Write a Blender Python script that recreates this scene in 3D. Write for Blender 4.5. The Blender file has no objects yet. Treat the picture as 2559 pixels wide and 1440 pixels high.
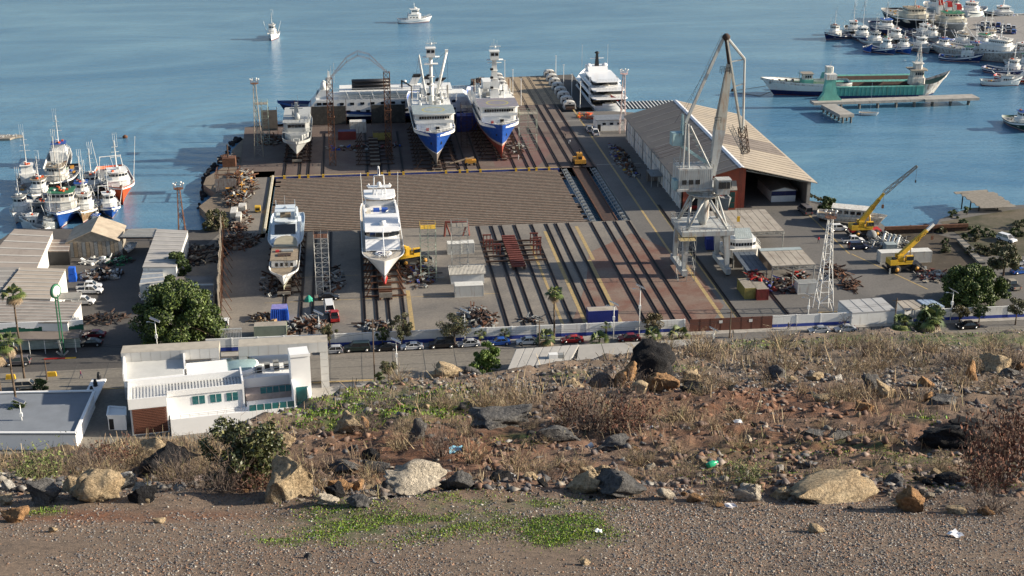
import bpy, bmesh, math, random
import numpy as np
from mathutils import Vector, Matrix
R = math.radians
random.seed(7)
scn = bpy.context.scene
col = scn.collection
# ---------------------------------------------------------------- camera, world, sun, exposure
TH, FOC, CH, YAW = R(20.7), 3490.0, 108.0, R(6.7)
cam_d = bpy.data.cameras.new('camera')
cam = bpy.data.objects.new('camera', cam_d); col.objects.link(cam)
cam.location = (0, 0, CH)
cam.rotation_euler = (R(90) - TH, 0, -YAW)
cam_d.sensor_width = 36.0
cam_d.lens = FOC / 2560 * 36.0
cam_d.clip_start = 0.5
cam_d.clip_end = 6000
scn.camera = cam
SUN_EL, SUN_AZ = R(21.0), R(-5.0)      # azimuth of the sun measured from +X, counter-clockwise
sd = Vector((math.cos(SUN_AZ) * math.cos(SUN_EL), math.sin(SUN_AZ) * math.cos(SUN_EL), math.sin(SUN_EL)))
w = bpy.data.worlds.new('World'); scn.world = w; w.use_nodes = True
nt = w.node_tree; nt.nodes.clear()
wo = nt.nodes.new('ShaderNodeOutputWorld'); bg = nt.nodes.new('ShaderNodeBackground')
sk = nt.nodes.new('ShaderNodeTexSky'); sk.sky_type = 'NISHITA'; sk.sun_disc = False
sk.sun_elevation = SUN_EL; sk.sun_rotation = R(90) - SUN_AZ
sk.air_density = 1.0; sk.dust_density = 1.2; sk.ozone_density = 1.5
bg.inputs['Strength'].default_value = 0.082
nt.links.new(sk.outputs[0], bg.inputs[0]); nt.links.new(bg.outputs[0], wo.inputs[0])
sl = bpy.data.lights.new('sun', 'SUN'); sl.energy = 5.0; sl.angle = R(0.55); sl.color = (1.0, 0.89, 0.72)
so = bpy.data.objects.new('sun', sl); col.objects.link(so)
so.rotation_euler = sd.to_track_quat('Z', 'Y').to_euler()
scn.view_settings.view_transform = 'Standard'; scn.view_settings.look = 'None'
scn.view_settings.gamma = 1.0; scn.view_settings.use_curve_mapping = False
scn.view_settings.exposure = 0.84
try:
    scn.cycles.max_bounces = 5; scn.cycles.diffuse_bounces = 2; scn.cycles.glossy_bounces = 2
    scn.cycles.transmission_bounces = 3; scn.cycles.transparent_max_bounces = 6
    scn.cycles.use_denoising = True
except Exception: pass

# ---------------------------------------------------------------- survey: photo pixel (2560 wide) -> point of the place at height z
ct, st, ca, sa = math.cos(TH), math.sin(TH), math.cos(YAW), math.sin(YAW)
def camxy(px, py, z=0.0):
    al = TH + math.atan((py - 720) / FOC); dr = CH - z
    Y = dr / math.tan(al); d = Y * ct + dr * st
    return (px - 1280) / FOC * d, Y
def yard(X, Y): return X * ca + Y * sa, -X * sa + Y * ca
def P(px, py, z=0.0):
    X, Y = camxy(px, py, z); a, b = yard(X, Y)
    return Vector((a, b, z))
def HT(pb, pt, z0=0.0):
    _, Y = camxy(0, pb, z0)
    return CH - Y * math.tan(TH + math.atan((pt - 720) / FOC))
WZ = -2.6                                # water level

# ---------------------------------------------------------------- materials
_m = {}
def NN(nt, t, **k):
    n = nt.nodes.new(t)
    for a, b in k.items(): setattr(n, a, b)
    return n
def ramp(nt, src, c0, c1, p0=.35, p1=.65, mid=None):
    r = NN(nt, 'ShaderNodeValToRGB'); e = r.color_ramp.elements
    e[0].position = p0; e[1].position = p1
    e[0].color = (*c0, 1); e[1].color = (*c1, 1)
    if mid:
        m = e.new(mid[0]); m.color = (*mid[1], 1)
    nt.links.new(src, r.inputs[0]); return r.outputs[0]
def noise(nt, vec, scale, detail=4, rough=.6, dist=0):
    n = NN(nt, 'ShaderNodeTexNoise'); n.inputs['Scale'].default_value = scale
    n.inputs['Detail'].default_value = detail; n.inputs['Roughness'].default_value = rough
    n.inputs['Distortion'].default_value = dist
    if vec is not None: nt.links.new(vec, n.inputs['Vector'])
    return n.outputs[0]
def mixc(nt, fac, a, b, mode='MIX'):
    m = NN(nt, 'ShaderNodeMix', data_type='RGBA', blend_type=mode)
    for s, v in ((0, fac), (6, a), (7, b)):
        if isinstance(v, (int, float)): m.inputs[s].default_value = v
        elif isinstance(v, tuple): m.inputs[s].default_value = (*v, 1)
        else: nt.links.new(v, m.inputs[s])
    return m.outputs[2]
def vscale(nt, vec, s):
    m = NN(nt, 'ShaderNodeMapping'); m.inputs['Scale'].default_value = s
    nt.links.new(vec, m.inputs['Vector']); return m.outputs[0]
def base(name, rough=.8, metal=0.0, spec=.5):
    m = bpy.data.materials.new(name); m.use_nodes = True
    nt = m.node_tree; b = nt.nodes['Principled BSDF']
    b.inputs['Roughness'].default_value = rough; b.inputs['Metallic'].default_value = metal
    b.inputs['Specular IOR Level'].default_value = spec
    return m, nt, b
def M(name, c, rough=.75, var=.25, sc=1.2, metal=0.0, dirt=None, amt=.35, streak=False, spec=.4, wave=None, bump=0):
    """painted / raw material with blotchy tone, optional dirt colour and vertical streaks"""
    if name in _m: return _m[name]
    m, nt, b = base(name, rough, metal, spec)
    geo = NN(nt, 'ShaderNodeNewGeometry').outputs['Position']
    n1 = noise(nt, geo, sc, 5, .62)
    lo = tuple(x * (1 - var) for x in c); hi = tuple(min(1, x * (1 + var * .6)) for x in c)
    cc = ramp(nt, n1, lo, hi, .3, .7)
    if dirt:
        v = vscale(nt, geo, (1.6, 1.6, .22)) if streak else geo
        n2 = noise(nt, v, sc * 1.7, 6, .7)
        f = ramp(nt, n2, (0, 0, 0), (1, 1, 1), .62 - amt * .35, .82 - amt * .25)
        cc = mixc(nt, f, cc, dirt)
    if wave:
        axis, per, dep = wave
        wv = NN(nt, 'ShaderNodeTexWave', wave_type='BANDS', bands_direction=axis, wave_profile='SIN')
        wv.inputs['Scale'].default_value = 1 / per * .3183; wv.inputs['Distortion'].default_value = 0
        tc = NN(nt, 'ShaderNodeTexCoord').outputs['Object']
        nt.links.new(tc, wv.inputs['Vector'])
        bp = NN(nt, 'ShaderNodeBump'); bp.inputs['Distance'].default_value = dep; bp.inputs['Strength'].default_value = 1
        nt.links.new(wv.outputs['Fac'], bp.inputs['Height']); nt.links.new(bp.outputs[0], b.inputs['Normal'])
    elif bump:
        bp = NN(nt, 'ShaderNodeBump'); bp.inputs['Distance'].default_value = bump; bp.inputs['Strength'].default_value = .8
        nt.links.new(noise(nt, geo, sc * 6, 5, .7), bp.inputs['Height']); nt.links.new(bp.outputs[0], b.inputs['Normal'])
    nt.links.new(cc, b.inputs['Base Color'])
    _m[name] = m; return m
RUST = (.14, .055, .025)
WHITE = M('white_paint', (.74, .74, .72), .5, .08, .8, dirt=(.42, .38, .33), amt=.15, streak=True)
WDIRTY = M('weathered_white_paint', (.62, .61, .57), .65, .15, .8, dirt=(.2, .11, .06), amt=.35, streak=True)
WCLEAN = M('gloss_white', (.8, .8, .8), .25, .04, .5, spec=.5)
BLUE = M('blue_hull_paint', (.015, .075, .33), .4, .15, .6, dirt=(.25, .27, .3), amt=.12, streak=True)
NAVY = M('navy_paint', (.012, .022, .10), .45, .25, .7, dirt=(.1, .08, .07), amt=.2, streak=True)
GREYHULL = M('primer_grey', (.15, .13, .115), .7, .3, .6, dirt=(.22, .13, .08), amt=.3, streak=True)
REDBOT = M('red_antifouling', (.28, .05, .03), .7, .25, .7, dirt=(.25, .18, .14), amt=.25, streak=True)
ORANGE = M('orange_paint', (.62, .09, .02), .5, .12, .7)
REDP = M('red_paint', (.42, .025, .02), .5, .15, .8)
BLACK = M('black_paint', (.015, .015, .017), .5, .3, 1)
GLASS = M('dark_glass', (.012, .016, .022), .08, .2, 1, spec=.8)
TEAL = M('teal_glass', (.015, .12, .13), .08, .25, .5, spec=.8)
STEEL = M('galvanised_steel', (.33, .34, .33), .55, .2, 1.5, metal=.2, dirt=RUST, amt=.15)
RUSTY = M('rusty_steel', (.15, .065, .035), .85, .45, 1.4, dirt=(.06, .035, .025), amt=.4)
DARKRUST = M('dark_rusty_steel', (.055, .035, .028), .85, .4, 1.3, dirt=RUST, amt=.3)
TAN = M('tan_deck', (.3, .24, .17), .85, .25, 1.2, dirt=(.12, .09, .07), amt=.25)
DECKGREY = M('grey_deck', (.24, .25, .25), .8, .2, .9, dirt=(.12, .1, .08), amt=.25)
DECKGREEN = M('green_deck', (.06, .13, .10), .8, .25, .9, dirt=RUST, amt=.3)
YELLOW = M('yellow_paint', (.62, .38, .03), .5, .15, 1.2, dirt=(.2, .12, .05), amt=.25)
ORYEL = M('worn_orange_yellow_paint', (.55, .27, .04), .6, .2, 1.2, dirt=(.12, .08, .05), amt=.25)
CRGREY = M('pale_grey_crane_paint', (.42, .44, .44), .6, .15, .5, dirt=(.26, .15, .09), amt=.32, streak=True)
CRBLUE = M('pale_blue_crane_paint', (.3, .45, .48), .55, .2, .5, dirt=RUST, amt=.2, streak=True)
TYRE = M('tyre_rubber', (.02, .02, .02), .85, .3, 2)
WOOD = M('raw_wood', (.36, .23, .12), .85, .25, 2)
OLDWOOD = M('weathered_wood', (.27, .24, .20), .9, .3, 1.5)
GREENP = M('green_paint', (.03, .16, .08), .6, .2, 1)
TEALP = M('sea_green_paint', (.14, .42, .35), .65, .2, .4, dirt=(.16, .12, .09), amt=.25, streak=True)
CONC = M('concrete', (.36, .34, .31), .9, .2, .35, dirt=(.2, .18, .16), amt=.3)
DARKCONC = M('dark_wet_concrete', (.12, .12, .115), .9, .25, .3)
CHROME = M('bare_metal', (.5, .5, .5), .35, .1, 2, metal=.8)
# ---------------------------------------------------------------- objects
def tag(o, label=None, cat=None, group=None, kind=None):
    if label: o['label'] = label
    if cat: o['category'] = cat
    if group: o['group'] = group
    if kind: o['kind'] = kind
    return o
def thing(name, label, cat, loc=(0, 0, 0), rz=0.0, group=None):
    o = bpy.data.objects.new(name, None); col.objects.link(o)
    o.empty_display_size = .5
    o.location = loc; o.rotation_euler = (0, 0, rz)
    return tag(o, label, cat, group)
class MB:
    def __init__(s): s.v = []; s.f = []; s.mi = []; s.ms = []; s.sm = []
    def m(s, mat):
        if mat not in s.ms: s.ms.append(mat)
        return s.ms.index(mat)
    def add(s, vs, fs, mat, smooth=False):
        b = len(s.v); s.v += [tuple(p) for p in vs]; k = s.m(mat)
        for f in fs: s.f.append([i + b for i in f]); s.mi.append(k); s.sm.append(smooth)
        return s
    def box(s, c, d, mat, rz=0, taper=1.0, mx=None):
        x, y, z = (q / 2 for q in d); vs = []
        for sz, k in ((-1, 1), (1, taper)):
            for sx, sy in ((-1, -1), (1, -1), (1, 1), (-1, 1)): vs.append(Vector((sx * x * k, sy * y * k, sz * z)))
        if rz: mx = Matrix.Rotation(rz, 3, 'Z')
        if mx is not None: vs = [mx @ v for v in vs]
        c = Vector(c)
        return s.add([v + c for v in vs], [(0, 3, 2, 1), (4, 5, 6, 7), (0, 1, 5, 4), (1, 2, 6, 5), (2, 3, 7, 6), (3, 0, 4, 7)], mat)
    def bz(s, x0, x1, y0, y1, z0, z1, mat):
        return s.box(((x0 + x1) / 2, (y0 + y1) / 2, (z0 + z1) / 2), (abs(x1 - x0), abs(y1 - y0), abs(z1 - z0)), mat)
    def tube(s, a, b, r, mat, n=5, r2=None, cap=True):
        a = Vector(a); b = Vector(b); d = b - a
        if d.length < 1e-6: return s
        q = d.to_track_quat('Z', 'Y').to_matrix(); r2 = r if r2 is None else r2
        vs = []
        for p, rr in ((a, r), (b, r2)):
            for i in range(n):
                t = 2 * math.pi * (i + .5) / n; vs.append(p + q @ Vector((rr * math.cos(t), rr * math.sin(t), 0)))
        fs = [(i, (i + 1) % n, n + (i + 1) % n, n + i) for i in range(n)]
        if cap: fs += [tuple(range(n - 1, -1, -1)), tuple(range(n, 2 * n))]
        return s.add(vs, fs, mat, n > 6)
    def path(s, pts, r, mat, n=5):
        for a, b in zip(pts, pts[1:]): s.tube(a, b, r, mat, n)
        return s
    def beam(s, a, b, w, h, mat):
        """rectangular bar from a to b"""
        a = Vector(a); b = Vector(b); d = b - a; L = d.length
        if L < 1e-6: return s
        q = d.to_track_quat('Z', 'Y').to_matrix()
        return s.box((a + b) / 2, (w, h, L), mat, mx=q)
    def prism(s, pts, z0, z1, mat, top=None, sc=1.0, off=(0, 0)):
        n = len(pts); cx = sum(p[0] for p in pts) / n; cy = sum(p[1] for p in pts) / n
        vs = [(p[0], p[1], z0) for p in pts] + [(cx + (p[0] - cx) * sc + off[0], cy + (p[1] - cy) * sc + off[1], z1) for p in pts]
        s.add(vs, [(i, (i + 1) % n, n + (i + 1) % n, n + i) for i in range(n)] + [tuple(range(n - 1, -1, -1))], mat)
        return s.add([vs[n + i] for i in range(n)], [tuple(range(n))], top or mat)
    def prof(s, pts, x0, x1, mat, axis='x'):
        """extrude a (y,z) outline along x (or an (x,z) outline along y)"""
        n = len(pts)
        g = (lambda p, u: (u, p[0], p[1])) if axis == 'x' else (lambda p, u: (p[0], u, p[1]))
        vs = [g(p, x0) for p in pts] + [g(p, x1) for p in pts]
        return s.add(vs, [(i, (i + 1) % n, n + (i + 1) % n, n + i) for i in range(n)] + [tuple(range(n - 1, -1, -1)), tuple(range(n, 2 * n))], mat)
    def lathe(s, c, prf, mat, n=10, smooth=True):
        c = Vector(c); vs = []
        for r, z in prf:
            for i in range(n):
                t = 2 * math.pi * i / n; vs.append(c + Vector((r * math.cos(t), r * math.sin(t), z)))
        fs = []
        for k in range(len(prf) - 1):
            for i in range(n): fs.append((k * n + i, k * n + (i + 1) % n, (k + 1) * n + (i + 1) % n, (k + 1) * n + i))
        fs.append(tuple(range(n - 1, -1, -1))); fs.append(tuple((len(prf) - 1) * n + i for i in range(n)))
        return s.add(vs, fs, mat, smooth)
    def quad(s, a, b, c, d, mat): return s.add([a, b, c, d], [(0, 1, 2, 3)], mat)
    def rail(s, pts, h, mat, r=.03, step=2.0, mid=True):
        for a, b in zip(pts, pts[1:]):
            a = Vector(a); b = Vector(b); up = Vector((0, 0, h))
            s.tube(a + up, b + up, r, mat, 4, cap=False)
            if mid: s.tube(a + up * .5, b + up * .5, r * .8, mat, 4, cap=False)
            k = max(1, int((b - a).length / step))
            for i in range(k + 1):
                p = a.lerp(b, i / k); s.tube(p, p + up, r, mat, 4, cap=False)
        return s
    def lattice(s, a, b, wd, mat, r=.06, br=.035, step=None, up=None, w2=None, legs=4):
        """square lattice mast from a to b"""
        a = Vector(a); b = Vector(b); d = b - a; L = d.length; w2 = wd if w2 is None else w2
        q = d.to_track_quat('Z', 'Y').to_matrix() if up is None else up
        step = step or wd; n = max(1, int(round(L / step)))
        cs = [(-.5, -.5), (.5, -.5), (.5, .5), (-.5, .5)] if legs == 4 else [(-.5, -.3), (.5, -.3), (0, .57)]
        def pt(k, j):
            t = k / n; ww = wd + (w2 - wd) * t; c = cs[j % len(cs)]
            return a + d * t + q @ Vector((c[0] * ww, c[1] * ww, 0))
        for j in range(len(cs)):
            s.tube(pt(0, j), pt(n, j), r, mat, 4)
            for k in range(n):
                A, B = (pt(k, j), pt(k + 1, j + 1)) if (k + j) % 2 else (pt(k, j + 1), pt(k + 1, j))
                s.tube(A, B, br, mat, 3, cap=False)
                s.tube(pt(k + 1, j), pt(k + 1, j + 1), br, mat, 3, cap=False)
        return s
    def mesh(s, name):
        me = bpy.data.meshes.new(name); me.from_pydata(s.v, [], s.f)
        for m in s.ms: me.materials.append(m)
        me.polygons.foreach_set('material_index', s.mi)
        me.polygons.foreach_set('use_smooth', s.sm)
        me.update(); return me
    def build(s, name, parent=None, loc=(0, 0, 0), rz=0.0, label=None, kind=None):
        o = bpy.data.objects.new(name, s.mesh(name)); col.objects.link(o)
        o.location = loc; o.rotation_euler = (0, 0, rz)
        if parent: o.parent = parent
        if label: o['label'] = label
        if kind: o['kind'] = kind
        return o
def inst(src, name, parent, loc, rz=0.0, rot=None, scale=None):
    o = bpy.data.objects.new(name, src.data if hasattr(src, 'data') else src); col.objects.link(o)
    o.location = loc; o.rotation_euler = rot or (0, 0, rz); o.parent = parent
    if scale: o.scale = scale
    return o
_kids = {}
def copy_tree(root, loc, rz, label, group=None, scale=None, swap=None):
    def cp(o, par):
        c = o.copy(); col.objects.link(c); c.parent = par
        if swap:
            for i, sl_ in enumerate(c.material_slots):
                if sl_.material in swap:
                    sl_.link = 'OBJECT'; sl_.material = swap[sl_.material]
        for ch in o.children: cp(ch, c)
        return c
    r = cp(root, None); r.location = loc; r.rotation_euler = (0, 0, rz); r['label'] = label
    if group: r['group'] = group
    if scale: r.scale = (scale,) * 3
    return r
def npmesh(name, V, F, mats, mi=None, smooth=False, parent=None, colors=None):
    """V (n,3) F (m,k) arrays -> object; colors (n,3) go to a colour attribute 'tint'"""
    me = bpy.data.meshes.new(name); V = np.asarray(V, np.float32); F = np.asarray(F, np.int32)
    me.vertices.add(len(V)); me.vertices.foreach_set('co', V.ravel())
    k = F.shape[1]; me.loops.add(F.size); me.loops.foreach_set('vertex_index', F.ravel())
    me.polygons.add(len(F)); me.polygons.foreach_set('loop_start', np.arange(0, F.size, k, dtype=np.int32))
    me.polygons.foreach_set('loop_total', np.full(len(F), k, np.int32))
    if smooth: me.polygons.foreach_set('use_smooth', np.ones(len(F), bool))
    for m in mats: me.materials.append(m)
    if mi is not None: me.polygons.foreach_set('material_index', np.asarray(mi, np.int32))
    if colors is not None:
        ca_ = me.color_attributes.new('tint', 'FLOAT_COLOR', 'POINT')
        ca_.data.foreach_set('color', np.concatenate([colors, np.ones((len(V), 1))], 1).astype(np.float32).ravel())
    me.update(calc_edges=True)
    o = bpy.data.objects.new(name, me); col.objects.link(o)
    if parent: o.parent = parent
    return o
def tinted(name, rough=.9, bump=0, sc=8, mul=None):
    """material whose base colour is the stone's / leaf's own colour"""
    m, nt, b = base(name, rough)
    at = NN(nt, 'ShaderNodeAttribute', attribute_name='tint').outputs['Color']
    g = NN(nt, 'ShaderNodeNewGeometry').outputs['Position']
    n = noise(nt, g, sc, 5, .65)
    f = ramp(nt, n, (.62, .62, .62), (1.3, 1.3, 1.3), .3, .7)
    nt.links.new(mixc(nt, 1.0, at, f, 'MULTIPLY'), b.inputs['Base Color'])
    if bump:
        bp = NN(nt, 'ShaderNodeBump'); bp.inputs['Distance'].default_value = bump
        nt.links.new(noise(nt, g, sc * 2.5, 6, .7), bp.inputs['Height']); nt.links.new(bp.outputs[0], b.inputs['Normal'])
    return m
# value noise on numpy arrays
_rs = np.random.RandomState(3)
_gr = _rs.rand(256, 256)
def vn(x, y):
    xi = np.floor(x).astype(int); yi = np.floor(y).astype(int); fx = x - xi; fy = y - yi
    fx = fx * fx * (3 - 2 * fx); fy = fy * fy * (3 - 2 * fy)
    a = _gr[xi % 256, yi % 256]; b = _gr[(xi + 1) % 256, yi % 256]; c = _gr[xi % 256, (yi + 1) % 256]; d = _gr[(xi + 1) % 256, (yi + 1) % 256]
    return (a * (1 - fx) + b * fx) * (1 - fy) + (c * (1 - fx) + d * fx) * fy
def fbm(x, y, o=4, g=.5):
    t = 0; a = 1; s = 0
    for i in range(o): t = t + a * vn(x * 2 ** i + 17.3 * i, y * 2 ** i + 5.1 * i); s += a; a *= g
    return t / s
# ================================================================ SETTING: water, ground, pit, streets
def ground_mat(name, stops, sc=.05, fine=2.0, rough=.9, joints=None, tracks=None):
    m, nt, b = base(name, rough, spec=.25)
    g = NN(nt, 'ShaderNodeNewGeometry').outputs['Position']
    n1 = noise(nt, g, sc, 6, .65, .4)
    c = ramp(nt, n1, stops[0], stops[1], .35, .65)
    n2 = noise(nt, g, fine, 5, .7)
    c = mixc(nt, 1.0, c, ramp(nt, n2, (.78, .78, .78), (1.16, 1.15, 1.14), .3, .7), 'MULTIPLY')
    n3 = noise(nt, g, sc * 4, 6, .75, 1.0)
    c = mixc(nt, ramp(nt, n3, (0, 0, 0), (1, 1, 1), .60, .74), c, stops[2])
    nt.links.new(c, b.inputs['Base Color']); return m
ASPH = ground_mat('asphalt_yard', ((.12, .115, .11), (.165, .155, .145), (.085, .08, .08)))
YARD = ground_mat('yard_concrete', ((.15, .14, .13), (.24, .215, .185), (.10, .092, .085)), .09)
REDYARD = ground_mat('red_dusted_concrete', ((.17, .088, .068), (.215, .165, .135), (.11, .07, .058)), .16)
UPYARD = ground_mat('stained_concrete', ((.12, .085, .075), (.165, .135, .115), (.075, .055, .05)), .09)
STREET = ground_mat('street_concrete', ((.18, .165, .145), (.23, .21, .18), (.12, .11, .095)), .06, 1.5)
PARK = ground_mat('car_park_asphalt', ((.085, .08, .078), (.12, .112, .105), (.06, .057, .055)))
DIRT = ground_mat('dirt', ((.16, .13, .10), (.25, .20, .15), (.09, .08, .06)), .08)
YLINE = M('worn_yellow_line', (.42, .30, .12), .9, .3, 1.5, dirt=(.24, .2, .16), amt=.5)
WLINE = M('worn_white_line', (.5, .48, .45), .9, .2, 1.5, dirt=(.26, .24, .22), amt=.4)
# water
m, nt, b = base('sea_water', .14, spec=.5)
g = NN(nt, 'ShaderNodeNewGeometry').outputs['Position']
b.inputs['IOR'].default_value = 1.33
far = NN(nt, 'ShaderNodeSeparateXYZ'); nt.links.new(g, far.inputs[0])
c = ramp(nt, noise(nt, vscale(nt, g, (.005, .018, 1)), 1.0, 6, .66, 1.6), (.06, .17, .285), (.14, .28, .38), .36, .66)
shal = noise(nt, vscale(nt, g, (.02, .02, 1)), 1.0, 3, .5)
nt.links.new(c, b.inputs['Base Color'])
def wnoise(sx, sy, d=3): return noise(nt, vscale(nt, g, (sx, sy, 1)), 1.0, d, .6, .3)
b1 = NN(nt, 'ShaderNodeBump'); b1.inputs['Distance'].default_value = .28; b1.inputs['Strength'].default_value = .75
b2 = NN(nt, 'ShaderNodeBump'); b2.inputs['Distance'].default_value = .14; b2.inputs['Strength'].default_value = 1.0
nt.links.new(wnoise(.22, .42), b1.inputs['Height']); nt.links.new(wnoise(1.1, 1.9, 4), b2.inputs['Height'])
b3 = NN(nt, 'ShaderNodeBump'); b3.inputs['Distance'].default_value = .35; mp = NN(nt, 'ShaderNodeMapping'); mp.inputs['Location'].default_value = (35, -440, 0); nt.links.new(g, mp.inputs['Vector'])
wv = NN(nt, 'ShaderNodeTexWave', wave_type='RINGS', rings_direction='Z'); wv.inputs['Scale'].default_value = .045; wv.inputs['Distortion'].default_value = 3; wv.inputs['Detail'].default_value = 3; wv.inputs['Detail Scale'].default_value = .05; nt.links.new(mp.outputs[0], wv.inputs['Vector'])
ln = NN(nt, 'ShaderNodeVectorMath', operation='LENGTH'); nt.links.new(mp.outputs[0], ln.inputs[0]); mr = NN(nt, 'ShaderNodeMapRange'); mr.inputs['From Min'].default_value = 20; mr.inputs['From Max'].default_value = 130; mr.inputs['To Min'].default_value = .28; mr.inputs['To Max'].default_value = 0
nt.links.new(ln.outputs['Value'], mr.inputs[0]); nt.links.new(mr.outputs[0], b3.inputs['Strength']); nt.links.new(wv.outputs['Fac'], b3.inputs['Height']); nt.links.new(b3.outputs[0], b1.inputs['Normal'])
nt.links.new(b1.outputs[0], b2.inputs['Normal']); nt.links.new(b2.outputs[0], b.inputs['Normal'])
WATER = m
wm = MB(); wm.quad((-2500, 150, WZ), (2500, 150, WZ), (2500, 4500, WZ), (-2500, 4500, WZ), WATER)
wm.build('water', kind='structure')

def slab(name, pts, z, mat, skirt=None, kind='structure', skirt_mat=None):
    """flat sheet from an outline (yard coords); skirt = depth of the sea wall below it"""
    bm = bmesh.new(); vs = [bm.verts.new((p[0], p[1], z)) for p in pts]
    bm.faces.new(vs); bmesh.ops.triangulate(bm, faces=bm.faces[:])
    me = bpy.data.meshes.new(name); bm.to_mesh(me); bm.free(); me.materials.append(mat)
    if skirt:
        n = len(pts); mm = MB(); mm.v = [tuple(v.co) for v in me.vertices]; mm.f = [list(p.vertices) for p in me.polygons]
        mm.ms = [mat]; mm.mi = [0] * len(mm.f); mm.sm = [False] * len(mm.f)
        for i in range(n):
            a, c_ = pts[i], pts[(i + 1) % n]
            mm.quad((a[0], a[1], z), (a[0], a[1], skirt), (c_[0], c_[1], skirt), (c_[0], c_[1], z), skirt_mat or DARKCONC)
        me = mm.mesh(name)
    o = bpy.data.objects.new(name, me); col.objects.link(o)
    if kind: o['kind'] = kind
    return o
def px(l, z=0): return [tuple(P(a, b_, z)[:2]) for a, b_ in l]
PX0, PX1, PY0, PY1 = -22.0, 58.3, 328.3, 378.0         # lift pit
TX0, TX1 = 58.3, 68.6                                   # transfer pit
RX1 = 116.3
# land: left basin shore, yard, right shore; hole for the pits is left open by building around it
left = [(-160, 215)] + px([(-40, 640), (70, 565), (480, 572)]) + [(-38.6, 330)]
slab('ground', [(-420, 120), (420, 120), (420, 250), (-420, 250)], -.02, STREET)
LW = px([(-60, 640), (60, 566), (330, 570), (490, 572), (505, 560), (560, 545), (590, 540)])
slab('land', [(-420, 250), (-22.0, 250), (-22.0, 335)] + list(reversed(px([(-60, 640), (40, 572), (330, 572), (500, 575), (580, 545)]))) , -.012, PARK, WZ - 1)
# yard pieces
W0 = -31.5
slab('yard_ground', [(-24, 250), (TX1 + .0, 250), (TX1, PY0), (-24, PY0)], 0, YARD)
slab('yard_road', [(W0, 325), (-22, 325), (-22, 384), (W0 + 1, 384)], .0, YARD, WZ - 1)
slab('upper_yard', [(W0, PY1), (TX1, PY1), (TX1, 455), (43.5, 455), (43, 436), (W0 - 2, 436)], 0, UPYARD, WZ - 1)
slab('quay_road', [(TX1, 250), (85, 250), (85, PY1), (TX1, PY1)], .004, ASPH); slab('quay_road', [(TX1, PY1), (85, PY1), (85, 444), (TX1, 444)], .004, ASPH)
slab('east_yard', [(85, 250), (260, 250)] + list(reversed(px([(2016, 500), (2085, 512), (2190, 548), (2228, 578), (2330, 580), (2350, 548), (2420, 520), (2560, 512), (2900, 512)]))) + [(118, 345), (118, 430), (85, 444)], 0, ASPH, WZ - 1)
slab('west_shore', [(-24, 325), (-24, 384), (-33.5, 436)] + px([(640, 332), (606, 345), (580, 372), (566, 410), (515, 440), (508, 458), (540, 480), (497, 512), (520, 535), (545, 562)]) + [(-38, 318)], -.4, DIRT, WZ - 1, skirt_mat=DIRT)
slab('mud_basin', px([(2190, 640), (2240, 585), (2330, 583), (2400, 600), (2440, 660), (2330, 700), (2290, 660)]), .02, ground_mat('dark_mud', ((.045, .038, .03), (.10, .08, .06), (.16, .14, .12)), .1))
slab('east_garden', px([(2350, 555), (2560, 520), (2800, 520), (2800, 600), (2600, 640), (2460, 640), (2400, 590)]), .03, ground_mat('garden_soil', ((.05, .055, .03), (.15, .125, .095), (.07, .085, .035)), .12))
slab('pit_apron', [(-24, 262), (-42, 262), (-42, 300), (-33, 330), (-24, 330)], -.004, YARD)
# red dust
slab('red_paint_dust', [(36, 252), (52, 256), (TX1 - 1, 252), (TX1 + 8, 268), (TX1 + 7, 300), (TX1 - 2, 318), (54, 305), (50, 285), (44, 265)], .008, REDYARD)
slab('upper_red_dust', [(40, 381), (52, 380), (58, 395), (60, 412), (50, 420), (40, 412)], .006, ground_mat('upper_red_dust_material', ((.15, .075, .068), (.17, .12, .105), (.1, .06, .055)), .13))
# pit floors and walls
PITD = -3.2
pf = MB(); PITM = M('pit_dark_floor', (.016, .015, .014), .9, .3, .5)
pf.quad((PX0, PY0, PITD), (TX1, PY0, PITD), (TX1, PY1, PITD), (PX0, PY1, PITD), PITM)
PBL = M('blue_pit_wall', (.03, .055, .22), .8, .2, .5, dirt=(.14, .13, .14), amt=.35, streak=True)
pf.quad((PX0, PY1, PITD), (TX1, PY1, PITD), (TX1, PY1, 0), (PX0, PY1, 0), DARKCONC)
pf.quad((PX0, PY0, PITD), (PX0, PY1, PITD), (PX0, PY1, 0), (PX0, PY0, 0), CONC)
pf.quad((TX1, PY1, PITD), (TX1, PY0, PITD), (TX1, PY0, 0), (TX1, PY1, 0), CONC)
pf.quad((TX1, PY0, PITD), (PX0, PY0, PITD), (PX0, PY0, 0), (TX1, PY0, 0), CONC)
pf.build('pit_floor', kind='structure')
bw = MB(); bw.bz(PX0 + .3, TX0 - .4, PY1 - .35, PY1, -1.5, -.05, PBL); bw.build('pit_edge_wall', kind='structure')
yl = MB()
def line(x0, y0, x1, y1, wd, mat=YLINE, z=.016):
    d = Vector((x1 - x0, y1 - y0, 0)).normalized() * wd / 2; n = Vector((-d.y, d.x, 0))
    a = Vector((x0, y0, z)); b_ = Vector((x1, y1, z)); yl.quad(a - n, b_ - n, b_ + n, a + n, mat)
line(PX0, PY1 + .6, TX0, PY1 + .6, .8); line(PX0 - .9, PY0, PX0 - .9, PY1 + 1.2, .35)
line(79.0, 254, 74.8, 345, .7) if 0 else None
for x in (73.0,): line(x, 300, x, 452, .55)
for x in (77.6,): line(x, 258, x, 366, .45)
line(74.6, 256, 74.6, 300, .8); line(46, 258, 46, 322, .9); line(54.2, 300, 54.2, 325, .8); line(53.2, 258, 53.2, 300, .9); line(10.6, 258, 10.6, 285, .9)
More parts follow.
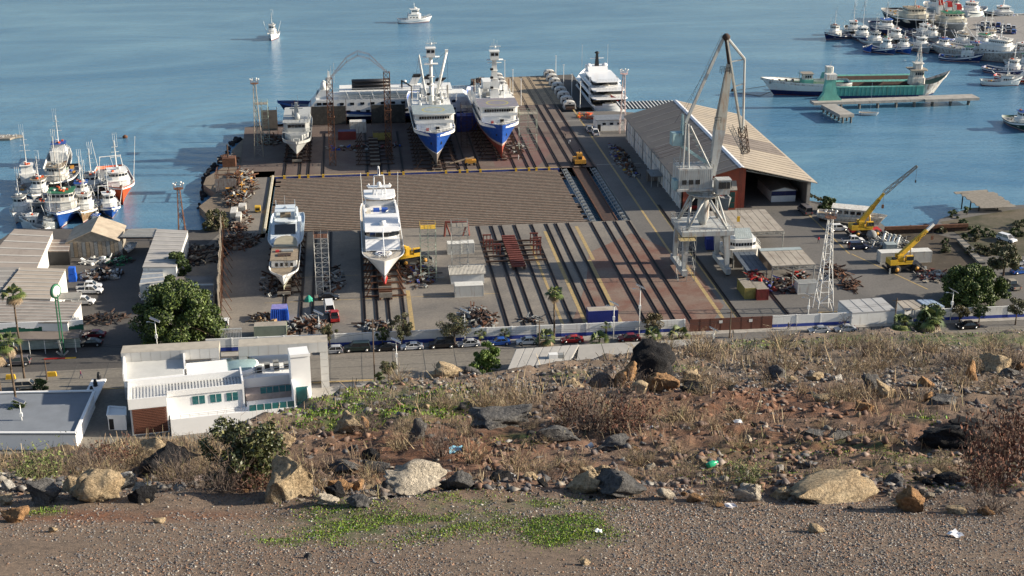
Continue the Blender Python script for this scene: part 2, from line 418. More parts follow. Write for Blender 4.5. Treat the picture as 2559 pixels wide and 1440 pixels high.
line(41.2, 256, 41.2, 312, .6); line(95, 262, 124, 262, .5); line(-21, 261, 32, 261, .18); line(-20, 296, 0, 296, .18); line(116 - 1.6, 297, 116 - 1.6, 330, .4)
line(123.4, 272.4, 114.9, 297, .4); line(-20, 281, 30, 281, .2); line(44, 432, 82, 432, .25, WLINE); line(69, 380, 82, 380, .25, WLINE)
yl.build('yard_line_marking', kind='structure')
kb = MB(); kb.bz(PX0 - .55, PX0, PY0 + .4, PY1, .012, .5, M('cream_kerb', (.55, .5, .38), .8)); kb.build('pit_kerb', kind='structure')
# platform beams of the lift: each one picked apart (parts of the pit)
pit = thing('ship_lift_platform', 'sunken ship lift platform of many parallel rusty brown beams', 'ship lift', (0, 0, 0))
BEAM = M('rusty_platform_beam', (.23, .145, .10), .85, .4, 1.1, dirt=(.32, .27, .22), amt=.4)
bmb = MB(); L = TX0 - 1.0 - (PX0 + .6)
bmb.bz(0, L, -.28, .30, -.1, 0, BEAM); bmb.bz(0, L, -.1, .1, -.75, -.1, DARKRUST); bmb.bz(0, L, -.36, -.28, -.16, .03, OLDWOOD)  # pale strip along each beam is its sunlit edge, put in as colour
bme = bmb.mesh('beam'); nb = 35
rs = random.Random(5)
for i in range(nb):
    y = PY0 + 1.2 + (PY1 - .9 - PY0 - 1.2) * i / (nb - 1)
    o = bpy.data.objects.new('beam', bme); col.objects.link(o); o.parent = pit
    o.location = (PX0 + .6 + (rs.choice([0, 0, 1.4]) if i % 3 else 0), y, -.42)
bb = MB()
for k in range(14): bb.bz(PX0 + 2 + k * 5.9, PX0 + 2.5 + k * 5.9, PY0 + .5, PY1 - .5, -1.5, -1.05, DARKRUST)
bb.build('cross_girder', pit)
# transfer pit: twin lattice side girders and a dark carriage deck
tr = thing('transfer_carriage', 'long dark transfer carriage deck with lattice side girders in the narrow pit', 'transfer carriage', (0, 0, 0))
dk = MB(); dk.bz(TX0 + 3.3, TX1 - 3.0, PY0 + 1, PY1, -.7, -.25, DARKRUST)
for x in (TX0 + 3.5, TX1 - 3.2): dk.bz(x - .1, x + .1, PY0 + 1, PY1, -.25, -.1, RUSTY)
dk.build('deck', tr)
for x in (TX0 + .9, TX1 - 1.2):
    lt = MB()
    for xx in (x - .7, x + .7): lt.tube((xx, PY0 + .5, -.3), (xx, PY1, -.3), .12, STEEL, 5)
    for k in range(18):
        y = PY0 + 1 + k * 2.75
        lt.tube((x - .7, y, -.3), (x + .7, y + 1.37, -.3), .07, STEEL, 4); lt.tube((x + .7, y + 1.37, -.3), (x - .7, y + 2.75, -.3), .07, STEEL, 4)
        lt.tube((x, y + 1, -.3), (x - 2.0 if x < 62 else x + 1.0, y + 2, -1.6), .06, STEEL, 4); lt.tube((x, y + 1, -.3), (x + 2.2 if x < 62 else x - 1.8, y + .5, -1.4), .06, STEEL, 4)
        lt.box((x, y, -.15), (.9, .5, .35), STEEL)
    lt.build('side_girder', tr)
# rails
RAIL = M('worn_rail', (.06, .045, .04), .6, .3, 1, metal=.4)
GROOVE_SHADE = M('rail_groove_shade', (.045, .04, .038), .9, .3, 1)  # dark strip between the rails, also standing in for the raised beams' shadow
def track(name, xs, y0, y1, gap=True, z=0.0, label='', g=None):
    for x in xs:
        t = MB(); 
        t.quad((x - .34, y0, z + .010), (x + .34, y0, z + .010), (x + .34, y1, z + .010), (x - .34, y1, z + .010), GROOVE_SHADE)
        t.bz(x - .33, x - .2, y0, y1, z + .0, z + .16, RAIL); t.bz(x + .2, x + .33, y0, y1, z, z + .16, RAIL)
        o = t.build('rail'); o['kind'] = 'structure'
LOWR = [-15.6, -12.2, -9.8, -6.2, 1.0, 3.6, 6.1, 9.2, 30.0, 33.3, 35.6, 39.1, 43.3, 47.0, 49.4, 52.4, 58.3, 61.8, 64.4, 67.8]
track('rail', LOWR, 256.5, 327.8)
track('rail', [58.3, 61.8, 64.4, 67.8], 378.2, 500)
track('rail', [78.2, 88.6], 257, 372 if 0 else 340)
UPR = [-19.2, -15.0, -12.6, -8.5, 3.9, 7.8, 9.9, 13.8, 25.7, 29.6, 31.7, 35.4, 45.5, 49.2, 51.3, 54.9]
track('rail', UPR, 378.6, 425)
# raised concrete beams along low yard
# yellow rail stops at the pit edge
st0 = MB(); st0.bz(-.3, .3, -.25, .25, -.55, .55, YELLOW); sme = st0.mesh('rail_stop')
for i, x in enumerate(UPR):
    o = bpy.data.objects.new('rail_stop', sme); col.objects.link(o); o.location = (x, PY1 - .5, -.1)
    tag(o, 'yellow block closing the end of a ship rail at the far pit edge', 'rail stop', 'yellow rail stops along the far edge of the lift pit')
for i, x in enumerate([30.0, 33.3, 35.6, 39.1, 43.3]):
    pass
# pier
PD = M('pier_timber', (.40, .31, .21), .9, .3, .6, dirt=(.2, .16, .12), amt=.3, wave=('Y', .55, .05))
slab('pier_deck', [(43.5, 455), (81.5, 455), (81.5, 502), (43.5, 499)], -.001, PARK, WZ - 1)
pd = MB()
for k in range(34):
    y = 455.6 + k * 1.3; pd.bz(50.0, 74.5, y, y + .95, -.004, .09 + (k % 3) * .012, PD)
pd.build('pier_timber_beam', kind='structure')
sb = MB(); sb.bz(74.8, 81.0, 450, 500, .0, .02, PARK); sb.build('pier_road', kind='structure')
# ================================================================ FOREGROUND HILLSIDE
CR = np.array([(-600, 1125), (0, 1108), (250, 1100), (500, 1092), (640, 1050), (760, 1010), (900, 972), (1000, 948), (1180, 936), (1300, 930), (1450, 908), (1600, 882), (1700, 866), (1850, 850), (2000, 834), (2200, 828), (2600, 832), (3200, 828)], float)
A0, KS = 2.93, .349
def rowY(py): return A0 / (np.tan(TH + np.arctan((np.asarray(py, float) - 720) / FOC)) - KS)
def proj(X, Y, z):
    d = Y * ct + (CH - z) * st
    return 1280 + FOC * X / d, 720 + FOC * ((CH - z) * ct - Y * st) / d
def terr(X, Y):
    X = np.asarray(X, float); Y = np.asarray(Y, float)
    zb = CH - A0 - KS * Y
    u, v = proj(X, np.minimum(Y, 48), CH - A0 - KS * np.minimum(Y, 48))
    Yc = rowY(np.interp(u, CR[:, 0], CR[:, 1]))
    d = np.maximum(0, Y - Yc)
    z = zb - .36 * d * d / (d + .6)
    far = np.clip((Y - 9) / 20, .15, 1.6)
    z = z + (fbm(X * .45 + 3, Y * .45, 4) - .5) * .34 * np.minimum(far, 1)
    z = z + (fbm(X * 2.2, Y * 2.2, 4, .6) - .5) * .26 * np.clip((Y - 12) / 6, .14, 1.1)
    # path edge: stones on a low berm, shallow dip behind
    e = Y - 14.0 - .5 * np.sin(X * .7) - .3 * np.sin(X * 1.9 + 1)
    z = z + .10 * np.exp(-(e / .5) ** 2) - .22 * np.clip(e / 2.5, 0, 1) * np.exp(-np.maximum(0, e - 3) / 4)
    near = np.exp(-(np.maximum(0, Yc - Y) / 1.6) ** 2) * (Y < Yc + 3)
    z = z + near * (fbm(X * 1.1 + 40, Y * 1.1, 3) - .42) * .35 * np.clip(Y / 20, .5, 1.2)
    return z
def FG(px_, py_):
    """point on the hillside seen at this pixel"""
    Y = float(rowY(py_)); 
    for _ in range(3):
        z = float(terr(((px_ - 1280) / FOC) * (Y * ct + (CH - 100) * st), Y)); 
        al = TH + math.atan((py_ - 720) / FOC)
        X = (px_ - 1280) / FOC * (Y * ct + (CH - z) * st)
        break
    return X, Y, z
def W3(X, Y, z): a, b_ = yard(X, Y); return (a, b_, z)
# zones in the survey grid: (cx, cy, rx, ry, strength)
GREENZ = [(900, 1310, 190, 45, 1), (1110, 1300, 190, 40, .8), (1420, 1325, 110, 40, 1.5), (1250, 1265, 260, 18, .8), (960, 1010, 200, 42, 1.3), (840, 1050, 110, 30, 1.1), (1130, 985, 80, 22, .7),
          (2440, 850, 200, 16, 1.6), (2330, 846, 90, 12, 1.2), (2140, 848, 90, 12, 1.2), (1900, 862, 90, 12, 1.2), (2000, 855, 110, 9, .7), (2150, 1110, 130, 26, .9), (2330, 1160, 200, 40, .7), (1900, 1110, 110, 26, .5), (1850, 1150, 160, 40, .5),
          (2290, 1045, 50, 10, 1), (1300, 1090, 70, 10, 1), (100, 1280, 60, 12, .8), (700, 1350, 60, 18, .7), (1700, 920, 70, 8, .6), (1430, 935, 60, 10, .7), (2500, 1170, 80, 30, .6), (780, 1285, 60, 10, .8), (1100, 1220, 80, 12, .4)]
REDZ = [(1900, 1010, 480, 45, 1.1), (2000, 1090, 600, 60, .8), (1100, 1110, 420, 70, .9), (900, 1170, 300, 40, .8), (1900, 1190, 600, 60, .5), (1300, 1180, 400, 50, .7), (250, 1290, 400, 16, .8), (700, 1400, 300, 40, .12)]
BRUSHZ = [(300, 1120, 500, 40, 1.2), (700, 1180, 300, 60, .5), (1400, 1010, 400, 50, .6), (2000, 900, 500, 28, .8), (1700, 1060, 800, 40, .3), (2300, 1000, 300, 40, .6)]
def zone(Z, u, v):
    t = 0
    for cx, cy, rx, ry, s_ in Z: t = np.maximum(t, s_ * np.exp(-(((u - cx) / rx) ** 2 + ((v - cy) / ry) ** 2) ** 1.5))
    return t
def groundcol(X, Y, z):
    u, v = proj(X, np.minimum(Y, 60), np.maximum(z, 70))
    n = fbm(X * 1.3, Y * 1.3, 5, .6); n2 = fbm(X * 6 + 9, Y * 6, 4, .6)
    c = np.array([.175, .125, .09])[None] * (.75 + .5 * n)[:, None]
    r = np.clip(zone(REDZ, u, v) * (.3 + 1.5 * n), 0, 1)[:, None]
    c = c * (1 - r) + np.array([.155, .065, .032])[None] * (.7 + .6 * n2)[:, None] * r
    br = np.clip(zone(BRUSHZ, u, v) * .8, 0, 1)[:, None]
    c = c * (1 - br) + np.array([.12, .085, .052])[None] * (.7 + .6 * n2)[:, None] * br
    gv = np.clip(zone(GREENZ, u, v) * (n2 * 2.4 - .75), 0, .85)[:, None]
    c = c * (1 - gv) + np.array([.05, .085, .014])[None] * gv
    return c
ry = np.concatenate([np.linspace(1640, 845, 400), ]); Ys = rowY(ry); Ys = np.concatenate([Ys, np.linspace(Ys[-1] + .3, 60, 40), np.linspace(61, 200, 70)])
q = np.linspace(-.52, .52, 520)
QQ, YY = np.meshgrid(q, Ys); XX = QQ * (YY + 3)
ZZ = terr(XX.ravel(), YY.ravel())
u_, v_ = XX.ravel(), YY.ravel()
cols = groundcol(u_, v_, ZZ)
wx = u_ * ca + v_ * sa; wy = -u_ * sa + v_ * ca
nr, nc = XX.shape
idx = np.arange(nr * nc).reshape(nr, nc)
F_ = np.stack([idx[:-1, :-1], idx[:-1, 1:], idx[1:, 1:], idx[1:, :-1]], -1).reshape(-1, 4)
HILLM = tinted('hillside_soil', .95, .02, 14)
hill = npmesh('hillside_terrain', np.stack([wx, wy, np.maximum(ZZ, -2)], 1), F_, [HILLM], smooth=True, colors=cols)
hill['kind'] = 'structure'
# ---- scattered small pieces
def scatter(n, u0, u1, v0, v1, seed, dens=None):
    r = np.random.RandomState(seed)
    v = v0 + (v1 - v0) * r.rand(n) ** 1.0; u = u0 + (u1 - u0) * r.rand(n)
    Y = rowY(v); z0 = CH - A0 - KS * Y; X = (u - 1280) / FOC * (Y * ct + (CH - z0) * st)
    if dens is not None:
        k = r.rand(n) < dens(u, v, X, Y); X, Y, u, v = X[k], Y[k], u[k], v[k]
    return X, Y, terr(X, Y), u, v, r
OCT = np.array([(1, 0, 0), (0, 1, 0), (-1, 0, 0), (0, -1, 0), (0, 0, 1), (0, 0, -1)], float)
OF = np.array([(0, 1, 4), (1, 2, 4), (2, 3, 4), (3, 0, 4), (1, 0, 5), (2, 1, 5), (3, 2, 5), (0, 3, 5)])
def pebbles(name, X, Y, Z, S, C, r, mat, flat=.6):
    n = len(X); V = OCT[None] * (.4 + .95 * r.rand(n, 6, 1)); V = V + r.randn(n, 6, 3) * .24
    V[:, :, 2] *= flat * (.6 + .7 * r.rand(n, 1))
    a = r.rand(n) * 6.28; c_, s_ = np.cos(a)[:, None], np.sin(a)[:, None]
    V = np.stack([V[..., 0] * c_ - V[..., 1] * s_, V[..., 0] * s_ + V[..., 1] * c_, V[..., 2]], -1) * S[:, None, None]
    gx = X * ca + Y * sa; gy = -X * sa + Y * ca
    V += np.stack([gx, gy, Z + S * flat * .35], -1)[:, None]
    F = OF[None] + 6 * np.arange(n)[:, None, None]
    o = npmesh(name, V.reshape(-1, 3), F.reshape(-1, 3), [mat], colors=np.repeat(C, 6, 0)); o['kind'] = 'stuff'; return o
PEBM = tinted('pebble_stone', .85, 0, 20)
def stonecol(n, r, red=.2, light=1.0):
    pal = np.array([(.17, .165, .17), (.24, .22, .20), (.11, .11, .12), (.32, .29, .25), (.25, .15, .10), (.14, .12, .11), (.40, .38, .35)])
    p = np.array([.27, .2, .2, .1, red, .18, .05]); p /= p.sum()
    return pal[r.choice(len(pal), n, p=p)] * (.75 + .5 * r.rand(n, 1)) * light
X, Y, Z, u, v, r = scatter(110000, -60, 2620, 1235, 1460, 11, lambda u, v, X, Y: np.clip(.1 + 1.7 * (fbm(X * .7, Y * .9, 4) - .25) + .25 * (u > 1500), 0, 1) * (1 - .75 * np.clip(zone(GREENZ, u, v), 0, 1)))
S = .005 + .014 * r.rand(len(X)) ** 4
pebbles('gravel', X, Y, Z, S * (Y / 12) ** .5, stonecol(len(X), r, .4, .9), r, PEBM)
X, Y, Z, u, v, r = scatter(42000, -60, 2620, 960, 1245, 12, lambda u, v, X, Y: np.clip(fbm(X * .8, Y * .8, 3) * 1.5 - .25, 0, 1) * (1 - .6 * np.clip(zone(BRUSHZ, u, v), 0, 1)) * (v > np.interp(u, CR[:, 0], CR[:, 1])))
S = .009 + .085 * r.rand(len(X)) ** 8
cc_ = stonecol(len(X), r, .3, .7); rd = np.clip(zone(REDZ, u, v), 0, 1)[:, None] * .7 * (r.rand(len(X), 1) < .75)
pebbles('rubble', X, Y, Z, S * (Y / 15) ** .4, cc_ * (1 - rd) + np.array([[.18, .08, .04]]) * rd, r, PEBM)
X, Y, Z, u, v, r = scatter(22000, 600, 2640, 820, 985, 13, lambda u, v, X, Y: (v > np.interp(u, CR[:, 0], CR[:, 1])) * np.clip(.2 + fbm(X * .5, Y * .5, 3), 0, 1) * (1 - .8 * np.clip(zone(GREENZ, u, v), 0, 1)))
S = (.02 + .07 * r.rand(len(X)) ** 4)
pebbles('far_gravel', X, Y, Z, S, stonecol(len(X), r, .3, .8), r, PEBM)
# ---- green ground cover: little upright leaf blades
GRM = tinted('ground_cover_leaf', .7, 0, 6)
def blades(name, X, Y, Z, S, C, r, mat, lean=.7, wd=.35):
    n = len(X); a = r.rand(n) * 6.28; l = r.rand(n) * lean; b_ = r.rand(n) * 6.28
    gx = X * ca + Y * sa; gy = -X * sa + Y * ca
    ex = np.stack([np.cos(a), np.sin(a), 0 * a], 1) * (S * wd)[:, None]
    up = np.stack([np.cos(b_) * l, np.sin(b_) * l, np.ones(n)], 1) * S[:, None]
    B = np.stack([gx, gy, Z - S * .05], 1)
    V = np.stack([B - ex, B + ex, B + up + ex * .5, B + up - ex * .6], 1).reshape(-1, 3)
    F = np.arange(4 * n).reshape(n, 4)
    o = npmesh(name, V, F, [mat], colors=np.repeat(C, 4, 0)); o['kind'] = 'stuff'; return o
def gcol(n, r, base_=(.14, .25, .022)):
    return np.array([base_]) * (.3 + 1.1 * r.rand(n, 1)) * np.stack([.7 + .8 * r.rand(n), np.ones(n), .7 + .5 * r.rand(n)], 1)
for i, (v0, v1, n_, s_) in enumerate(((1235, 1400, 190000, .011), (960, 1240, 130000, .016), (815, 1075, 130000, .032))):
    X, Y, Z, u, v, r = scatter(n_, -20, 2600, v0, v1, 30 + i, lambda u, v, X, Y: (v > np.interp(u, CR[:, 0], CR[:, 1]) - 4) * np.clip(zone(GREENZ, u, v) * 1.3 * np.clip(fbm(X * 2.6, Y * 2.6, 4) * 4.2 - 1.7, 0, 1.2), 0, 1))
    blades('ground_cover', X, Y, Z, s_ * (.6 + .9 * r.rand(len(X))), gcol(len(X), r), r, GRM)
# ---- dry grass as a thin cover
DRM = tinted('dry_stalk', .85, 0, 6)
def drycol(n, r): 
    pal = np.array([(.33, .25, .15), (.24, .17, .11), (.16, .115, .085), (.40, .33, .22), (.22, .20, .10)])
    return pal[r.choice(5, n, p=[.3, .27, .23, .1, .1])] * (.7 + .6 * r.rand(n, 1))
X, Y, Z, u, v, r = scatter(42000, -40, 2620, 850, 1240, 41, lambda u, v, X, Y: (v > np.interp(u, CR[:, 0], CR[:, 1]) - 6) * np.clip((.12 + zone(BRUSHZ, u, v)) * np.clip(fbm(X * 1.1 + 5, Y * 1.1, 3) * 3.6 - 1.35, 0, 1.2), 0, 1))
blades('dry_grass', X, Y, Z, (.10 + .16 * r.rand(len(X))) * np.clip(Y / 22, .7, 1.7), drycol(len(X), r), r, DRM, .9, .035)
# ---- boulders
def ico(n):
    bm = bmesh.new(); bmesh.ops.create_icosphere(bm, subdivisions=n, radius=1); bm.verts.ensure_lookup_table()
    V = np.array([v.co[:] for v in bm.verts]); F = np.array([[q_.index for q_ in f.verts] for f in bm.faces]); bm.free(); return V, F
ICO = {k: ico(k) for k in (2, 3, 4)}
def rockgeo(seed, lvl=3, cuts=11, rough=.05):
    r = np.random.RandomState(seed); V, F = ICO[lvl]; V = V.copy()
    for i in range(cuts + 4):
        n = r.randn(3); n /= np.linalg.norm(n); d = .36 + .42 * r.rand()
        V -= n[None] * np.maximum(0, V @ n - d)[:, None]
    x, y, z = V.T * 1.7
    nz = fbm(x + seed + z * .6, y + z * .8, 6, .62) + fbm(y * 1.3 + seed, z * 1.3 + x * .5, 6, .62) - 1
    nz = nz - .35 * np.maximum(0, .12 - np.abs(fbm(x * 1.2 + 9, z * 1.4 + y + seed, 3) - .5)) / .12 * .5
    V += V * (nz * rough * 12)[:, None]
    V /= np.abs(V).max(0)
    return V, F
def rockmat(name, c1, c2, c3, sc=3.0):
    m, nt, b = base(name, .88, spec=.25); g = NN(nt, 'ShaderNodeTexCoord').outputs['Object']
    c = ramp(nt, noise(nt, g, sc * .7, 6, .7, .5), c1, c2, .38, .62)
    c = mixc(nt, ramp(nt, noise(nt, g, sc * .9, 5, .7, 1.2), (0, 0, 0), (1, 1, 1), .55, .66), c, c3)
    c = mixc(nt, 1., c, ramp(nt, noise(nt, g, sc * 9, 5, .75), (.5, .5, .5), (1.4, 1.4, 1.4), .32, .68), 'MULTIPLY')
    nt.links.new(c, b.inputs['Base Color'])
    bp = NN(nt, 'ShaderNodeBump'); bp.inputs['Distance'].default_value = .12; bp.inputs['Strength'].default_value = 1
    nt.links.new(noise(nt, g, sc * 5, 7, .72), bp.inputs['Height']); nt.links.new(bp.outputs[0], b.inputs['Normal'])
    return m
RK = {'tan': rockmat('tan_boulder_stone', (.46, .34, .21), (.56, .45, .30), (.17, .14, .11)),
      'grey': rockmat('grey_boulder_stone', (.10, .10, .105), (.19, .18, .17), (.06, .06, .065)),
      'black': rockmat('black_basalt_stone', (.015, .015, .018), (.032, .032, .036), (.06, .05, .045)),
      'orange': rockmat('orange_boulder_stone', (.46, .27, .13), (.34, .19, .10), (.16, .11, .07)),
      'pale': rockmat('pale_boulder_stone', (.60, .53, .43), (.44, .39, .32), (.15, .14, .14)),
      'white': rockmat('white_stained_stone', (.30, .28, .26), (.70, .68, .64), (.2, .13, .08), 2.0)}
RN = {'tan': 'tan', 'grey': 'grey', 'black': 'black', 'orange': 'orange brown', 'pale': 'pale', 'white': 'white stained'}
def rock(px_, pyb, wpx, hpx, kind, seed, label, cat='boulder', name='boulder', group=None, sink=.42, lvl=3, tilt=0, depth=None, cuts=11):
    X, Y, z = FG(px_, pyb); s = FOC / (Y * ct + (CH - z) * st); hpx *= 1.1
    w_ = wpx / s / 2; h_ = hpx / s / 2; dp = depth or w_ * .8
    V, F = rockgeo(seed, lvl, cuts)
    if hpx > 105: V, F = rockgeo(7, 4, 3, .04)
    h2 = h_ * (1 + sink)
    V = V * np.array([[w_ * 1.05, dp, h2]])
    if tilt:
        c_, s_ = math.cos(tilt), math.sin(tilt); V = np.stack([V[:, 0] * c_ + V[:, 2] * s_, V[:, 1], -V[:, 0] * s_ + V[:, 2] * c_], 1)
    o = npmesh(name, V, F, [RK[kind]])
    Yb = Y + dp * .45; zt = float(terr(X, Yb))
    o.location = W3(X, Yb, z + 2 * h_ - h2); o.rotation_euler = (0, 0, -YAW)
    return tag(o, label, cat, group)
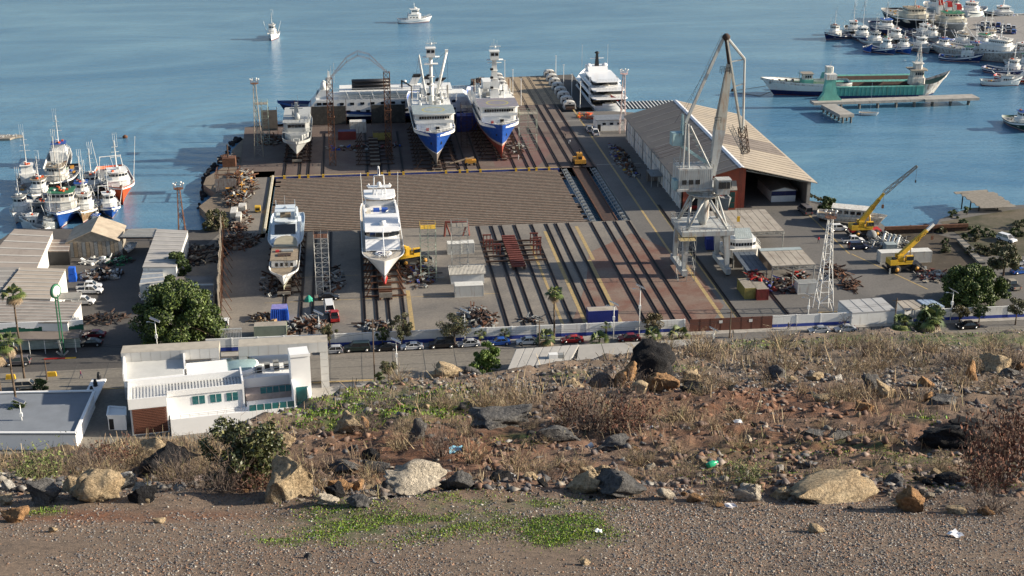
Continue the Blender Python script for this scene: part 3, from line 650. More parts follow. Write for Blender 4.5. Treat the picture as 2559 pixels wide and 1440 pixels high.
BL = [(1628, 952, 122, 100, 'black', 1, 'huge rounded black basalt boulder standing highest on the crest of the slope', 'a'),
 (1560, 962, 66, 66, 'orange', 2, 'upright orange brown boulder leaning against the left side of the huge black rock', 0),
 (1500, 962, 74, 42, 'grey', 3, 'smooth grey boulder left of the upright orange brown rock', 0),
 (1428, 964, 74, 18, 'tan', 4, 'flat tan slab lying left of the grey boulder near the black rock', 0),
 (1665, 978, 90, 36, 'orange', 5, 'broad orange boulder at the right foot of the huge black rock', 0),
 (1730, 952, 60, 42, 'tan', 6, 'pale tan boulder behind the right end of the orange boulder', 0),
 (1735, 985, 66, 24, 'black', 7, 'flat topped black block right of the orange boulder', 0),
 (1600, 985, 44, 26, 'tan', 8, 'small tan rock wedged below the huge black boulder', 0),
 (1942, 950, 42, 34, 'grey', 9, 'upright grey rock with dark left side in the brush on the right slope', 0),
 (1985, 958, 36, 18, 'tan', 10, 'tan rock on the red earth mound, leftmost of its row', 0),
 (2042, 956, 58, 22, 'tan', 11, 'long tan rock in the middle of the row on the red earth mound', 0),
 (2095, 962, 40, 22, 'white', 12, 'whitish split rock at the right end of the row on the red mound', 0),
 (2215, 985, 60, 46, 'tan', 13, 'grey and tan boulder leaning over dark hollow on the right slope', 0),
 (2180, 975, 50, 34, 'grey', 14, 'grey boulder behind dry twigs left of the leaning tan boulder', 0),
 (2312, 972, 48, 24, 'orange', 15, 'low orange brown rock between the leaning boulder and the upright ones', 0),
 (2428, 954, 38, 48, 'orange', 16, 'upright orange slab of rock standing left of the big tan boulder', 0),
 (2495, 940, 76, 44, 'tan', 17, 'large sunlit tan boulder with sharp peak near the right edge', 0),
 (2525, 948, 60, 20, 'grey', 18, 'grey rock lying in front of the large peaked tan boulder', 0),
 (2555, 935, 34, 22, 'orange', 19, 'brown rock at the right edge beside the peaked tan boulder', 0),
 (2162, 1022, 50, 32, 'orange', 20, 'round yellow brown boulder alone below the leaning boulder', 0),
 (2360, 1010, 84, 30, 'grey', 21, 'broad grey boulder with tan crust in brush on the right', 0),
 (2318, 1008, 30, 22, 'orange', 22, 'small orange rock left of the broad grey crusted boulder', 0),
 (2060, 1000, 50, 16, 'tan', 23, 'flat reddish tan stone on the red earth below the mound', 0),
 (1120, 942, 100, 30, 'tan', 24, 'broken pale slab tilted on the crest above the street', 0),
 (1180, 940, 50, 20, 'grey', 25, 'small grey block right of the tilted slab on the crest', 0),
 (868, 1068, 80, 44, 'tan', 26, 'large tan grey boulder with shaded left side above green slope', 0),
 (912, 1058, 36, 30, 'orange', 27, 'orange rock beside the tan grey boulder above the green slope', 0),
 (710, 1095, 60, 36, 'tan', 28, 'rounded pale boulder right of the big leafy bush', 0),
 (1232, 1058, 190, 46, 'grey', 29, 'long low grey rock outcrop half buried among dry bushes', 0),
 (1042, 1090, 50, 54, 'grey', 30, 'steep blue grey rock above twiggy bushes', 0),
 (1062, 1022, 26, 14, 'tan', 31, 'small tan stone on top of the slope above the steep grey rock', 0),
 (1390, 1090, 130, 34, 'grey', 32, 'low dark rounded outcrop below the long grey outcrop', 0),
 (1530, 1102, 90, 30, 'grey', 33, 'dark flat outcrop right of the white paper cup', 0),
 (415, 1150, 160, 64, 'black', 34, 'big black boulder with white streaks left of the leafy bush', 0),
 (385, 1118, 80, 38, 'tan', 35, 'tan boulder just behind the big black boulder', 0),
 (295, 1222, 90, 56, 'white', 36, 'boulder crusted with white on top near the left stones', 0),
 (250, 1178, 60, 30, 'tan', 37, 'small brown and grey rock behind the white crusted boulder', 0),
 (235, 1268, 150, 66, 'tan', 38, 'large tan boulder with sloping ridge at the path edge, left side', 0),
 (178, 1248, 66, 44, 'tan', 39, 'tan rock joined to the left flank of the large ridge boulder', 0),
 (112, 1266, 96, 54, 'grey', 40, 'pointed dark grey boulder left of the large tan ridge boulder', 0),
 (350, 1268, 84, 36, 'black', 41, 'flat dark brown rock right of the large tan ridge boulder', 0),
 (352, 1230, 46, 24, 'pale', 42, 'pale round stone behind the flat dark brown rock', 0),
 (10, 1262, 66, 26, 'tan', 43, 'tan slab at the left edge of the path', 0),
 (18, 1235, 40, 36, 'white', 44, 'white stained rock at the far left edge', 0),
 (28, 1305, 80, 30, 'orange', 45, 'smooth yellow brown slab at the bottom left path edge', 0),
 (705, 1262, 142, 92, 'tan', 46, 'largest tan boulder with rough top beside the leafy bush', 0),
 (820, 1275, 60, 26, 'pale', 47, 'pale stones right of the largest tan boulder', 0),
 (845, 1262, 66, 34, 'black', 48, 'jagged black rock right of the pale stone', 0),
 (895, 1282, 70, 24, 'grey', 49, 'low dark grey rock between the jagged black one and the wedge', 0),
 (850, 1200, 64, 32, 'orange', 50, 'orange brown rock on the red soil behind the black rocks', 0),
 (890, 1194, 56, 26, 'orange', 51, 'dark brown rock touching the orange brown rock', 0),
 (980, 1205, 52, 36, 'grey', 52, 'grey white stone behind the large wedge boulder', 0),
 (1030, 1252, 165, 66, 'pale', 53, 'large wedge shaped boulder with tan face and dark shaded side', 0),
 (1130, 1244, 100, 46, 'grey', 54, 'rounded grey boulder right of the wedge shaped boulder', 0),
 (1170, 1245, 34, 30, 'grey', 55, 'small upright blue grey rock right of the rounded grey boulder', 0),
 (1245, 1202, 90, 30, 'black', 56, 'dark rough rock with crumpled paper on it', 0),
 (1320, 1222, 50, 20, 'tan', 57, 'small tan rock half buried in dirt right of the dark rough rock', 0),
 (1462, 1242, 90, 54, 'tan', 58, 'large tan rock at the path edge behind the lying cup', 0),
 (1475, 1200, 66, 38, 'tan', 59, 'middle tan rock of the line climbing from the path', 0),
 (1500, 1180, 70, 42, 'tan', 60, 'uppermost tan rock of the line climbing from the path', 0),
 (1555, 1252, 155, 46, 'grey', 61, 'long dark wedge of blue grey rock at the path edge', 0),
 (1668, 1256, 50, 26, 'pale', 62, 'pale blocky stone right of the long dark wedge rock', 0),
 (1735, 1258, 48, 20, 'orange', 63, 'brown stone with pale top right of the pale blocky stone', 0),
 (1877, 1256, 80, 40, 'pale', 64, 'pale flat topped boulder with dark left end at the path edge', 0),
 (1950, 1248, 60, 24, 'tan', 65, 'low tan rock left of the broad flat outcrop', 0),
 (2085, 1256, 255, 36, 'tan', 66, 'broadest flat sandy outcrop bulging out of the path edge', 0),
 (2232, 1222, 60, 30, 'grey', 67, 'grey pitted stone behind the right end of the sandy outcrop', 0),
 (2190, 1200, 60, 26, 'grey', 68, 'brown grey stone behind the grey pitted stone', 0),
 (2280, 1280, 78, 60, 'orange', 69, 'upright notched orange tan rock right of the sandy outcrop', 0),
 (2260, 1272, 50, 20, 'tan', 70, 'small pale stone in front of the notched rock', 0),
 (2385, 1284, 66, 20, 'tan', 71, 'low tan stone at the path edge near the right', 0),
 (2465, 1290, 40, 20, 'orange', 72, 'reddish stone at the path edge near the right corner', 0),
 (2370, 1100, 150, 60, 'black', 73, 'big black smooth outcrop above green weeds on the right', 0),
 (2420, 1060, 110, 30, 'black', 74, 'black ledge of rock just above the big black outcrop', 0),
 (2100, 1075, 84, 26, 'grey', 75, 'dark layered outcrop in the middle of the right slope', 0),
 (2030, 1085, 70, 18, 'grey', 76, 'low dark rock left of the dark layered outcrop', 0),
 (2365, 1180, 90, 20, 'black', 77, 'very low black rock among weeds below the big black outcrop', 0),
 (1870, 1080, 26, 18, 'pale', 78, 'small pale upright stone on red soil in the middle', 0),
 (1950, 1150, 20, 20, 'white', 79, 'white shard of stone standing on the rubble', 0),
 (1860, 1168, 26, 26, 'grey', 80, 'small blue grey upright stone near the green bottle', 0),
 (2040, 1330, 54, 20, 'tan', 81, 'lone tan stone lying on the gravel path at the lower right', 0),
 (1460, 1412, 34, 14, 'tan', 82, 'lone tan stone half sunk in the path near the bottom centre', 0),
 (398, 1308, 34, 14, 'tan', 83, 'lone sunlit stone on the path left, above another one', 0),
 (128, 1332, 30, 14, 'tan', 84, 'lone tan stone on the path near the left edge', 0),
 (770, 1394, 22, 18, 'grey', 85, 'small grey upright stone on the gravel at the bottom', 0),
 (880, 1100, 30, 14, 'grey', 86, 'small grey rock on the red soil below the tan grey boulder', 0),
 (860, 1140, 80, 26, 'grey', 87, 'grey lumpy outcrop on the red soil, upper of two', 0),
 (930, 1148, 90, 26, 'grey', 88, 'brown grey lumpy outcrop right of the upper lumpy one', 0),
 (920, 1122, 60, 24, 'black', 89, 'dark lumpy rock beneath twigs above the two outcrops', 0),
 (1010, 1168, 34, 22, 'tan', 90, 'small brown grey stone above the wedge shaped boulder', 0)]
for a in BL:
    big = a[2] > 56
    rock(a[0], a[1], a[2], a[3], a[4], a[5], a[6], lvl=4 if big else 3, depth=None if a[2] < 2.2 * a[3] else None)
# smaller stones of the rubble
rs = random.Random(9); spots = []
def inside(u, v): return v > np.interp(u, CR[:, 0], CR[:, 1]) + 8
rkm = [(rockgeo(200 + i, 2, 8)) for i in range(10)]
rkd = []
for i in range(10):
    for k in ('grey', 'tan', 'pale', 'orange', 'black'):
        me = bpy.data.meshes.new('stone'); me.from_pydata(rkm[i][0].tolist(), [], rkm[i][1].tolist()); me.materials.append(RK[k]); rkd.append((me, k))
cnt = 0
for _ in range(1500):
    if cnt >= 290: break
    t = rs.random()
    if t < .45: u, v = rs.uniform(0, 2559), rs.gauss(1245, 14)
    elif t < .85: u, v = rs.uniform(780, 2400), rs.gauss(1175, 38)
    else: u, v = rs.uniform(600, 2559), rs.uniform(960, 1130)
    if v > 1275 or not inside(u, v): continue
    me, k = rs.choice(rkd)
    X, Y, z = FG(u, v); s = FOC / (Y * ct + (CH - z) * st)
    wpx = rs.choice([10, 12, 14, 16, 20, 26, 34]) * rs.uniform(.8, 1.2); hh = wpx * rs.uniform(.45, .8)
    o = bpy.data.objects.new('stone', me); col.objects.link(o)
    o.scale = (wpx / s / 2, wpx / s / 2 * rs.uniform(.6, 1), hh / s / 2); o.rotation_euler = (rs.uniform(-.3, .3), rs.uniform(-.3, .3), rs.uniform(0, 6.28))
    o.location = W3(X, Y, z + hh / s / 2 * .45)
    where = 'along the edge of the gravel path' if v > 1225 else ('among the rubble on the red soil' if v > 1100 else 'on the upper slope near the crest')
    tag(o, f'small {RN[k]} stone lying {where}', 'stone', f'small {RN[k]} stones {where}')
    cnt += 1
# ---- dry bushes
def bushmesh(seed, n=90, h=1.0, spread=.75, wd=.007, curl=.25, leaves=0, tint=None, leafc=None, branch=2):
    r = np.random.RandomState(seed); V = []; F = []; C = []
    def rib(p, q_, w0, w1, c):
        d = q_ - p; s_ = np.cross(d, r.randn(3)); s_ /= np.linalg.norm(s_) + 1e-6
        b_ = len(V); V.extend([p - s_ * w0, p + s_ * w0, q_ + s_ * w1, q_ - s_ * w1]); F.append([b_, b_ + 1, b_ + 2, b_ + 3]); C.extend([c] * 4)
    pal = drycol(n, r) if tint is None else np.array([tint]) * (.6 + .8 * r.rand(n, 1))
    for i in range(n):
        a = r.rand() * 6.28; rad = r.rand() ** .6; p = np.array([math.cos(a), math.sin(a), 0]) * rad * .28
        d = np.array([math.cos(a) * rad * spread, math.sin(a) * rad * spread, 1 - .35 * rad]); L = h * (.55 + .5 * r.rand()) / 4
        for k in range(4):
            q_ = p + d * L + r.randn(3) * L * curl; rib(p, q_, wd * (1 - k * .2), wd * (.8 - k * .2), pal[i])
            if k >= 1:
                for _ in range(branch):
                    e = q_ + (d + r.randn(3) * .6) * L * .7; rib(q_, e, wd * .5, wd * .3, pal[i])
                    for _l in range(leaves):
                        lp = e + r.randn(3) * L * .35; ld = r.randn(3) * .028; lc = np.array(leafc) * (.5 + r.rand())
                        sd_ = r.randn(3) * .02; b_ = len(V); V.extend([lp - ld, lp + sd_, lp + ld, lp - sd_]); F.append([b_, b_ + 1, b_ + 2, b_ + 3]); C.extend([lc] * 4)
            p = q_
    return np.array(V), np.array(F), np.array(C)
def bushobj(name, geo):
    V, F, C = geo; o = npmesh(name, V, F, [DRM], colors=C); me = o.data; bpy.data.objects.remove(o); return me
bm_dry = [bushobj('dry_bush', bushmesh(50 + i, 80, 1, .95, .012)) for i in range(5)]
bm_dark = [bushobj('dry_bush', bushmesh(60 + i, 90, 1, .9, .012, tint=(.13, .10, .085))) for i in range(3)]
bm_green = [bushobj('green_bush', bushmesh(70 + i, 70, 1, .8, .010, leaves=2, tint=(.16, .15, .08), leafc=(.13, .16, .05))) for i in range(2)]
bm_red = [bushobj('red_bush', bushmesh(80 + i, 70, 1, .8, .010, leaves=2, tint=(.13, .09, .07), leafc=(.13, .055, .035))) for i in range(2)]
def bush(u, v, hpx, mset, rs, label, name='dry_bush', cat='bush', group=None, wide=1.0):
    X, Y, z = FG(u, v); s = FOC / (Y * ct + (CH - z) * st); h = hpx / s
    o = bpy.data.objects.new(name, rs.choice(mset)); col.objects.link(o)
    o.location = W3(X, Y, z - .02); o.scale = (h * wide, h * wide, h); o.rotation_euler = (0, 0, rs.uniform(0, 6.28))
    return tag(o, label, cat, group)
rs = random.Random(21)
BU = [(1480, 1065, 110, bm_dark, 'large dark twiggy bush below the huge black boulder', 1.5), (1560, 1070, 90, bm_red, 'red leaved twiggy bush right of the large dark one', 1.4), (1430, 1050, 80, bm_red, 'reddish bush left of the large dark twiggy bush', 1.2),
 (1280, 1010, 66, bm_dry, 'wide grey brown dry bush on the slope above the long outcrop', 1.9), (1210, 1015, 50, bm_dry, 'dry bush with green base left of the wide grey brown one', 1.6),
 (1000, 1100, 60, bm_dry, 'spiky grey bush below the steep blue grey rock', 1.3), (1100, 1120, 90, bm_dark, 'grey twiggy bush around the litter in the middle', 1.2), (1180, 1130, 90, bm_dry, 'tall thin stemmed dry bush right of the litter', 1.0), (1290, 1150, 80, bm_dry, 'pale dry bush below the low dark outcrop', 1.3),
 (90, 1205, 90, bm_green, 'grey green feathery shrub at the left above the stones', 1.5), (450, 1195, 90, bm_dark, 'bare stemmed bush in front of the big black boulder', 1.2), (230, 1160, 60, bm_dark, 'dark low bush left of the big black boulder', 1.8), (270, 1135, 60, bm_red, 'reddish brown brush above the dark low bush', 1.8),
 (750, 1190, 80, bm_dry, 'tangled dry bush right of the big leafy bush', 1.6), (560, 1245, 80, bm_dark, 'dead twigs under the left side of the big leafy bush', 1.3), (640, 1240, 60, bm_red, 'dead brown twigs under the big leafy bush', 1.5),
 (1790, 1260, 60, bm_dry, 'grey dry shrub at the path edge left of the pale boulder', 1.2), (1870, 1230, 60, bm_green, 'yellow green shrub behind the pale flat topped boulder', 1.4), (1940, 920, 60, bm_dry, 'tall feathery dry grass clump above the upright grey rock', 1.2), (1980, 925, 40, bm_dry, 'low dry clump right of the tall feathery one', 1.7),
 (2200, 915, 44, bm_dry, 'pale dry brush on the gravel shoulder', 2.2), (2080, 935, 44, bm_dry, 'dry brush behind the row of rocks on the mound', 2.2), (2120, 1000, 60, bm_dry, 'dead branches below the whitish split rock', 1.6), (2480, 900, 44, bm_dry, 'dry brush behind the large peaked tan boulder', 2.2), (2380, 925, 50, bm_dark, 'dark brush left of the upright orange slab', 1.6),
 (1760, 965, 50, bm_dry, 'dry straw clump right of the pale tan boulder', 1.4), (1700, 1040, 50, bm_dry, 'low twiggy clump in the middle below the black block', 2.0), (1840, 1040, 50, bm_dry, 'low twiggy clump on the red soil', 2.2), (2500, 1180, 180, bm_red, 'tall red leaved shrub at the right edge', .9), (2450, 1230, 120, bm_red, 'shorter red leaved shrub left of the tall one at the right edge', 1.0),
 (2540, 1100, 130, bm_red, 'red leaved shrub highest at the right edge', .9), (2480, 1285, 70, bm_dark, 'grey twigs at the path edge in the right corner', 1.5), (1600, 1130, 44, bm_dry, 'low dry clump below the dark flat outcrop', 1.6), (1690, 1110, 44, bm_dry, 'small dry clump on the red soil right of the cup', 1.6), (1380, 1215, 50, bm_dark, 'bare twigs left of the line of tan rocks', 1.1),
 (1650, 1210, 44, bm_dry, 'small dry clump behind the long dark wedge rock', 1.6), (1100, 1010, 34, bm_dry, 'low dry clump at the top of the green slope', 1.8)]
for u, v, h, ms_, lb, wd_ in BU: bush(u, v, h, ms_, rs, lb, wide=wd_ * .62, name='red_bush' if ms_ is bm_red else ('green_bush' if ms_ is bm_green else 'dry_bush'))
n_ = 0
while n_ < 190:
    t = rs.random()
    if t < .42: u, v = rs.uniform(-20, 640), rs.uniform(1100, 1185)
    elif t < .65: u, v = rs.uniform(640, 1900), rs.uniform(960, 1200)
    elif t < .9: u, v = rs.uniform(1500, 2559), rs.uniform(865, 1000)
    else: u, v = rs.uniform(1500, 2559), rs.uniform(1000, 1200)
    if not inside(u, v): continue
    where = 'on the left slope above the stones' if u < 640 else ('on the middle of the slope' if u < 1500 else 'on the right slope')
    bush(u, v, rs.uniform(26, 52), bm_dry + bm_dark[:1], rs, f'straw coloured dry clump {where}', group=f'dry clumps {where}', wide=rs.uniform(.7, 1.3)); n_ += 1
# ---- the big leafy bush
def leafcloud(r, n, cen, rad, size, cols_, thin=.5, shell=.55):
    d = r.randn(n, 3); d /= np.linalg.norm(d, axis=1)[:, None]; rr = (shell + (1 - shell) * r.rand(n)) [:, None]
    p = np.array([cen]) + d * rr * np.array([rad])
    a = r.randn(n, 3); a /= np.linalg.norm(a, axis=1)[:, None]; b_ = np.cross(a, d + r.randn(n, 3) * .6); b_ /= np.linalg.norm(b_, axis=1)[:, None] + 1e-6
    s_ = size * (.6 + .8 * r.rand(n, 1)); V = np.stack([p - a * s_, p + b_ * s_ * thin, p + a * s_, p - b_ * s_ * thin], 1).reshape(-1, 3)
    C = np.array(cols_)[r.randint(len(cols_), size=n)] * (.6 + .8 * r.rand(n, 1))
    return V, C
X, Y, z = FG(615, 1225); sb_ = FOC / (Y * ct + (CH - z) * st)
lb_ = thing('leafy_bush', 'big bush with dark glossy leaves on top and dead brown twigs beneath', 'bush', W3(X, Y, z), -YAW)
r = np.random.RandomState(4); VV = []; CC = []; lob = []
for i in range(64):
    a = r.rand() * 6.28; q_ = r.rand() ** .5; cx_ = math.cos(a) * q_ * 85 / sb_; cy_ = math.sin(a) * q_ * .35; cz = (80 + r.rand() * 135 - q_ * 50) / sb_
    lob.append((cx_, cy_, cz)); V, C = leafcloud(r, 150, (cx_, cy_, cz), (.12, .12, .095), .021, [(.05, .065, .02), (.08, .09, .03), (.03, .04, .015), (.15, .15, .06)], .55, .3)
    VV.append(V); CC.append(np.repeat(C, 4, 0))
for (cx_, cz) in ((-88, 120), (-96, 140), (-80, 100), (95, 110), (90, 140)):
    V, C = leafcloud(r, 70, (cx_ / sb_, 0, cz / sb_), (.09, .09, .10), .022, [(.06, .08, .025), (.13, .14, .05)], .55, .2); VV.append(V); CC.append(np.repeat(C, 4, 0)); lob.append((cx_ / sb_, 0, cz / sb_))
V = np.concatenate(VV); o = npmesh('leaves', V, np.arange(len(V)).reshape(-1, 4), [tinted('glossy_leaf', .4, 0, 5)], parent=lb_, colors=np.concatenate(CC))
tb = MB(); BARK = M('bark', (.12, .085, .06), .9, .4, 8)
for c_ in lob:
    m_ = Vector((c_[0] * .35, c_[1] * .3, c_[2] * .45)); tb.tube((0, 0, 0), m_, .012, BARK, 4, .008); tb.tube(m_, c_, .008, BARK, 3, .003)
tb.build('stems', lb_)
V, F, C = bushmesh(99, 170, .62, 1.1, .004, leaves=0, tint=(.15, .10, .075), leafc=(.2, .09, .05)); npmesh('dead_twigs', V, F, [DRM], parent=lb_, colors=C)
# ---- litter
def litter(u, v, name, label, mb, rot=(0, 0, 0), dz=.02):
    X, Y, z = FG(u, v); o = mb.build(name); o.location = W3(X, Y, z + dz); o.rotation_euler = rot; tag(o, label, name.replace('_', ' ')); return o
def cup(): m_ = MB(); return m_.lathe((0, 0, -.06), [(.028, 0), (.045, .12), (.047, .122), (.040, .122)], M('white_cup_paper', (.8, .8, .8), .6, .03), 12)
litter(1472, 1098, 'paper_cup', 'white paper cup lying on red soil near the large dark twiggy bush', cup(), (0, R(75), .4), .05)
litter(1447, 1238, 'paper_cup', 'white paper cup lying against the tan rock at the path edge', cup(), (0, R(85), -.2), .05)
bt = MB().lathe((0, 0, -.08), [(.035, 0), (.045, .03), (.045, .1), (.02, .14), (.015, .17)], M('green_bottle_plastic', (.03, .38, .2), .2, .1), 10)
litter(1780, 1138, 'plastic_bottle', 'bright green plastic bottle lying in the rubble', bt, (0, R(80), .3), .045)
def paper(seed, s_, c_):
    r = random.Random(seed); m_ = MB(); mt = M('litter_' + str(seed), c_, .7, .1)
    g_ = [[Vector((i * s_ / 3 - s_ / 2, j * s_ / 3 - s_ / 2, r.uniform(0, s_ * .3))) for j in range(4)] for i in range(4)]
    for i in range(3):
        for j in range(3): m_.quad(g_[i][j], g_[i + 1][j], g_[i + 1][j + 1], g_[i][j + 1], mt)
    return m_
for i, (u, v, s_, c_, lb) in enumerate([(1140, 1104, .2, (.2, .45, .6), 'crumpled blue and white bag caught in grey twigs'), (1285, 1180, .18, (.65, .65, .62), 'crumpled white paper on the dark rough rock'), (2388, 1340, .12, (.8, .8, .82), 'white scrap of paper on the gravel path at the right'),
   (1496, 1336, .07, (.8, .8, .8), 'tiny white scrap on the green patch of the path'), (1740, 960, .1, (.6, .65, .7), 'pale scrap of plastic near the black block'), (1826, 1270, .1, (.7, .65, .65), 'pinkish white scrap on the path edge'), (505, 1172, .2, (.5, .4, .4), 'pinkish clear plastic cup dumped under the leafy bush'), (1622, 1062, .12, (.55, .6, .65), 'pale plastic shred right of the red leaved bush'), (1845, 1045, .14, (.75, .75, .75), 'white stick like scrap on the red soil'), (2310, 1085, .1, (.7, .7, .72), 'white scrap beside the big black outcrop')]):
    litter(u, v, 'litter_scrap', lb, paper(i + 1, s_, c_), (0, 0, i), .02)
# ================================================================ KITS
# ---- vehicles (front = +x, origin on the ground)
_veh = {}
CARDIM = {'sedan': (4.5, 1.75, 1.42), 'hatch': (4.0, 1.72, 1.48), 'suv': (4.75, 1.9, 1.78), 'bigsuv': (5.2, 2.0, 1.9), 'pickup': (5.4, 1.9, 1.78), 'van': (5.6, 2.05, 2.15), 'coupe': (4.5, 1.76, 1.34)}
def carmesh(kind, paint):
    k = (kind, paint.name)
    if k in _veh: return _veh[k]
    L, W, H = CARDIM[kind]; hb = {'van': 1.15, 'suv': 1.08, 'bigsuv': 1.15, 'pickup': 1.08}.get(kind, .88); x0, x1 = -L / 2, L / 2
    g0 = .24 if kind in ('sedan', 'hatch', 'coupe') else .36
    if kind == 'sedan' or kind == 'coupe': top = [(x0, .62), (x0 + .08, hb), (x0 + .75, hb + .04), (x1 - 1.35, hb - .02), (x1 - .25, hb - .2), (x1, .55)]; gh = [(x0 + .55, hb), (x0 + 1.25, H - .05), (x0 + 1.55, H), (x1 - 2.2, H), (x1 - 1.9, H - .05), (x1 - 1.15, hb - .03)]
    elif kind == 'hatch': top = [(x0, .6), (x0 + .05, hb), (x1 - 1.1, hb - .02), (x1 - .2, hb - .2), (x1, .55)]; gh = [(x0 + .08, hb), (x0 + .5, H - .04), (x0 + .8, H), (x1 - 1.95, H), (x1 - 1.7, H - .04), (x1 - .95, hb - .03)]
    elif kind in ('suv', 'bigsuv'): top = [(x0, .6), (x0 + .03, hb), (x1 - 1.2, hb - .02), (x1 - .15, hb - .12), (x1, .6)]; gh = [(x0 + .05, hb), (x0 + .3, H - .05), (x0 + .5, H), (x1 - 2.05, H), (x1 - 1.8, H - .05), (x1 - 1.2, hb - .02)]
    elif kind == 'pickup': top = [(x0, .6), (x0 + .02, hb - .02), (x1 - 1.2, hb - .02), (x1 - .15, hb - .12), (x1, .6)]; gh = [(x0 + 1.75, hb), (x0 + 1.95, H - .05), (x0 + 2.1, H), (x1 - 2.15, H), (x1 - 1.9, H - .05), (x1 - 1.25, hb - .02)]
    else: top = [(x0, .6), (x0 + .02, hb), (x1 - .9, hb - .02), (x1 - .1, hb - .2), (x1, .6)]; gh = [(x0 + .03, hb), (x0 + .1, H - .06), (x0 + .25, H), (x1 - 1.75, H), (x1 - 1.5, H - .05), (x1 - .85, hb - .02)]
    R_ = .32 if g0 < .3 else .38; wx = (x0 + .82, x1 - .85)
    body = MB(); hw = W / 2
    prof = [(x0 + .02, g0), (x0, .5)] + top + [(x1 - .02, g0)]
    n = len(prof); cx = 0; cz = .6
    secs = [(-hw + .10, .94), (-hw, 1.0), (-hw, 1.0), (hw, 1.0), (hw - .10, .94)]
    V = []
    for y, k2 in ((-hw + .09, .97), (-hw, .90), (hw, .90), (hw - .09, .97)):
        for (x, z) in prof: V.append((x * (1 if abs(abs(y) - hw) > .01 else .985), y, z if abs(abs(y) - hw) > .01 else min(z, z * .9 + .05)))
    F = []
    for s in range(3):
        for i in range(n): F.append((s * n + i, s * n + (i + 1) % n, (s + 1) * n + (i + 1) % n, (s + 1) * n + i))
    F.append(tuple(range(n - 1, -1, -1))); F.append(tuple(range(3 * n, 4 * n))); body.add(V, F, paint)
    if kind == 'pickup': body.bz(x0 + .12, x0 + 1.65, -hw + .22, hw - .22, hb - .06, hb - .01, BLACK)
    # roof and pillars
    zr = H - .06; gi = [(x, z) for x, z in gh]
    yb, yt = hw - .10, hw - .27
    def gy(z): return yb + (yt - yb) * (z - hb) / (H - hb)
    gl = MB(); V = []; m_ = len(gi)
    for sgn in (-1, 1):
        for x, z in gi: V.append((x, sgn * gy(z), z))
    F = [(i, i + 1, m_ + i + 1, m_ + i) for i in range(m_ - 1)]
    glass = [f for i, f in enumerate(F) if i in (0, m_ - 2)]; roof = [f for i, f in enumerate(F) if i not in (0, m_ - 2)]
    gl.add(V, glass + [tuple(range(m_ - 1, -1, -1)), tuple(range(m_, 2 * m_))], GLASS)
    V2 = [(x, y * 1.01, z + .02) for x, y, z in V]; body.add(V2, roof, paint)
    for sgn in (-1, 1):   # pillars
        for i in (0, 1), (m_ - 1, m_ - 2):
            a = gi[i[0]]; b_ = gi[i[1]]; body.beam((a[0], sgn * (gy(a[1]) + .01), a[1]), (b_[0], sgn * (gy(b_[1]) + .01), b_[1]), .07, .05, paint)
        xm = (gi[1][0] + gi[-2][0]) / 2; body.beam((xm, sgn * (yb + .01), hb), (xm, sgn * (yt + .01), H - .03), .07, .05, paint)
        body.bz(gi[1][0], gi[-2][0], sgn * (yt + .005) - .02, sgn * (yt + .005) + .03, H - .05, H + .005, paint)
        body.beam((gi[-1][0] + .1, sgn * (hw + .08), hb + .08), (gi[-1][0] - .1, sgn * (hw + .02), hb + .06), .12, .16, paint)
    for x in wx:
        for sgn in (-1, 1): body.tube((x, sgn * (hw - .16), R_), (x, sgn * (hw + .004), R_), R_ + .06, BLACK, 12)
    body.bz(x1 - .03, x1 + .02, -.45, .45, .38, .58, BLACK)
    tw = MB(); tw.tube((0, -.11, 0), (0, .11, 0), R_, TYRE, 14); rm = MB(); rm.tube((0, -.125, 0), (0, .125, 0), R_ * .62, CHROME, 10)
    hl = MB(); hl.box((0, 0, 0), (.1, .34, .15), M('headlight_glass', (.7, .72, .75), .15, .05)); tl = MB(); tl.box((0, 0, 0), (.08, .28, .18), M('tail_light_red', (.35, .01, .01), .3, .1))
    _veh[k] = (body.mesh('body'), gl.mesh('windows'), tw.mesh('wheel'), rm.mesh('rim'), hl.mesh('headlight'), tl.mesh('tail_light'), wx, R_, hw, x0, x1, hb)
    return _veh[k]
def car(kind, paint, p, rz, label, cat=None, name=None, group=None):
    b_, g_, w_, r_, h_, t_, wx, R_, hw, x0, x1, hb = carmesh(kind, paint)
    t = thing(name or ('parked_' + {'pickup': 'pickup', 'van': 'van', 'suv': 'suv', 'bigsuv': 'suv'}.get(kind, 'car')), label, cat or {'pickup': 'pickup', 'van': 'van', 'suv': 'suv', 'bigsuv': 'suv'}.get(kind, 'car'), p, rz, group)
    inst(b_, 'body', t, (0, 0, 0)); inst(g_, 'windows', t, (0, 0, 0))
    for x in wx:
        for s in (-1, 1):
            w2 = inst(w_, 'wheel', t, (x, s * (hw - .10), R_)); inst(r_, 'rim', w2, (0, 0, 0))
    for s in (-1, 1):
        inst(h_, 'headlight', t, (x1 - .06, s * (hw - .28), .66)); inst(t_, 'tail_light', t, (x0 + .03, s * (hw - .22), .8))
    return t
PA = {n: M(n + '_car_paint', c, .28, .05, .6, spec=.6) for n, c in dict(silver=(.42, .43, .45), white=(.72, .72, .72), black=(.015, .015, .018), red=(.38, .02, .02), darkred=(.16, .01, .02), blue=(.02, .09, .36), navy=(.02, .03, .07), grey=(.12, .11, .115), green=(.02, .035, .03), beige=(.38, .34, .28)).items()}
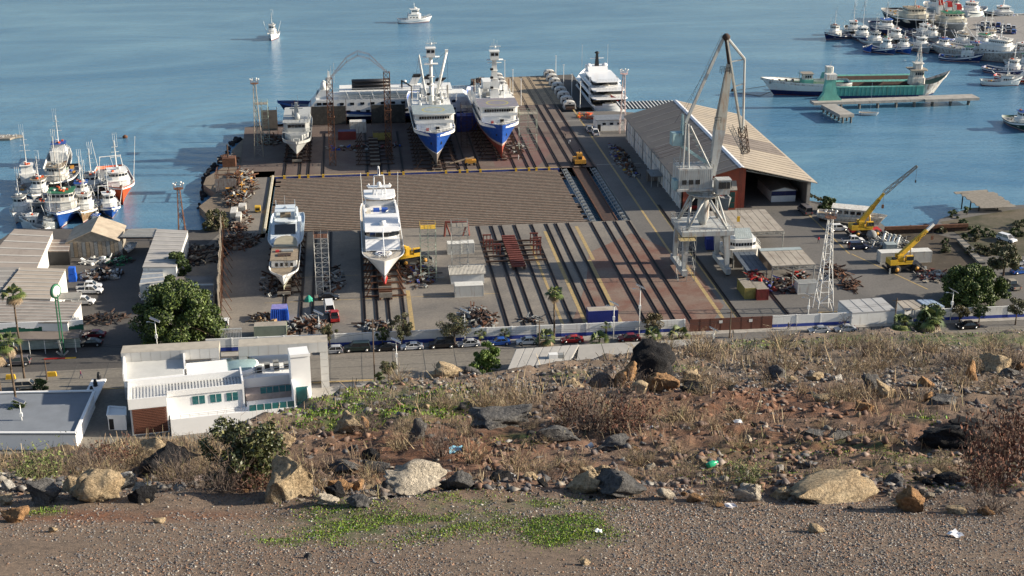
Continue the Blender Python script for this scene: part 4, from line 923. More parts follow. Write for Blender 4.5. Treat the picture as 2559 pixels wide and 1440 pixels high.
# ---- hulls (bow = +x, origin amidships on the keel line / waterline z = 0)
def hull(mb, L, B, zk, bands, zs0, zs1, rake=2.0, um=.55, ov=0.0, bul=.9, deck=DECKGREY, tr=.8, fl=1.0, N=22, stern_round=False, bot=.15, cap=None, kr=0.0):
    """bands = [(z_top, material), ...] from the keel up; last reaches the sheer"""
    zl = [zk]; ml = []
    for i, (zt, m) in enumerate(bands):
        k = 3 if (i == 0 or i == len(bands) - 1) else 1
        for j in range(k): ml.append(m); zl.append(('b', i, (j + 1) / k))
    def sheer(u): t = max(0, (u - .25) / .75); t2 = max(0, (.25 - u) / .25); return zs0 + (zs1 - zs0) * t ** 1.8 + .25 * (zs1 - zs0) * t2 ** 2 * .5
    def hd(u):
        if u < .12: q = tr + (1 - tr) * (u / .12) ** .6 if not stern_round else math.sin(math.acos(max(0, 1 - u / .12)))* 1.0
        else: q = 1
        if u > um: q = 1 - ((u - um) / (1 - um)) ** 2.6
        return B / 2 * max(q, .004)
    def hw(u):
        q = 1 if u > .2 else .75 + .25 * u / .2
        uw = max(.3, um - .24)
        if u > uw: q = 1 - ((u - uw) / (1 - uw)) ** 1.8
        return B / 2 * .96 * max(q, .003)
    rows = len(zl); V = []; us = [1 - (1 - i / (N - 1)) ** 1.35 for i in range(N)]
    for u in us:
        zs = sheer(u); zku = zk + kr * max(0, (u - .75) / .25) ** 2 * 1.0 + (max(0, (.2 - u) / .2) ** 2) * (zs0 - zk) * .25
        for j, e in enumerate(zl):
            if e is zk or j == 0: z = zku
            else:
                i = e[1]; lo = zku if i == 0 else bands[i - 1][0]; hi = zs if i == len(bands) - 1 else bands[i][0]
                z = lo + (max(hi, lo + .01) - lo) * e[2]
                z = min(z, zs) if i < len(bands) - 1 else z
                z = max(z, zku)
            f = (z - zku) / max(.01, zs - zku)
            pw = bot + (.75 - bot) * max(0, (u - .35) / .65) ** 1.5
            half = (hw(u) + (hd(u) - hw(u)) * f ** fl) * (f ** pw if f > 0 else .03)
            x = ov * (1 - f) + u * (L - rake * (1 - f) - ov * (1 - f)) - L / 2
            V.append((x, half, z))
    n = len(V); V2 = V + [(x, -y, z) for x, y, z in V]
    for j in range(rows - 1):
        F = []
        for i in range(N - 1):
            a = i * rows + j; F += [(a, a + rows, a + rows + 1, a + 1), (n + a + 1, n + a + rows + 1, n + a + rows, n + a)]
        F.append((j, j + 1, n + j + 1, n + j)); e_ = (N - 1) * rows + j; F.append((e_ + 1, e_, n + e_, n + e_ + 1))
        b0 = len(mb.v)
        mb.add(V2, F, ml[j], True)
    # deck and inner bulwark
    dv = []; tv = []
    for i, u in enumerate(us):
        zs = sheer(u); h = hd(u); x = u * L - L / 2
        dv.append((x - (.15 if u > .9 else 0), max(.02, h - .12), zs - bul)); tv.append((x, h, zs + .002))
    D = dv + [(x, -y, z) for x, y, z in dv]
    mb.add(D, [(i, i + 1, N + i + 1, N + i) for i in range(N - 1)], deck)
    capm = cap or WHITE
    for sg in (1, -1):
        A_ = [(x, sg * y, z) for x, y, z in tv]; I_ = [(x, sg * max(.01, y - .14), z) for x, y, z in tv]; B_ = [(x, sg * y, z) for x, y, z in dv]
        mb.add(A_ + I_, [(i, i + 1, N + i + 1, N + i) for i in range(N - 1)], capm); mb.add(I_ + B_, [(i, i + 1, N + i + 1, N + i) for i in range(N - 1)], capm)
    mb.add([tv[0], (tv[0][0], -tv[0][1], tv[0][2]), (dv[0][0] + .1, -dv[0][1], dv[0][2]), (dv[0][0] + .1, dv[0][1], dv[0][2])], [(0, 1, 2, 3)], capm)
    return sheer, hd
def winrow(x0, y0, x1, y1, z0, z1, n, mb=None, gap=.25, mat=GLASS, th=.05):
    """n dark panes along the wall line, returned as list of (center, len, ang)"""
    a = Vector((x0, y0, 0)); b_ = Vector((x1, y1, 0)); d = b_ - a; L = d.length; w_ = L / n; ang = math.atan2(d.y, d.x); out = []
    for i in range(n):
        c = a + d * ((i + .5) / n); out.append((Vector((c.x, c.y, (z0 + z1) / 2)), w_ * (1 - gap), ang))
        if mb is not None: mb.box((c.x, c.y, (z0 + z1) / 2), (w_ * (1 - gap), th, z1 - z0), mat, rz=ang)
    return out
def windows(parent, rows, mat=GLASS, th=.08, name='window'):
    """separate window parts sharing mesh data; rows of (x0,y0,x1,y1,z0,z1,n,gap)"""
    cache = {}
    for (x0, y0, x1, y1, z0, z1, n, gap) in rows:
        for c, w_, ang in winrow(x0, y0, x1, y1, z0, z1, n, None, gap):
            k = (round(w_, 2), round(z1 - z0, 2))
            if k not in cache: m_ = MB(); m_.box((0, 0, 0), (w_, th, z1 - z0), mat); cache[k] = m_.mesh(name)
            inst(cache[k], name, parent, c, ang)
def roundhouse(x0, x1, w, nose=.8, k=5):
    """plan outline of a deckhouse with rounded front (towards +x)"""
    pts = [(x0, -w / 2), (x1 - nose, -w / 2)]
    for i in range(1, k): t = math.pi * (-.5 + i / k); pts.append((x1 - nose + nose * math.cos(t), w / 2 * math.sin(t)))
    return pts + [(x1 - nose, w / 2), (x0, w / 2)]
def mastkit(mb, x, z0, z1, r=.12, mat=WHITE, y=0, arms=3, whips=2, rs=random):
    mb.tube((x, y, z0), (x, y, z1), r, mat, 6, r * .6)
    for i in range(arms):
        z = z0 + (z1 - z0) * (.45 + .5 * i / max(1, arms)); l = (z1 - z0) * .12 * (1.3 - i * .25); mb.tube((x, y - l, z), (x, y + l, z), r * .4, mat, 4)
    for i in range(whips): a = y + (i - .5) * .5; mb.tube((x, a, z1 - (z1 - z0) * .2), (x, a, z1 + (z1 - z0) * .25), .03, mat, 3)
BCNT = [0]
def workboat(p, rz, L, B, label, topm=NAVY, hbm=REDBOT, sup=WHITE, fb=1.3, bowh=3.0, house=(.5, .78), tiers=2, deck=DECKGREY, mast=7, booms=0, bands=None, roof=None, seed=1, gal=0, cat='fishing boat', name='fishing_boat', group=None, clutter=10, outr=False, nets=None, z=None, dead=False, stripe=WHITE, hh=2.3, wfrac=.62, rake=None):
    rs = random.Random(seed); roof = roof or (sup, DECKGREY, sup, BLUE, TAN, GREENP, WDIRTY)[seed % 7]; L *= 1.12; B *= 1.22; fb *= 1.25; bowh *= 1.2; hh *= 1.12
    t = thing(name, label, cat, (p[0], p[1], WZ if z is None else z), rz, group)
    h = MB(); zb = .25
    bd = bands or [(zb, hbm), (zb + .14, stripe), (99, topm)]
    bd = [(q, m) for q, m in bd]
    sheer, hd = hull(h, L, B, -.8, bd, fb, bowh, rake or L * .1, .5, L * .03, .7 if L > 12 else .35, deck, N=16, cap=stripe, kr=.3)
    h.build('hull', t)
    x0 = -L / 2 + house[0] * L; x1 = -L / 2 + house[1] * L; w_ = B * wfrac; zd = fb - .55
    d = MB(); d.prism(roundhouse(x0, x1, w_, min(1.2, (x1 - x0) * .25), 4), zd, zd + hh, sup)
    xo = x1
    if tiers > 1:
        xa = x0 + (x1 - x0) * .25; xb = x1 - (x1 - x0) * .12; xo = xb
        d.prism(roundhouse(x0 + (x1 - x0) * .05, x1 + .2, w_ + .5, min(1.3, (x1 - x0) * .25), 4), zd + hh, zd + hh + .1, sup)
    d.build('deckhouse', t)
    zt = zd + hh + (.1 if tiers > 1 else 0); wh = MB()
    if tiers > 1:
        w2 = w_ * .82; wh.prism(roundhouse(xa, xb, w2, min(1.0, (xb - xa) * .3), 4), zt, zt + 2.1, sup)
        wh.prism(roundhouse(xa - .5, xb + .35, w2 + .5, min(1.1, (xb - xa) * .3), 4), zt + 2.1, zt + 2.22, roof or sup); o = wh.build('wheelhouse', t); zc = zt; X0, X1, W2 = xa, xb, w2
        zt += 2.22
    else:
        wh.prism(roundhouse(x0 - .4, x1 + .35, w_ + .4, min(1.2, (x1 - x0) * .25), 4), zt, zt + .12, roof or sup); wh.build('roof', t); zc = zt - hh; X0, X1, W2 = x0, x1, w_; zt += .12
    g = MB(); zc0, zc1 = zc + 1.0, zc + 1.65; nose = min(1.0, (X1 - X0) * .3)
    for sg in (-1, 1):
        winrow(X0 + .3, sg * (W2 / 2 + .01), X1 - nose - .05, sg * (W2 / 2 + .01), zc0, zc1, max(2, int((X1 - X0) / .9)), g, .35)
    pts = roundhouse(X0, X1, W2 + .06, nose, 4)[1:-1]
    for a, b_ in zip(pts, pts[1:]): winrow(a[0] + .02, a[1], b_[0] + .02, b_[1], zc0, zc1, 1 if W2 < 4 else 2, g, .22)
    if tiers > 1:
        for sg in (-1, 1): winrow(x0 + .5, sg * (w_ / 2 + .01), x1 - 1.2, sg * (w_ / 2 + .01), zd + 1.1, zd + 1.5, max(2, int((x1 - x0) / 1.6)), g, .6)
    g.build('windows', t)
    mk = MB(); mz = zt + mast; mx_ = (X0 + X1) / 2 - .3
    mastkit(mk, mx_, zt - .3, mz, .06 + L * .004, sup if not dead else RUSTY, arms=3, whips=3)
    mk.lathe((mx_ + .5, .5, zt), [(.1, 0), (.1, .4), (.45, .55), (.45, .7), (.1, .75)], sup, 8)
    mk.build('mast', t)
    rg = MB(); rg.tube((mx_, 0, mz - .5), (L / 2 - .5, 0, bowh + .2), .025, BLACK, 3); rg.tube((mx_, 0, mz - .5), (-L / 2 + .5, 0, fb + 2.5), .025, BLACK, 3)
    for sg in (-1, 1): rg.tube((mx_, 0, mz - 1), (mx_ - 1, sg * B * .45, fb), .02, BLACK, 3)
    if outr:
        for sg in (-1, 1): rg.tube((mx_ - .8, sg * B * .45, fb + .5), (mx_ - 1.2, sg * (B * .45 + 1.5), fb + L * .42), .09, sup, 5, .05)
    for i in range(booms):
        a = rs.uniform(-.35, .35); rg.tube((x0 - .6, i * .8 - .4, zd + 1.5), (x0 - L * .25, i * 1.6 - .8 + a, zd + L * .28), .12, sup, 6, .08)
    rg.build('rigging', t)
    bx = MB()
    bx.rail([(L / 2 - .6, 0, bowh), (L * .3, hd(.8) - .1, sheer(.8)), (L * .12, hd(.62) - .1, sheer(.62))], .8, sup, .03, 1.4)
    bx.rail([(L / 2 - .6, 0, bowh), (L * .3, -hd(.8) + .1, sheer(.8)), (L * .12, -hd(.62) + .1, sheer(.62))], .8, sup, .03, 1.4)
    if tiers > 1: bx.rail([(x0 + .1, -w_ / 2, zt - 2.2), (x0 + .1, w_ / 2, zt - 2.2)], .9, sup, .03, 1.2)
    bx.build('railing', t, kind='stuff')
    if gal:   # gallows aft
        ga = MB(); gx = -L / 2 + L * .12
        for sg in (-1, 1): ga.tube((gx, sg * B * .36, fb - .6), (gx + .3, sg * B * .3, fb + gal), .1, sup, 5)
        ga.tube((gx + .3, -B * .32, fb + gal), (gx + .3, B * .32, fb + gal), .12, sup, 5); ga.tube((gx + .3, 0, fb + gal), (x0, 0, zd + hh), .07, sup, 4); ga.build('gallows', t)
    if clutter:
        c = MB(); cm = [RUSTY, STEEL, ORYEL, BLACK, WHITE, OLDWOOD, M('blue_tarp', (.02, .08, .4), .6), GREENP]
        for i in range(clutter):
            x = rs.uniform(-L / 2 + .8, x0 - .4); y = rs.uniform(-B * .35, B * .35); s_ = rs.uniform(.25, .9); c.box((x, y, zd + s_ * .25), (s_, s_ * rs.uniform(.5, 1.4), s_ * rs.uniform(.4, .9)), rs.choice(cm), rz=rs.uniform(0, 3))
        for i in range(max(2, clutter // 3)):
            x = rs.uniform(X0, X1 - .6); c.box((x, rs.uniform(-W2 * .3, W2 * .3), zt + .2), (.5, .6, .4), rs.choice([sup, STEEL, ORANGE]), rz=rs.uniform(0, 3))
        x = x1 + 1.0
        for i in range(3): c.box((x + rs.uniform(0, L * .1), rs.uniform(-.6, .6), sheer(.85) - .5), (.5, .6, .6), rs.choice([RUSTY, STEEL, sup]), rz=rs.random())
        if nets: c.lathe(((x0 - L / 2) / 2, 0, zd), [(B * .28, 0), (B * .25, .5), (B * .1, .8)], nets, 9)
        c.build('deck_gear', t, kind='stuff')
    return t
# ---- lattice towers and scaffolds
def light_tower(p, h, label, mat=STEEL, w0=2.6, w1=.7, cage=True, cagemat=None, group=None, lamps=6, name='floodlight_tower'):
    t = thing(name, label, 'light tower', p, 0, group); f = MB(); q = Matrix.Identity(3)
    f.lattice((0, 0, 0), (0, 0, h * .45), w0, mat, .09, .05, 2.4, q, w1 + (w0 - w1) * .45); f.lattice((0, 0, h * .45), (0, 0, h), w1 + (w0 - w1) * .45, mat, .08, .05, 1.9, q, w1)
    f.build('frame', t); c = MB(); cm = cagemat or mat
    c.lathe((0, 0, h), [(.8, 0), (1.15, .05), (1.15, .12)], cm, 12, False)
    for i in range(10):
        a = i * math.pi / 5; b_ = (i + 1) * math.pi / 5
        for z in (.12, .6, 1.2): c.tube((1.15 * math.cos(a), 1.15 * math.sin(a), h + z), (1.15 * math.cos(b_), 1.15 * math.sin(b_), h + z), .03, cm, 3)
        c.tube((1.15 * math.cos(a), 1.15 * math.sin(a), h), (1.15 * math.cos(a), 1.15 * math.sin(a), h + 1.2), .03, cm, 3)
    c.build('platform', t); lm = MB(); lm.lathe((0, 0, 0), [(.08, -.2), (.22, 0), (.24, .06)], WHITE, 8); lme = lm.mesh('floodlight')
    for i in range(lamps): a = i * 6.28 / lamps; inst(lme, 'floodlight', t, (1.2 * math.cos(a), 1.2 * math.sin(a), h + 1.35), rot=(R(70), 0, a))
    return t
def scaffold(p, w, d, h, label, mat=STEEL, rz=0, group=None, name='scaffold_tower', topm=None, lv=2.0):
    t = thing(name, label, 'scaffold tower', p, rz, group); f = MB(); n = max(2, int(h / lv))
    cs = [(-w / 2, -d / 2), (w / 2, -d / 2), (w / 2, d / 2), (-w / 2, d / 2), (0, -d / 2), (0, d / 2)]
    for x, y in cs: f.tube((x, y, 0), (x, y, h + 1), .055, mat, 4)
    for k in range(n + 1):
        z = h * k / n
        for a, b_ in ((0, 1), (1, 2), (2, 3), (3, 0)): f.tube((*cs[a], z), (*cs[b_], z), .045, mat, 4, cap=False)
        if k < n:
            z2 = h * (k + 1) / n
            for a, b_ in ((0, 1), (1, 2), (2, 3), (3, 0)):
                A_, B_ = (cs[a], cs[b_]) if k % 2 else (cs[b_], cs[a]); f.tube((*A_, z), (*B_, z2), .035, mat, 3, cap=False)
    f.build('frame', t); pl = MB()
    pl.bz(-w / 2, w / 2, -d / 2, d / 2, h, h + .06, topm or OLDWOOD); pl.build('platform', t)
    rl = MB(); rl.rail([(-w / 2, -d / 2, h), (w / 2, -d / 2, h), (w / 2, d / 2, h), (-w / 2, d / 2, h), (-w / 2, -d / 2, h)], 1.0, topm or mat, .035, 1.2); rl.build('railing', t)
    return t
# ---- containers (long side along x)
def container(p, L, W, H, mat, label, rz=0, roofm=None, doorm=None, group=None, junk=None, name='shipping_container', cat='shipping container'):
    t = thing(name, label, cat, p, rz, group); b_ = MB(); b_.bz(-L / 2 + .04, L / 2 - .04, -W / 2 + .04, W / 2 - .04, .12, H - .04, mat)
    b_.build('body', t); c = MB(); n = int(L / .32)
    for i in range(n):
        x = -L / 2 + .12 + (L - .24) * (i + .25) / n
        for sg in (-1, 1): c.bz(x, x + .16, sg * (W / 2 - .045), sg * (W / 2 + .0), .2, H - .15, mat)
    m_ = int(W / .32)
    for i in range(m_):
        y = -W / 2 + .12 + (W - .24) * (i + .25) / m_; c.bz(-L / 2, -L / 2 + .045, y, y + .14, .2, H - .15, mat)
    c.build('ribs', t); f = MB()
    for sx in (-1, 1):
        for sy in (-1, 1): f.bz(sx * (L / 2 - .08), sx * (L / 2 + .02), sy * (W / 2 - .08), sy * (W / 2 + .02), 0, H, mat)
    for sy in (-1, 1): f.bz(-L / 2, L / 2, sy * (W / 2 - .06), sy * (W / 2 + .03), H - .13, H, mat); f.bz(-L / 2, L / 2, sy * (W / 2 - .06), sy * (W / 2 + .03), 0, .15, mat)
    f.build('frame', t); r = MB(); r.bz(-L / 2 + .05, L / 2 - .05, -W / 2 + .05, W / 2 - .05, H - .03, H + .005, roofm or mat); r.build('roof', t)
    d = MB()
    for sy in (-1, 1):
        d.bz(L / 2 - .02, L / 2 + .05, sy * .04, sy * (W / 2 - .08), .18, H - .16, doorm or mat)
        for k in (.3, .75): d.tube((L / 2 + .08, sy * W / 2 * k, .25), (L / 2 + .08, sy * W / 2 * k, H - .25), .025, CHROME, 4)
    d.build('door', t); return t
# ---- foliage
LEAFM = tinted('tree_leaf', .6, 0, 3)
def crown(parent, lobes, n, size, cols_, seed, thin=.6, shell=.6, name='crown'):
    r = np.random.RandomState(seed); VV = []; CC = []
    for (c, rad, k) in lobes:
        V, C = leafcloud(r, int(n * k), c, rad, size, cols_, thin, shell); VV.append(V); CC.append(np.repeat(C, 4, 0))
    V = np.concatenate(VV); return npmesh(name, V, np.arange(len(V)).reshape(-1, 4), [LEAFM], parent=parent, colors=np.concatenate(CC))
GR1 = [(.035, .06, .012), (.055, .09, .018), (.025, .04, .01), (.08, .12, .025)]
GR2 = [(.09, .15, .02), (.06, .11, .02), (.13, .19, .03)]
GR3 = [(.07, .085, .03), (.10, .10, .04), (.05, .06, .025), (.13, .10, .05)]
def tree(p, h, w, label, cols_=GR1, seed=1, trunk=.35, n=5000, lobes=26, size=.18, group=None, lean=0, dep=None, base=None, name='tree', clump=.3):
    t = thing(name, label, 'tree', p, 0, group); rs = random.Random(seed); L = []; dep = dep or w; b0 = trunk * h
    for i in range(lobes):
        a = rs.uniform(0, 6.28); q_ = rs.random() ** .5; zz = rs.random(); env = math.sqrt(max(.05, 1 - (max(0, zz - .25) / .8) ** 2)) if trunk < .2 else math.sin(math.pi * (.12 + .76 * zz)) ** .7
        x = math.cos(a) * q_ * w / 2 * env * .92; y = math.sin(a) * q_ * dep / 2 * env * .92; z_ = b0 + zz * (h - b0) * .88; rr = clump * w * .5 * rs.uniform(.7, 1.25)
        L.append(((x + lean * zz, y, z_), (rr, rr, rr * .75), 1 / lobes))
    crown(t, L, n, size, cols_, seed)
    tm = MB(); r0 = .05 * w if w < 8 else .45; top = Vector((lean * .3, 0, b0 + (h - b0) * .35)); tm.tube((0, 0, -.1), top, r0 * .6 + .04, BARK, 7, r0 * .35)
    for c, _, _ in L[::2]: tm.tube(top * rs.uniform(.6, 1), c, r0 * .22 + .01, BARK, 4, .015)
    tm.build('trunk', t); return t
def palm(p, h, r, label, seed=1, group=None, skirt=True, bushy=False, fr=34):
    t = thing('palm_tree', label, 'palm tree', p, 0, group); rs = np.random.RandomState(seed)
    tb = MB(); pts = [(math.sin(i * 1.1) * .03 * h * .1, 0, h * i / 6) for i in range(7)]
    for i in range(6): tb.tube(pts[i], pts[i + 1], .22 - i * .012, BARK, 8, .22 - (i + 1) * .012)
    tb.build('trunk', t)
    V = []; F = []; C = []; V2 = []; F2 = []; C2 = []
    def fan(tgtV, tgtF, tgtC, el, az, L, c):
        d = np.array([math.cos(az) * math.cos(el), math.sin(az) * math.cos(el), math.sin(el)]); side = np.cross(d, [0, 0, 1.0]); side /= np.linalg.norm(side) + 1e-6; up = np.cross(side, d)
        o = np.array([0, 0, h]) + d * .1; hub = o + d * L * .45 + np.array([0, 0, -.02]) * L
        b_ = len(tgtV); tgtV.extend([o - side * .02, o + side * .02, hub + side * .02, hub - side * .02]); tgtF.append([b_, b_ + 1, b_ + 2, b_ + 3]); tgtC.extend([c * .8] * 4)
        for k in range(9):
            a = (k - 4) / 4 * 1.15; dd = d * math.cos(a) + side * math.sin(a); tip = hub + dd * L * .6 * (1 - .12 * abs(a)) + np.array([0, 0, -L * .16 * (1 + abs(a))]); mid = hub + dd * L * .33
            sd_ = np.cross(dd, up); sd_ /= np.linalg.norm(sd_) + 1e-6; w_ = L * .055; b_ = len(tgtV); cc = c * (.8 + .4 * rs.rand())
            tgtV.extend([hub, mid + sd_ * w_, tip, mid - sd_ * w_]); tgtF.append([b_, b_ + 1, b_ + 2, b_ + 3]); tgtC.extend([cc] * 4)
    for i in range(fr): fan(V, F, C, rs.uniform(-.25, 1.35), rs.uniform(0, 6.28), r * rs.uniform(.8, 1.1), np.array([(.10, .14, .035), (.16, .18, .05), (.06, .09, .03)][rs.randint(3)]))
    npmesh('fronds', V, F, [LEAFM], parent=t, colors=np.array(C))
    if skirt:
        for i in range(fr // 2): fan(V2, F2, C2, rs.uniform(-1.35, -.5), rs.uniform(0, 6.28), r * rs.uniform(.7, .95), np.array([.24, .17, .10]))
        npmesh('dead_fronds', V2, F2, [LEAFM], parent=t, colors=np.array(C2))
    return t
def solar_lamp(p, h, label, rz=0, group='solar street lamps'):
    t = thing('solar_street_lamp', label, 'street lamp', p, rz, group); m_ = MB(); m_.tube((0, 0, 0), (0, 0, h), .11, WHITE, 8, .07); m_.build('pole', t)
    m_ = MB(); m_.box((0, 0, h + .25), (2.0, 1.0, .06), M('solar_panel', (.05, .06, .09), .2, .1), mx=Matrix.Rotation(R(28), 3, 'Y')); m_.box((0, 0, h + .21), (2.04, 1.04, .04), WHITE, mx=Matrix.Rotation(R(28), 3, 'Y')); m_.build('solar_panel', t)
    m_ = MB(); m_.box((0, 0, h * .62), (.45, .4, .7), WHITE); m_.build('battery_box', t)
    m_ = MB(); m_.tube((0, 0, h - .5), (-1.1, 0, h - .2), .04, WHITE, 5); m_.box((-1.3, 0, h - .18), (.6, .22, .1), WHITE); m_.build('lamp_head', t); return t
SKIN = M('skin', (.35, .2, .14), .6, .1)
def person(p, rz, label, shirt=(.1, .1, .1), legs=(.05, .06, .1), pose='walk', group=None, extra=None):
    t = thing('person', label, 'person', p, rz, group); me = bpy.data.meshes.new('body')
    s_ = .22 if pose == 'walk' else .05
    J = [(0, 0, .95), (0, 0, 1.2), (0, 0, 1.45), (.02, 0, 1.55), (.03, 0, 1.68), (0, .11, .9), (s_, .11, .5), (s_ - .05, .11, .06), (s_ + .12, .11, .04), (0, -.11, .9), (-s_ * .6, -.11, .5), (-s_ * 1.6, -.11, .08), (-s_ * 1.6 + .15, -.11, .04),
         (0, .2, 1.42), (-.04, .25, 1.15), (.1, .26, .92), (0, -.2, 1.42), (.06, -.25, 1.15), (.2, -.24, .95)]
    if pose == 'bend': J[1:5] = [(.2, 0, 1.1), (.4, 0, 1.15), (.5, 0, 1.12), (.58, 0, 1.06)]; J[13:19] = [(.4, .2, 1.1), (.45, .22, .85), (.55, .15, .65), (.4, -.2, 1.1), (.45, -.22, .85), (.55, -.15, .65)]
    Ed = [(0, 1), (1, 2), (2, 3), (3, 4), (0, 5), (5, 6), (6, 7), (7, 8), (0, 9), (9, 10), (10, 11), (11, 12), (2, 13), (13, 14), (14, 15), (2, 16), (16, 17), (17, 18)]
    me.from_pydata(J, Ed, []); o = bpy.data.objects.new('body', me); col.objects.link(o)
    o.modifiers.new('skin', 'SKIN'); sv = me.skin_vertices[0].data
    rr = [.15, .14, .15, .06, .11, .1, .07, .05, .045, .1, .07, .05, .045, .07, .05, .04, .07, .05, .04]
    for i, v in enumerate(sv): v.radius = (rr[i], rr[i]); v.use_root = (i == 0)
    o.modifiers.new('sub', 'SUBSURF').levels = 1
    dg = bpy.context.evaluated_depsgraph_get(); dg.update(); m2 = bpy.data.meshes.new_from_object(o.evaluated_get(dg)); bpy.data.objects.remove(o)
    ms_ = [M('shirt_%d_%d_%d' % tuple(int(c * 99) for c in shirt), shirt, .9, .1), M('trousers_%d_%d_%d' % tuple(int(c * 99) for c in legs), legs, .9, .1), SKIN, BLACK]
    m2.materials.clear()
    for m_ in ms_: m2.materials.append(m_)
    for f in m2.polygons:
        z = f.center.z; c = f.center
        f.material_index = 0 if z > .93 else 1
        if z < .1: f.material_index = 3
        if pose != 'bend' and z > 1.52: f.material_index = 3 if z > 1.72 or c.x < .02 else 2
        if pose == 'bend' and c.x > .5 and z > .9: f.material_index = 2
        f.use_smooth = True
    o = bpy.data.objects.new('body', m2); col.objects.link(o); o.parent = t; return t
# ---- buildings
def gable_shed(name, label, x0, x1, y0, y1, he, hr, wallm, roofm, axis='y', cat='shed', over=.4, parent_only=False, rx=None, rz_walls=True):
    """axis = direction of the ridge; rx = ridge position across"""
    t = thing(name, label, cat, ((x0 + x1) / 2, (y0 + y1) / 2, 0)); a, b_ = (x1 - x0) / 2, (y1 - y0) / 2
    w_ = MB(); r = MB(); rr = 0 if rx is None else rx
    if axis == 'y':
        w_.prof([(-a, 0), (a, 0), (a, he), (rr, hr), (-a, he)], -b_, b_, wallm, axis='y'); ov = over
        r.prof([(-a - ov, he - .15), (rr, hr + .05), (rr, hr + .2), (-a - ov, he)], -b_ - ov, b_ + ov, roofm, axis='y'); r.prof([(a + ov, he - .15), (a + ov, he), (rr, hr + .2), (rr, hr + .05)], -b_ - ov, b_ + ov, roofm, axis='y')
    else:
        w_.prof([(-b_, 0), (b_, 0), (b_, he), (rr, hr), (-b_, he)], -a, a, wallm, axis='x'); ov = over
        r.prof([(-b_ - ov, he - .15), (rr, hr + .05), (rr, hr + .2), (-b_ - ov, he)], -a - ov, a + ov, roofm, axis='x'); r.prof([(b_ + ov, he - .15), (b_ + ov, he), (rr, hr + .2), (rr, hr + .05)], -a - ov, a + ov, roofm, axis='x')
    if rz_walls: w_.build('wall', t)
    r.build('roof', t); return t
def sheets(t, A_, B_, C_, D_, n, mat, name='roof_sheet', lift=.03, every=1, gap=.08, wd=None):
    """long roof sheets over the quad A-B (low edge) D-C (ridge edge), each its own part, n along A-B"""
    A_, B_, C_, D_ = (Vector(q_) for q_ in (A_, B_, C_, D_)); nn = (B_ - A_).cross(D_ - A_).normalized()
    if nn.z < 0: nn = -nn
    for i in range(0, n, every):
        u0, u1 = (i + gap) / n, (i + 1 - gap) / n
        if wd: u1 = u0 + wd / n
        m_ = MB(); q_ = [A_.lerp(B_, u0), A_.lerp(B_, u1), D_.lerp(C_, u1), D_.lerp(C_, u0)]
        up = nn * lift; m_.add([p_ for p_ in q_] + [p_ + up for p_ in q_], [(4, 5, 6, 7), (0, 1, 5, 4), (1, 2, 6, 5), (2, 3, 7, 6), (3, 0, 4, 7)], mat); m_.build(name, t)
# ================================================================ SHIPS ON THE HARD
def cradle(x, y0, y1, w_, label, mat=DARKRUST, z=1.2):
    t = thing('keel_cradle', label, 'ship cradle', (x, (y0 + y1) / 2, 0)); L = (y1 - y0) / 2; m_ = MB()
    for s in (-1, 1): m_.bz(s * 1.2 - .2, s * 1.2 + .2, -L, L, .16, .6, mat)
    m_.build('long_beam', t); m_ = MB(); n = max(3, int(L * 2 / 1.3))
    for i in range(n): y = -L + .3 + i * (2 * L - .6) / (n - 1); m_.bz(-1.4, 1.4, y - .13, y + .13, .55, z - .05, OLDWOOD if i % 3 == 0 else mat)
    m_.build('keel_blocks', t); m_ = MB()
    for i in range(max(2, n // 3)):
        y = -L + 2 + i * (2 * L - 4) / max(1, n // 3 - 1); m_ = MB(); m_.bz(-w_, w_, y - .15, y + .15, .2, .5, mat)
        for s in (-1, 1): m_.beam((s * w_ * .9, y, .4), (s * w_ * .62, y, 3.2), .25, .25, mat)
        m_.build('bilge_arm', t)
    return t
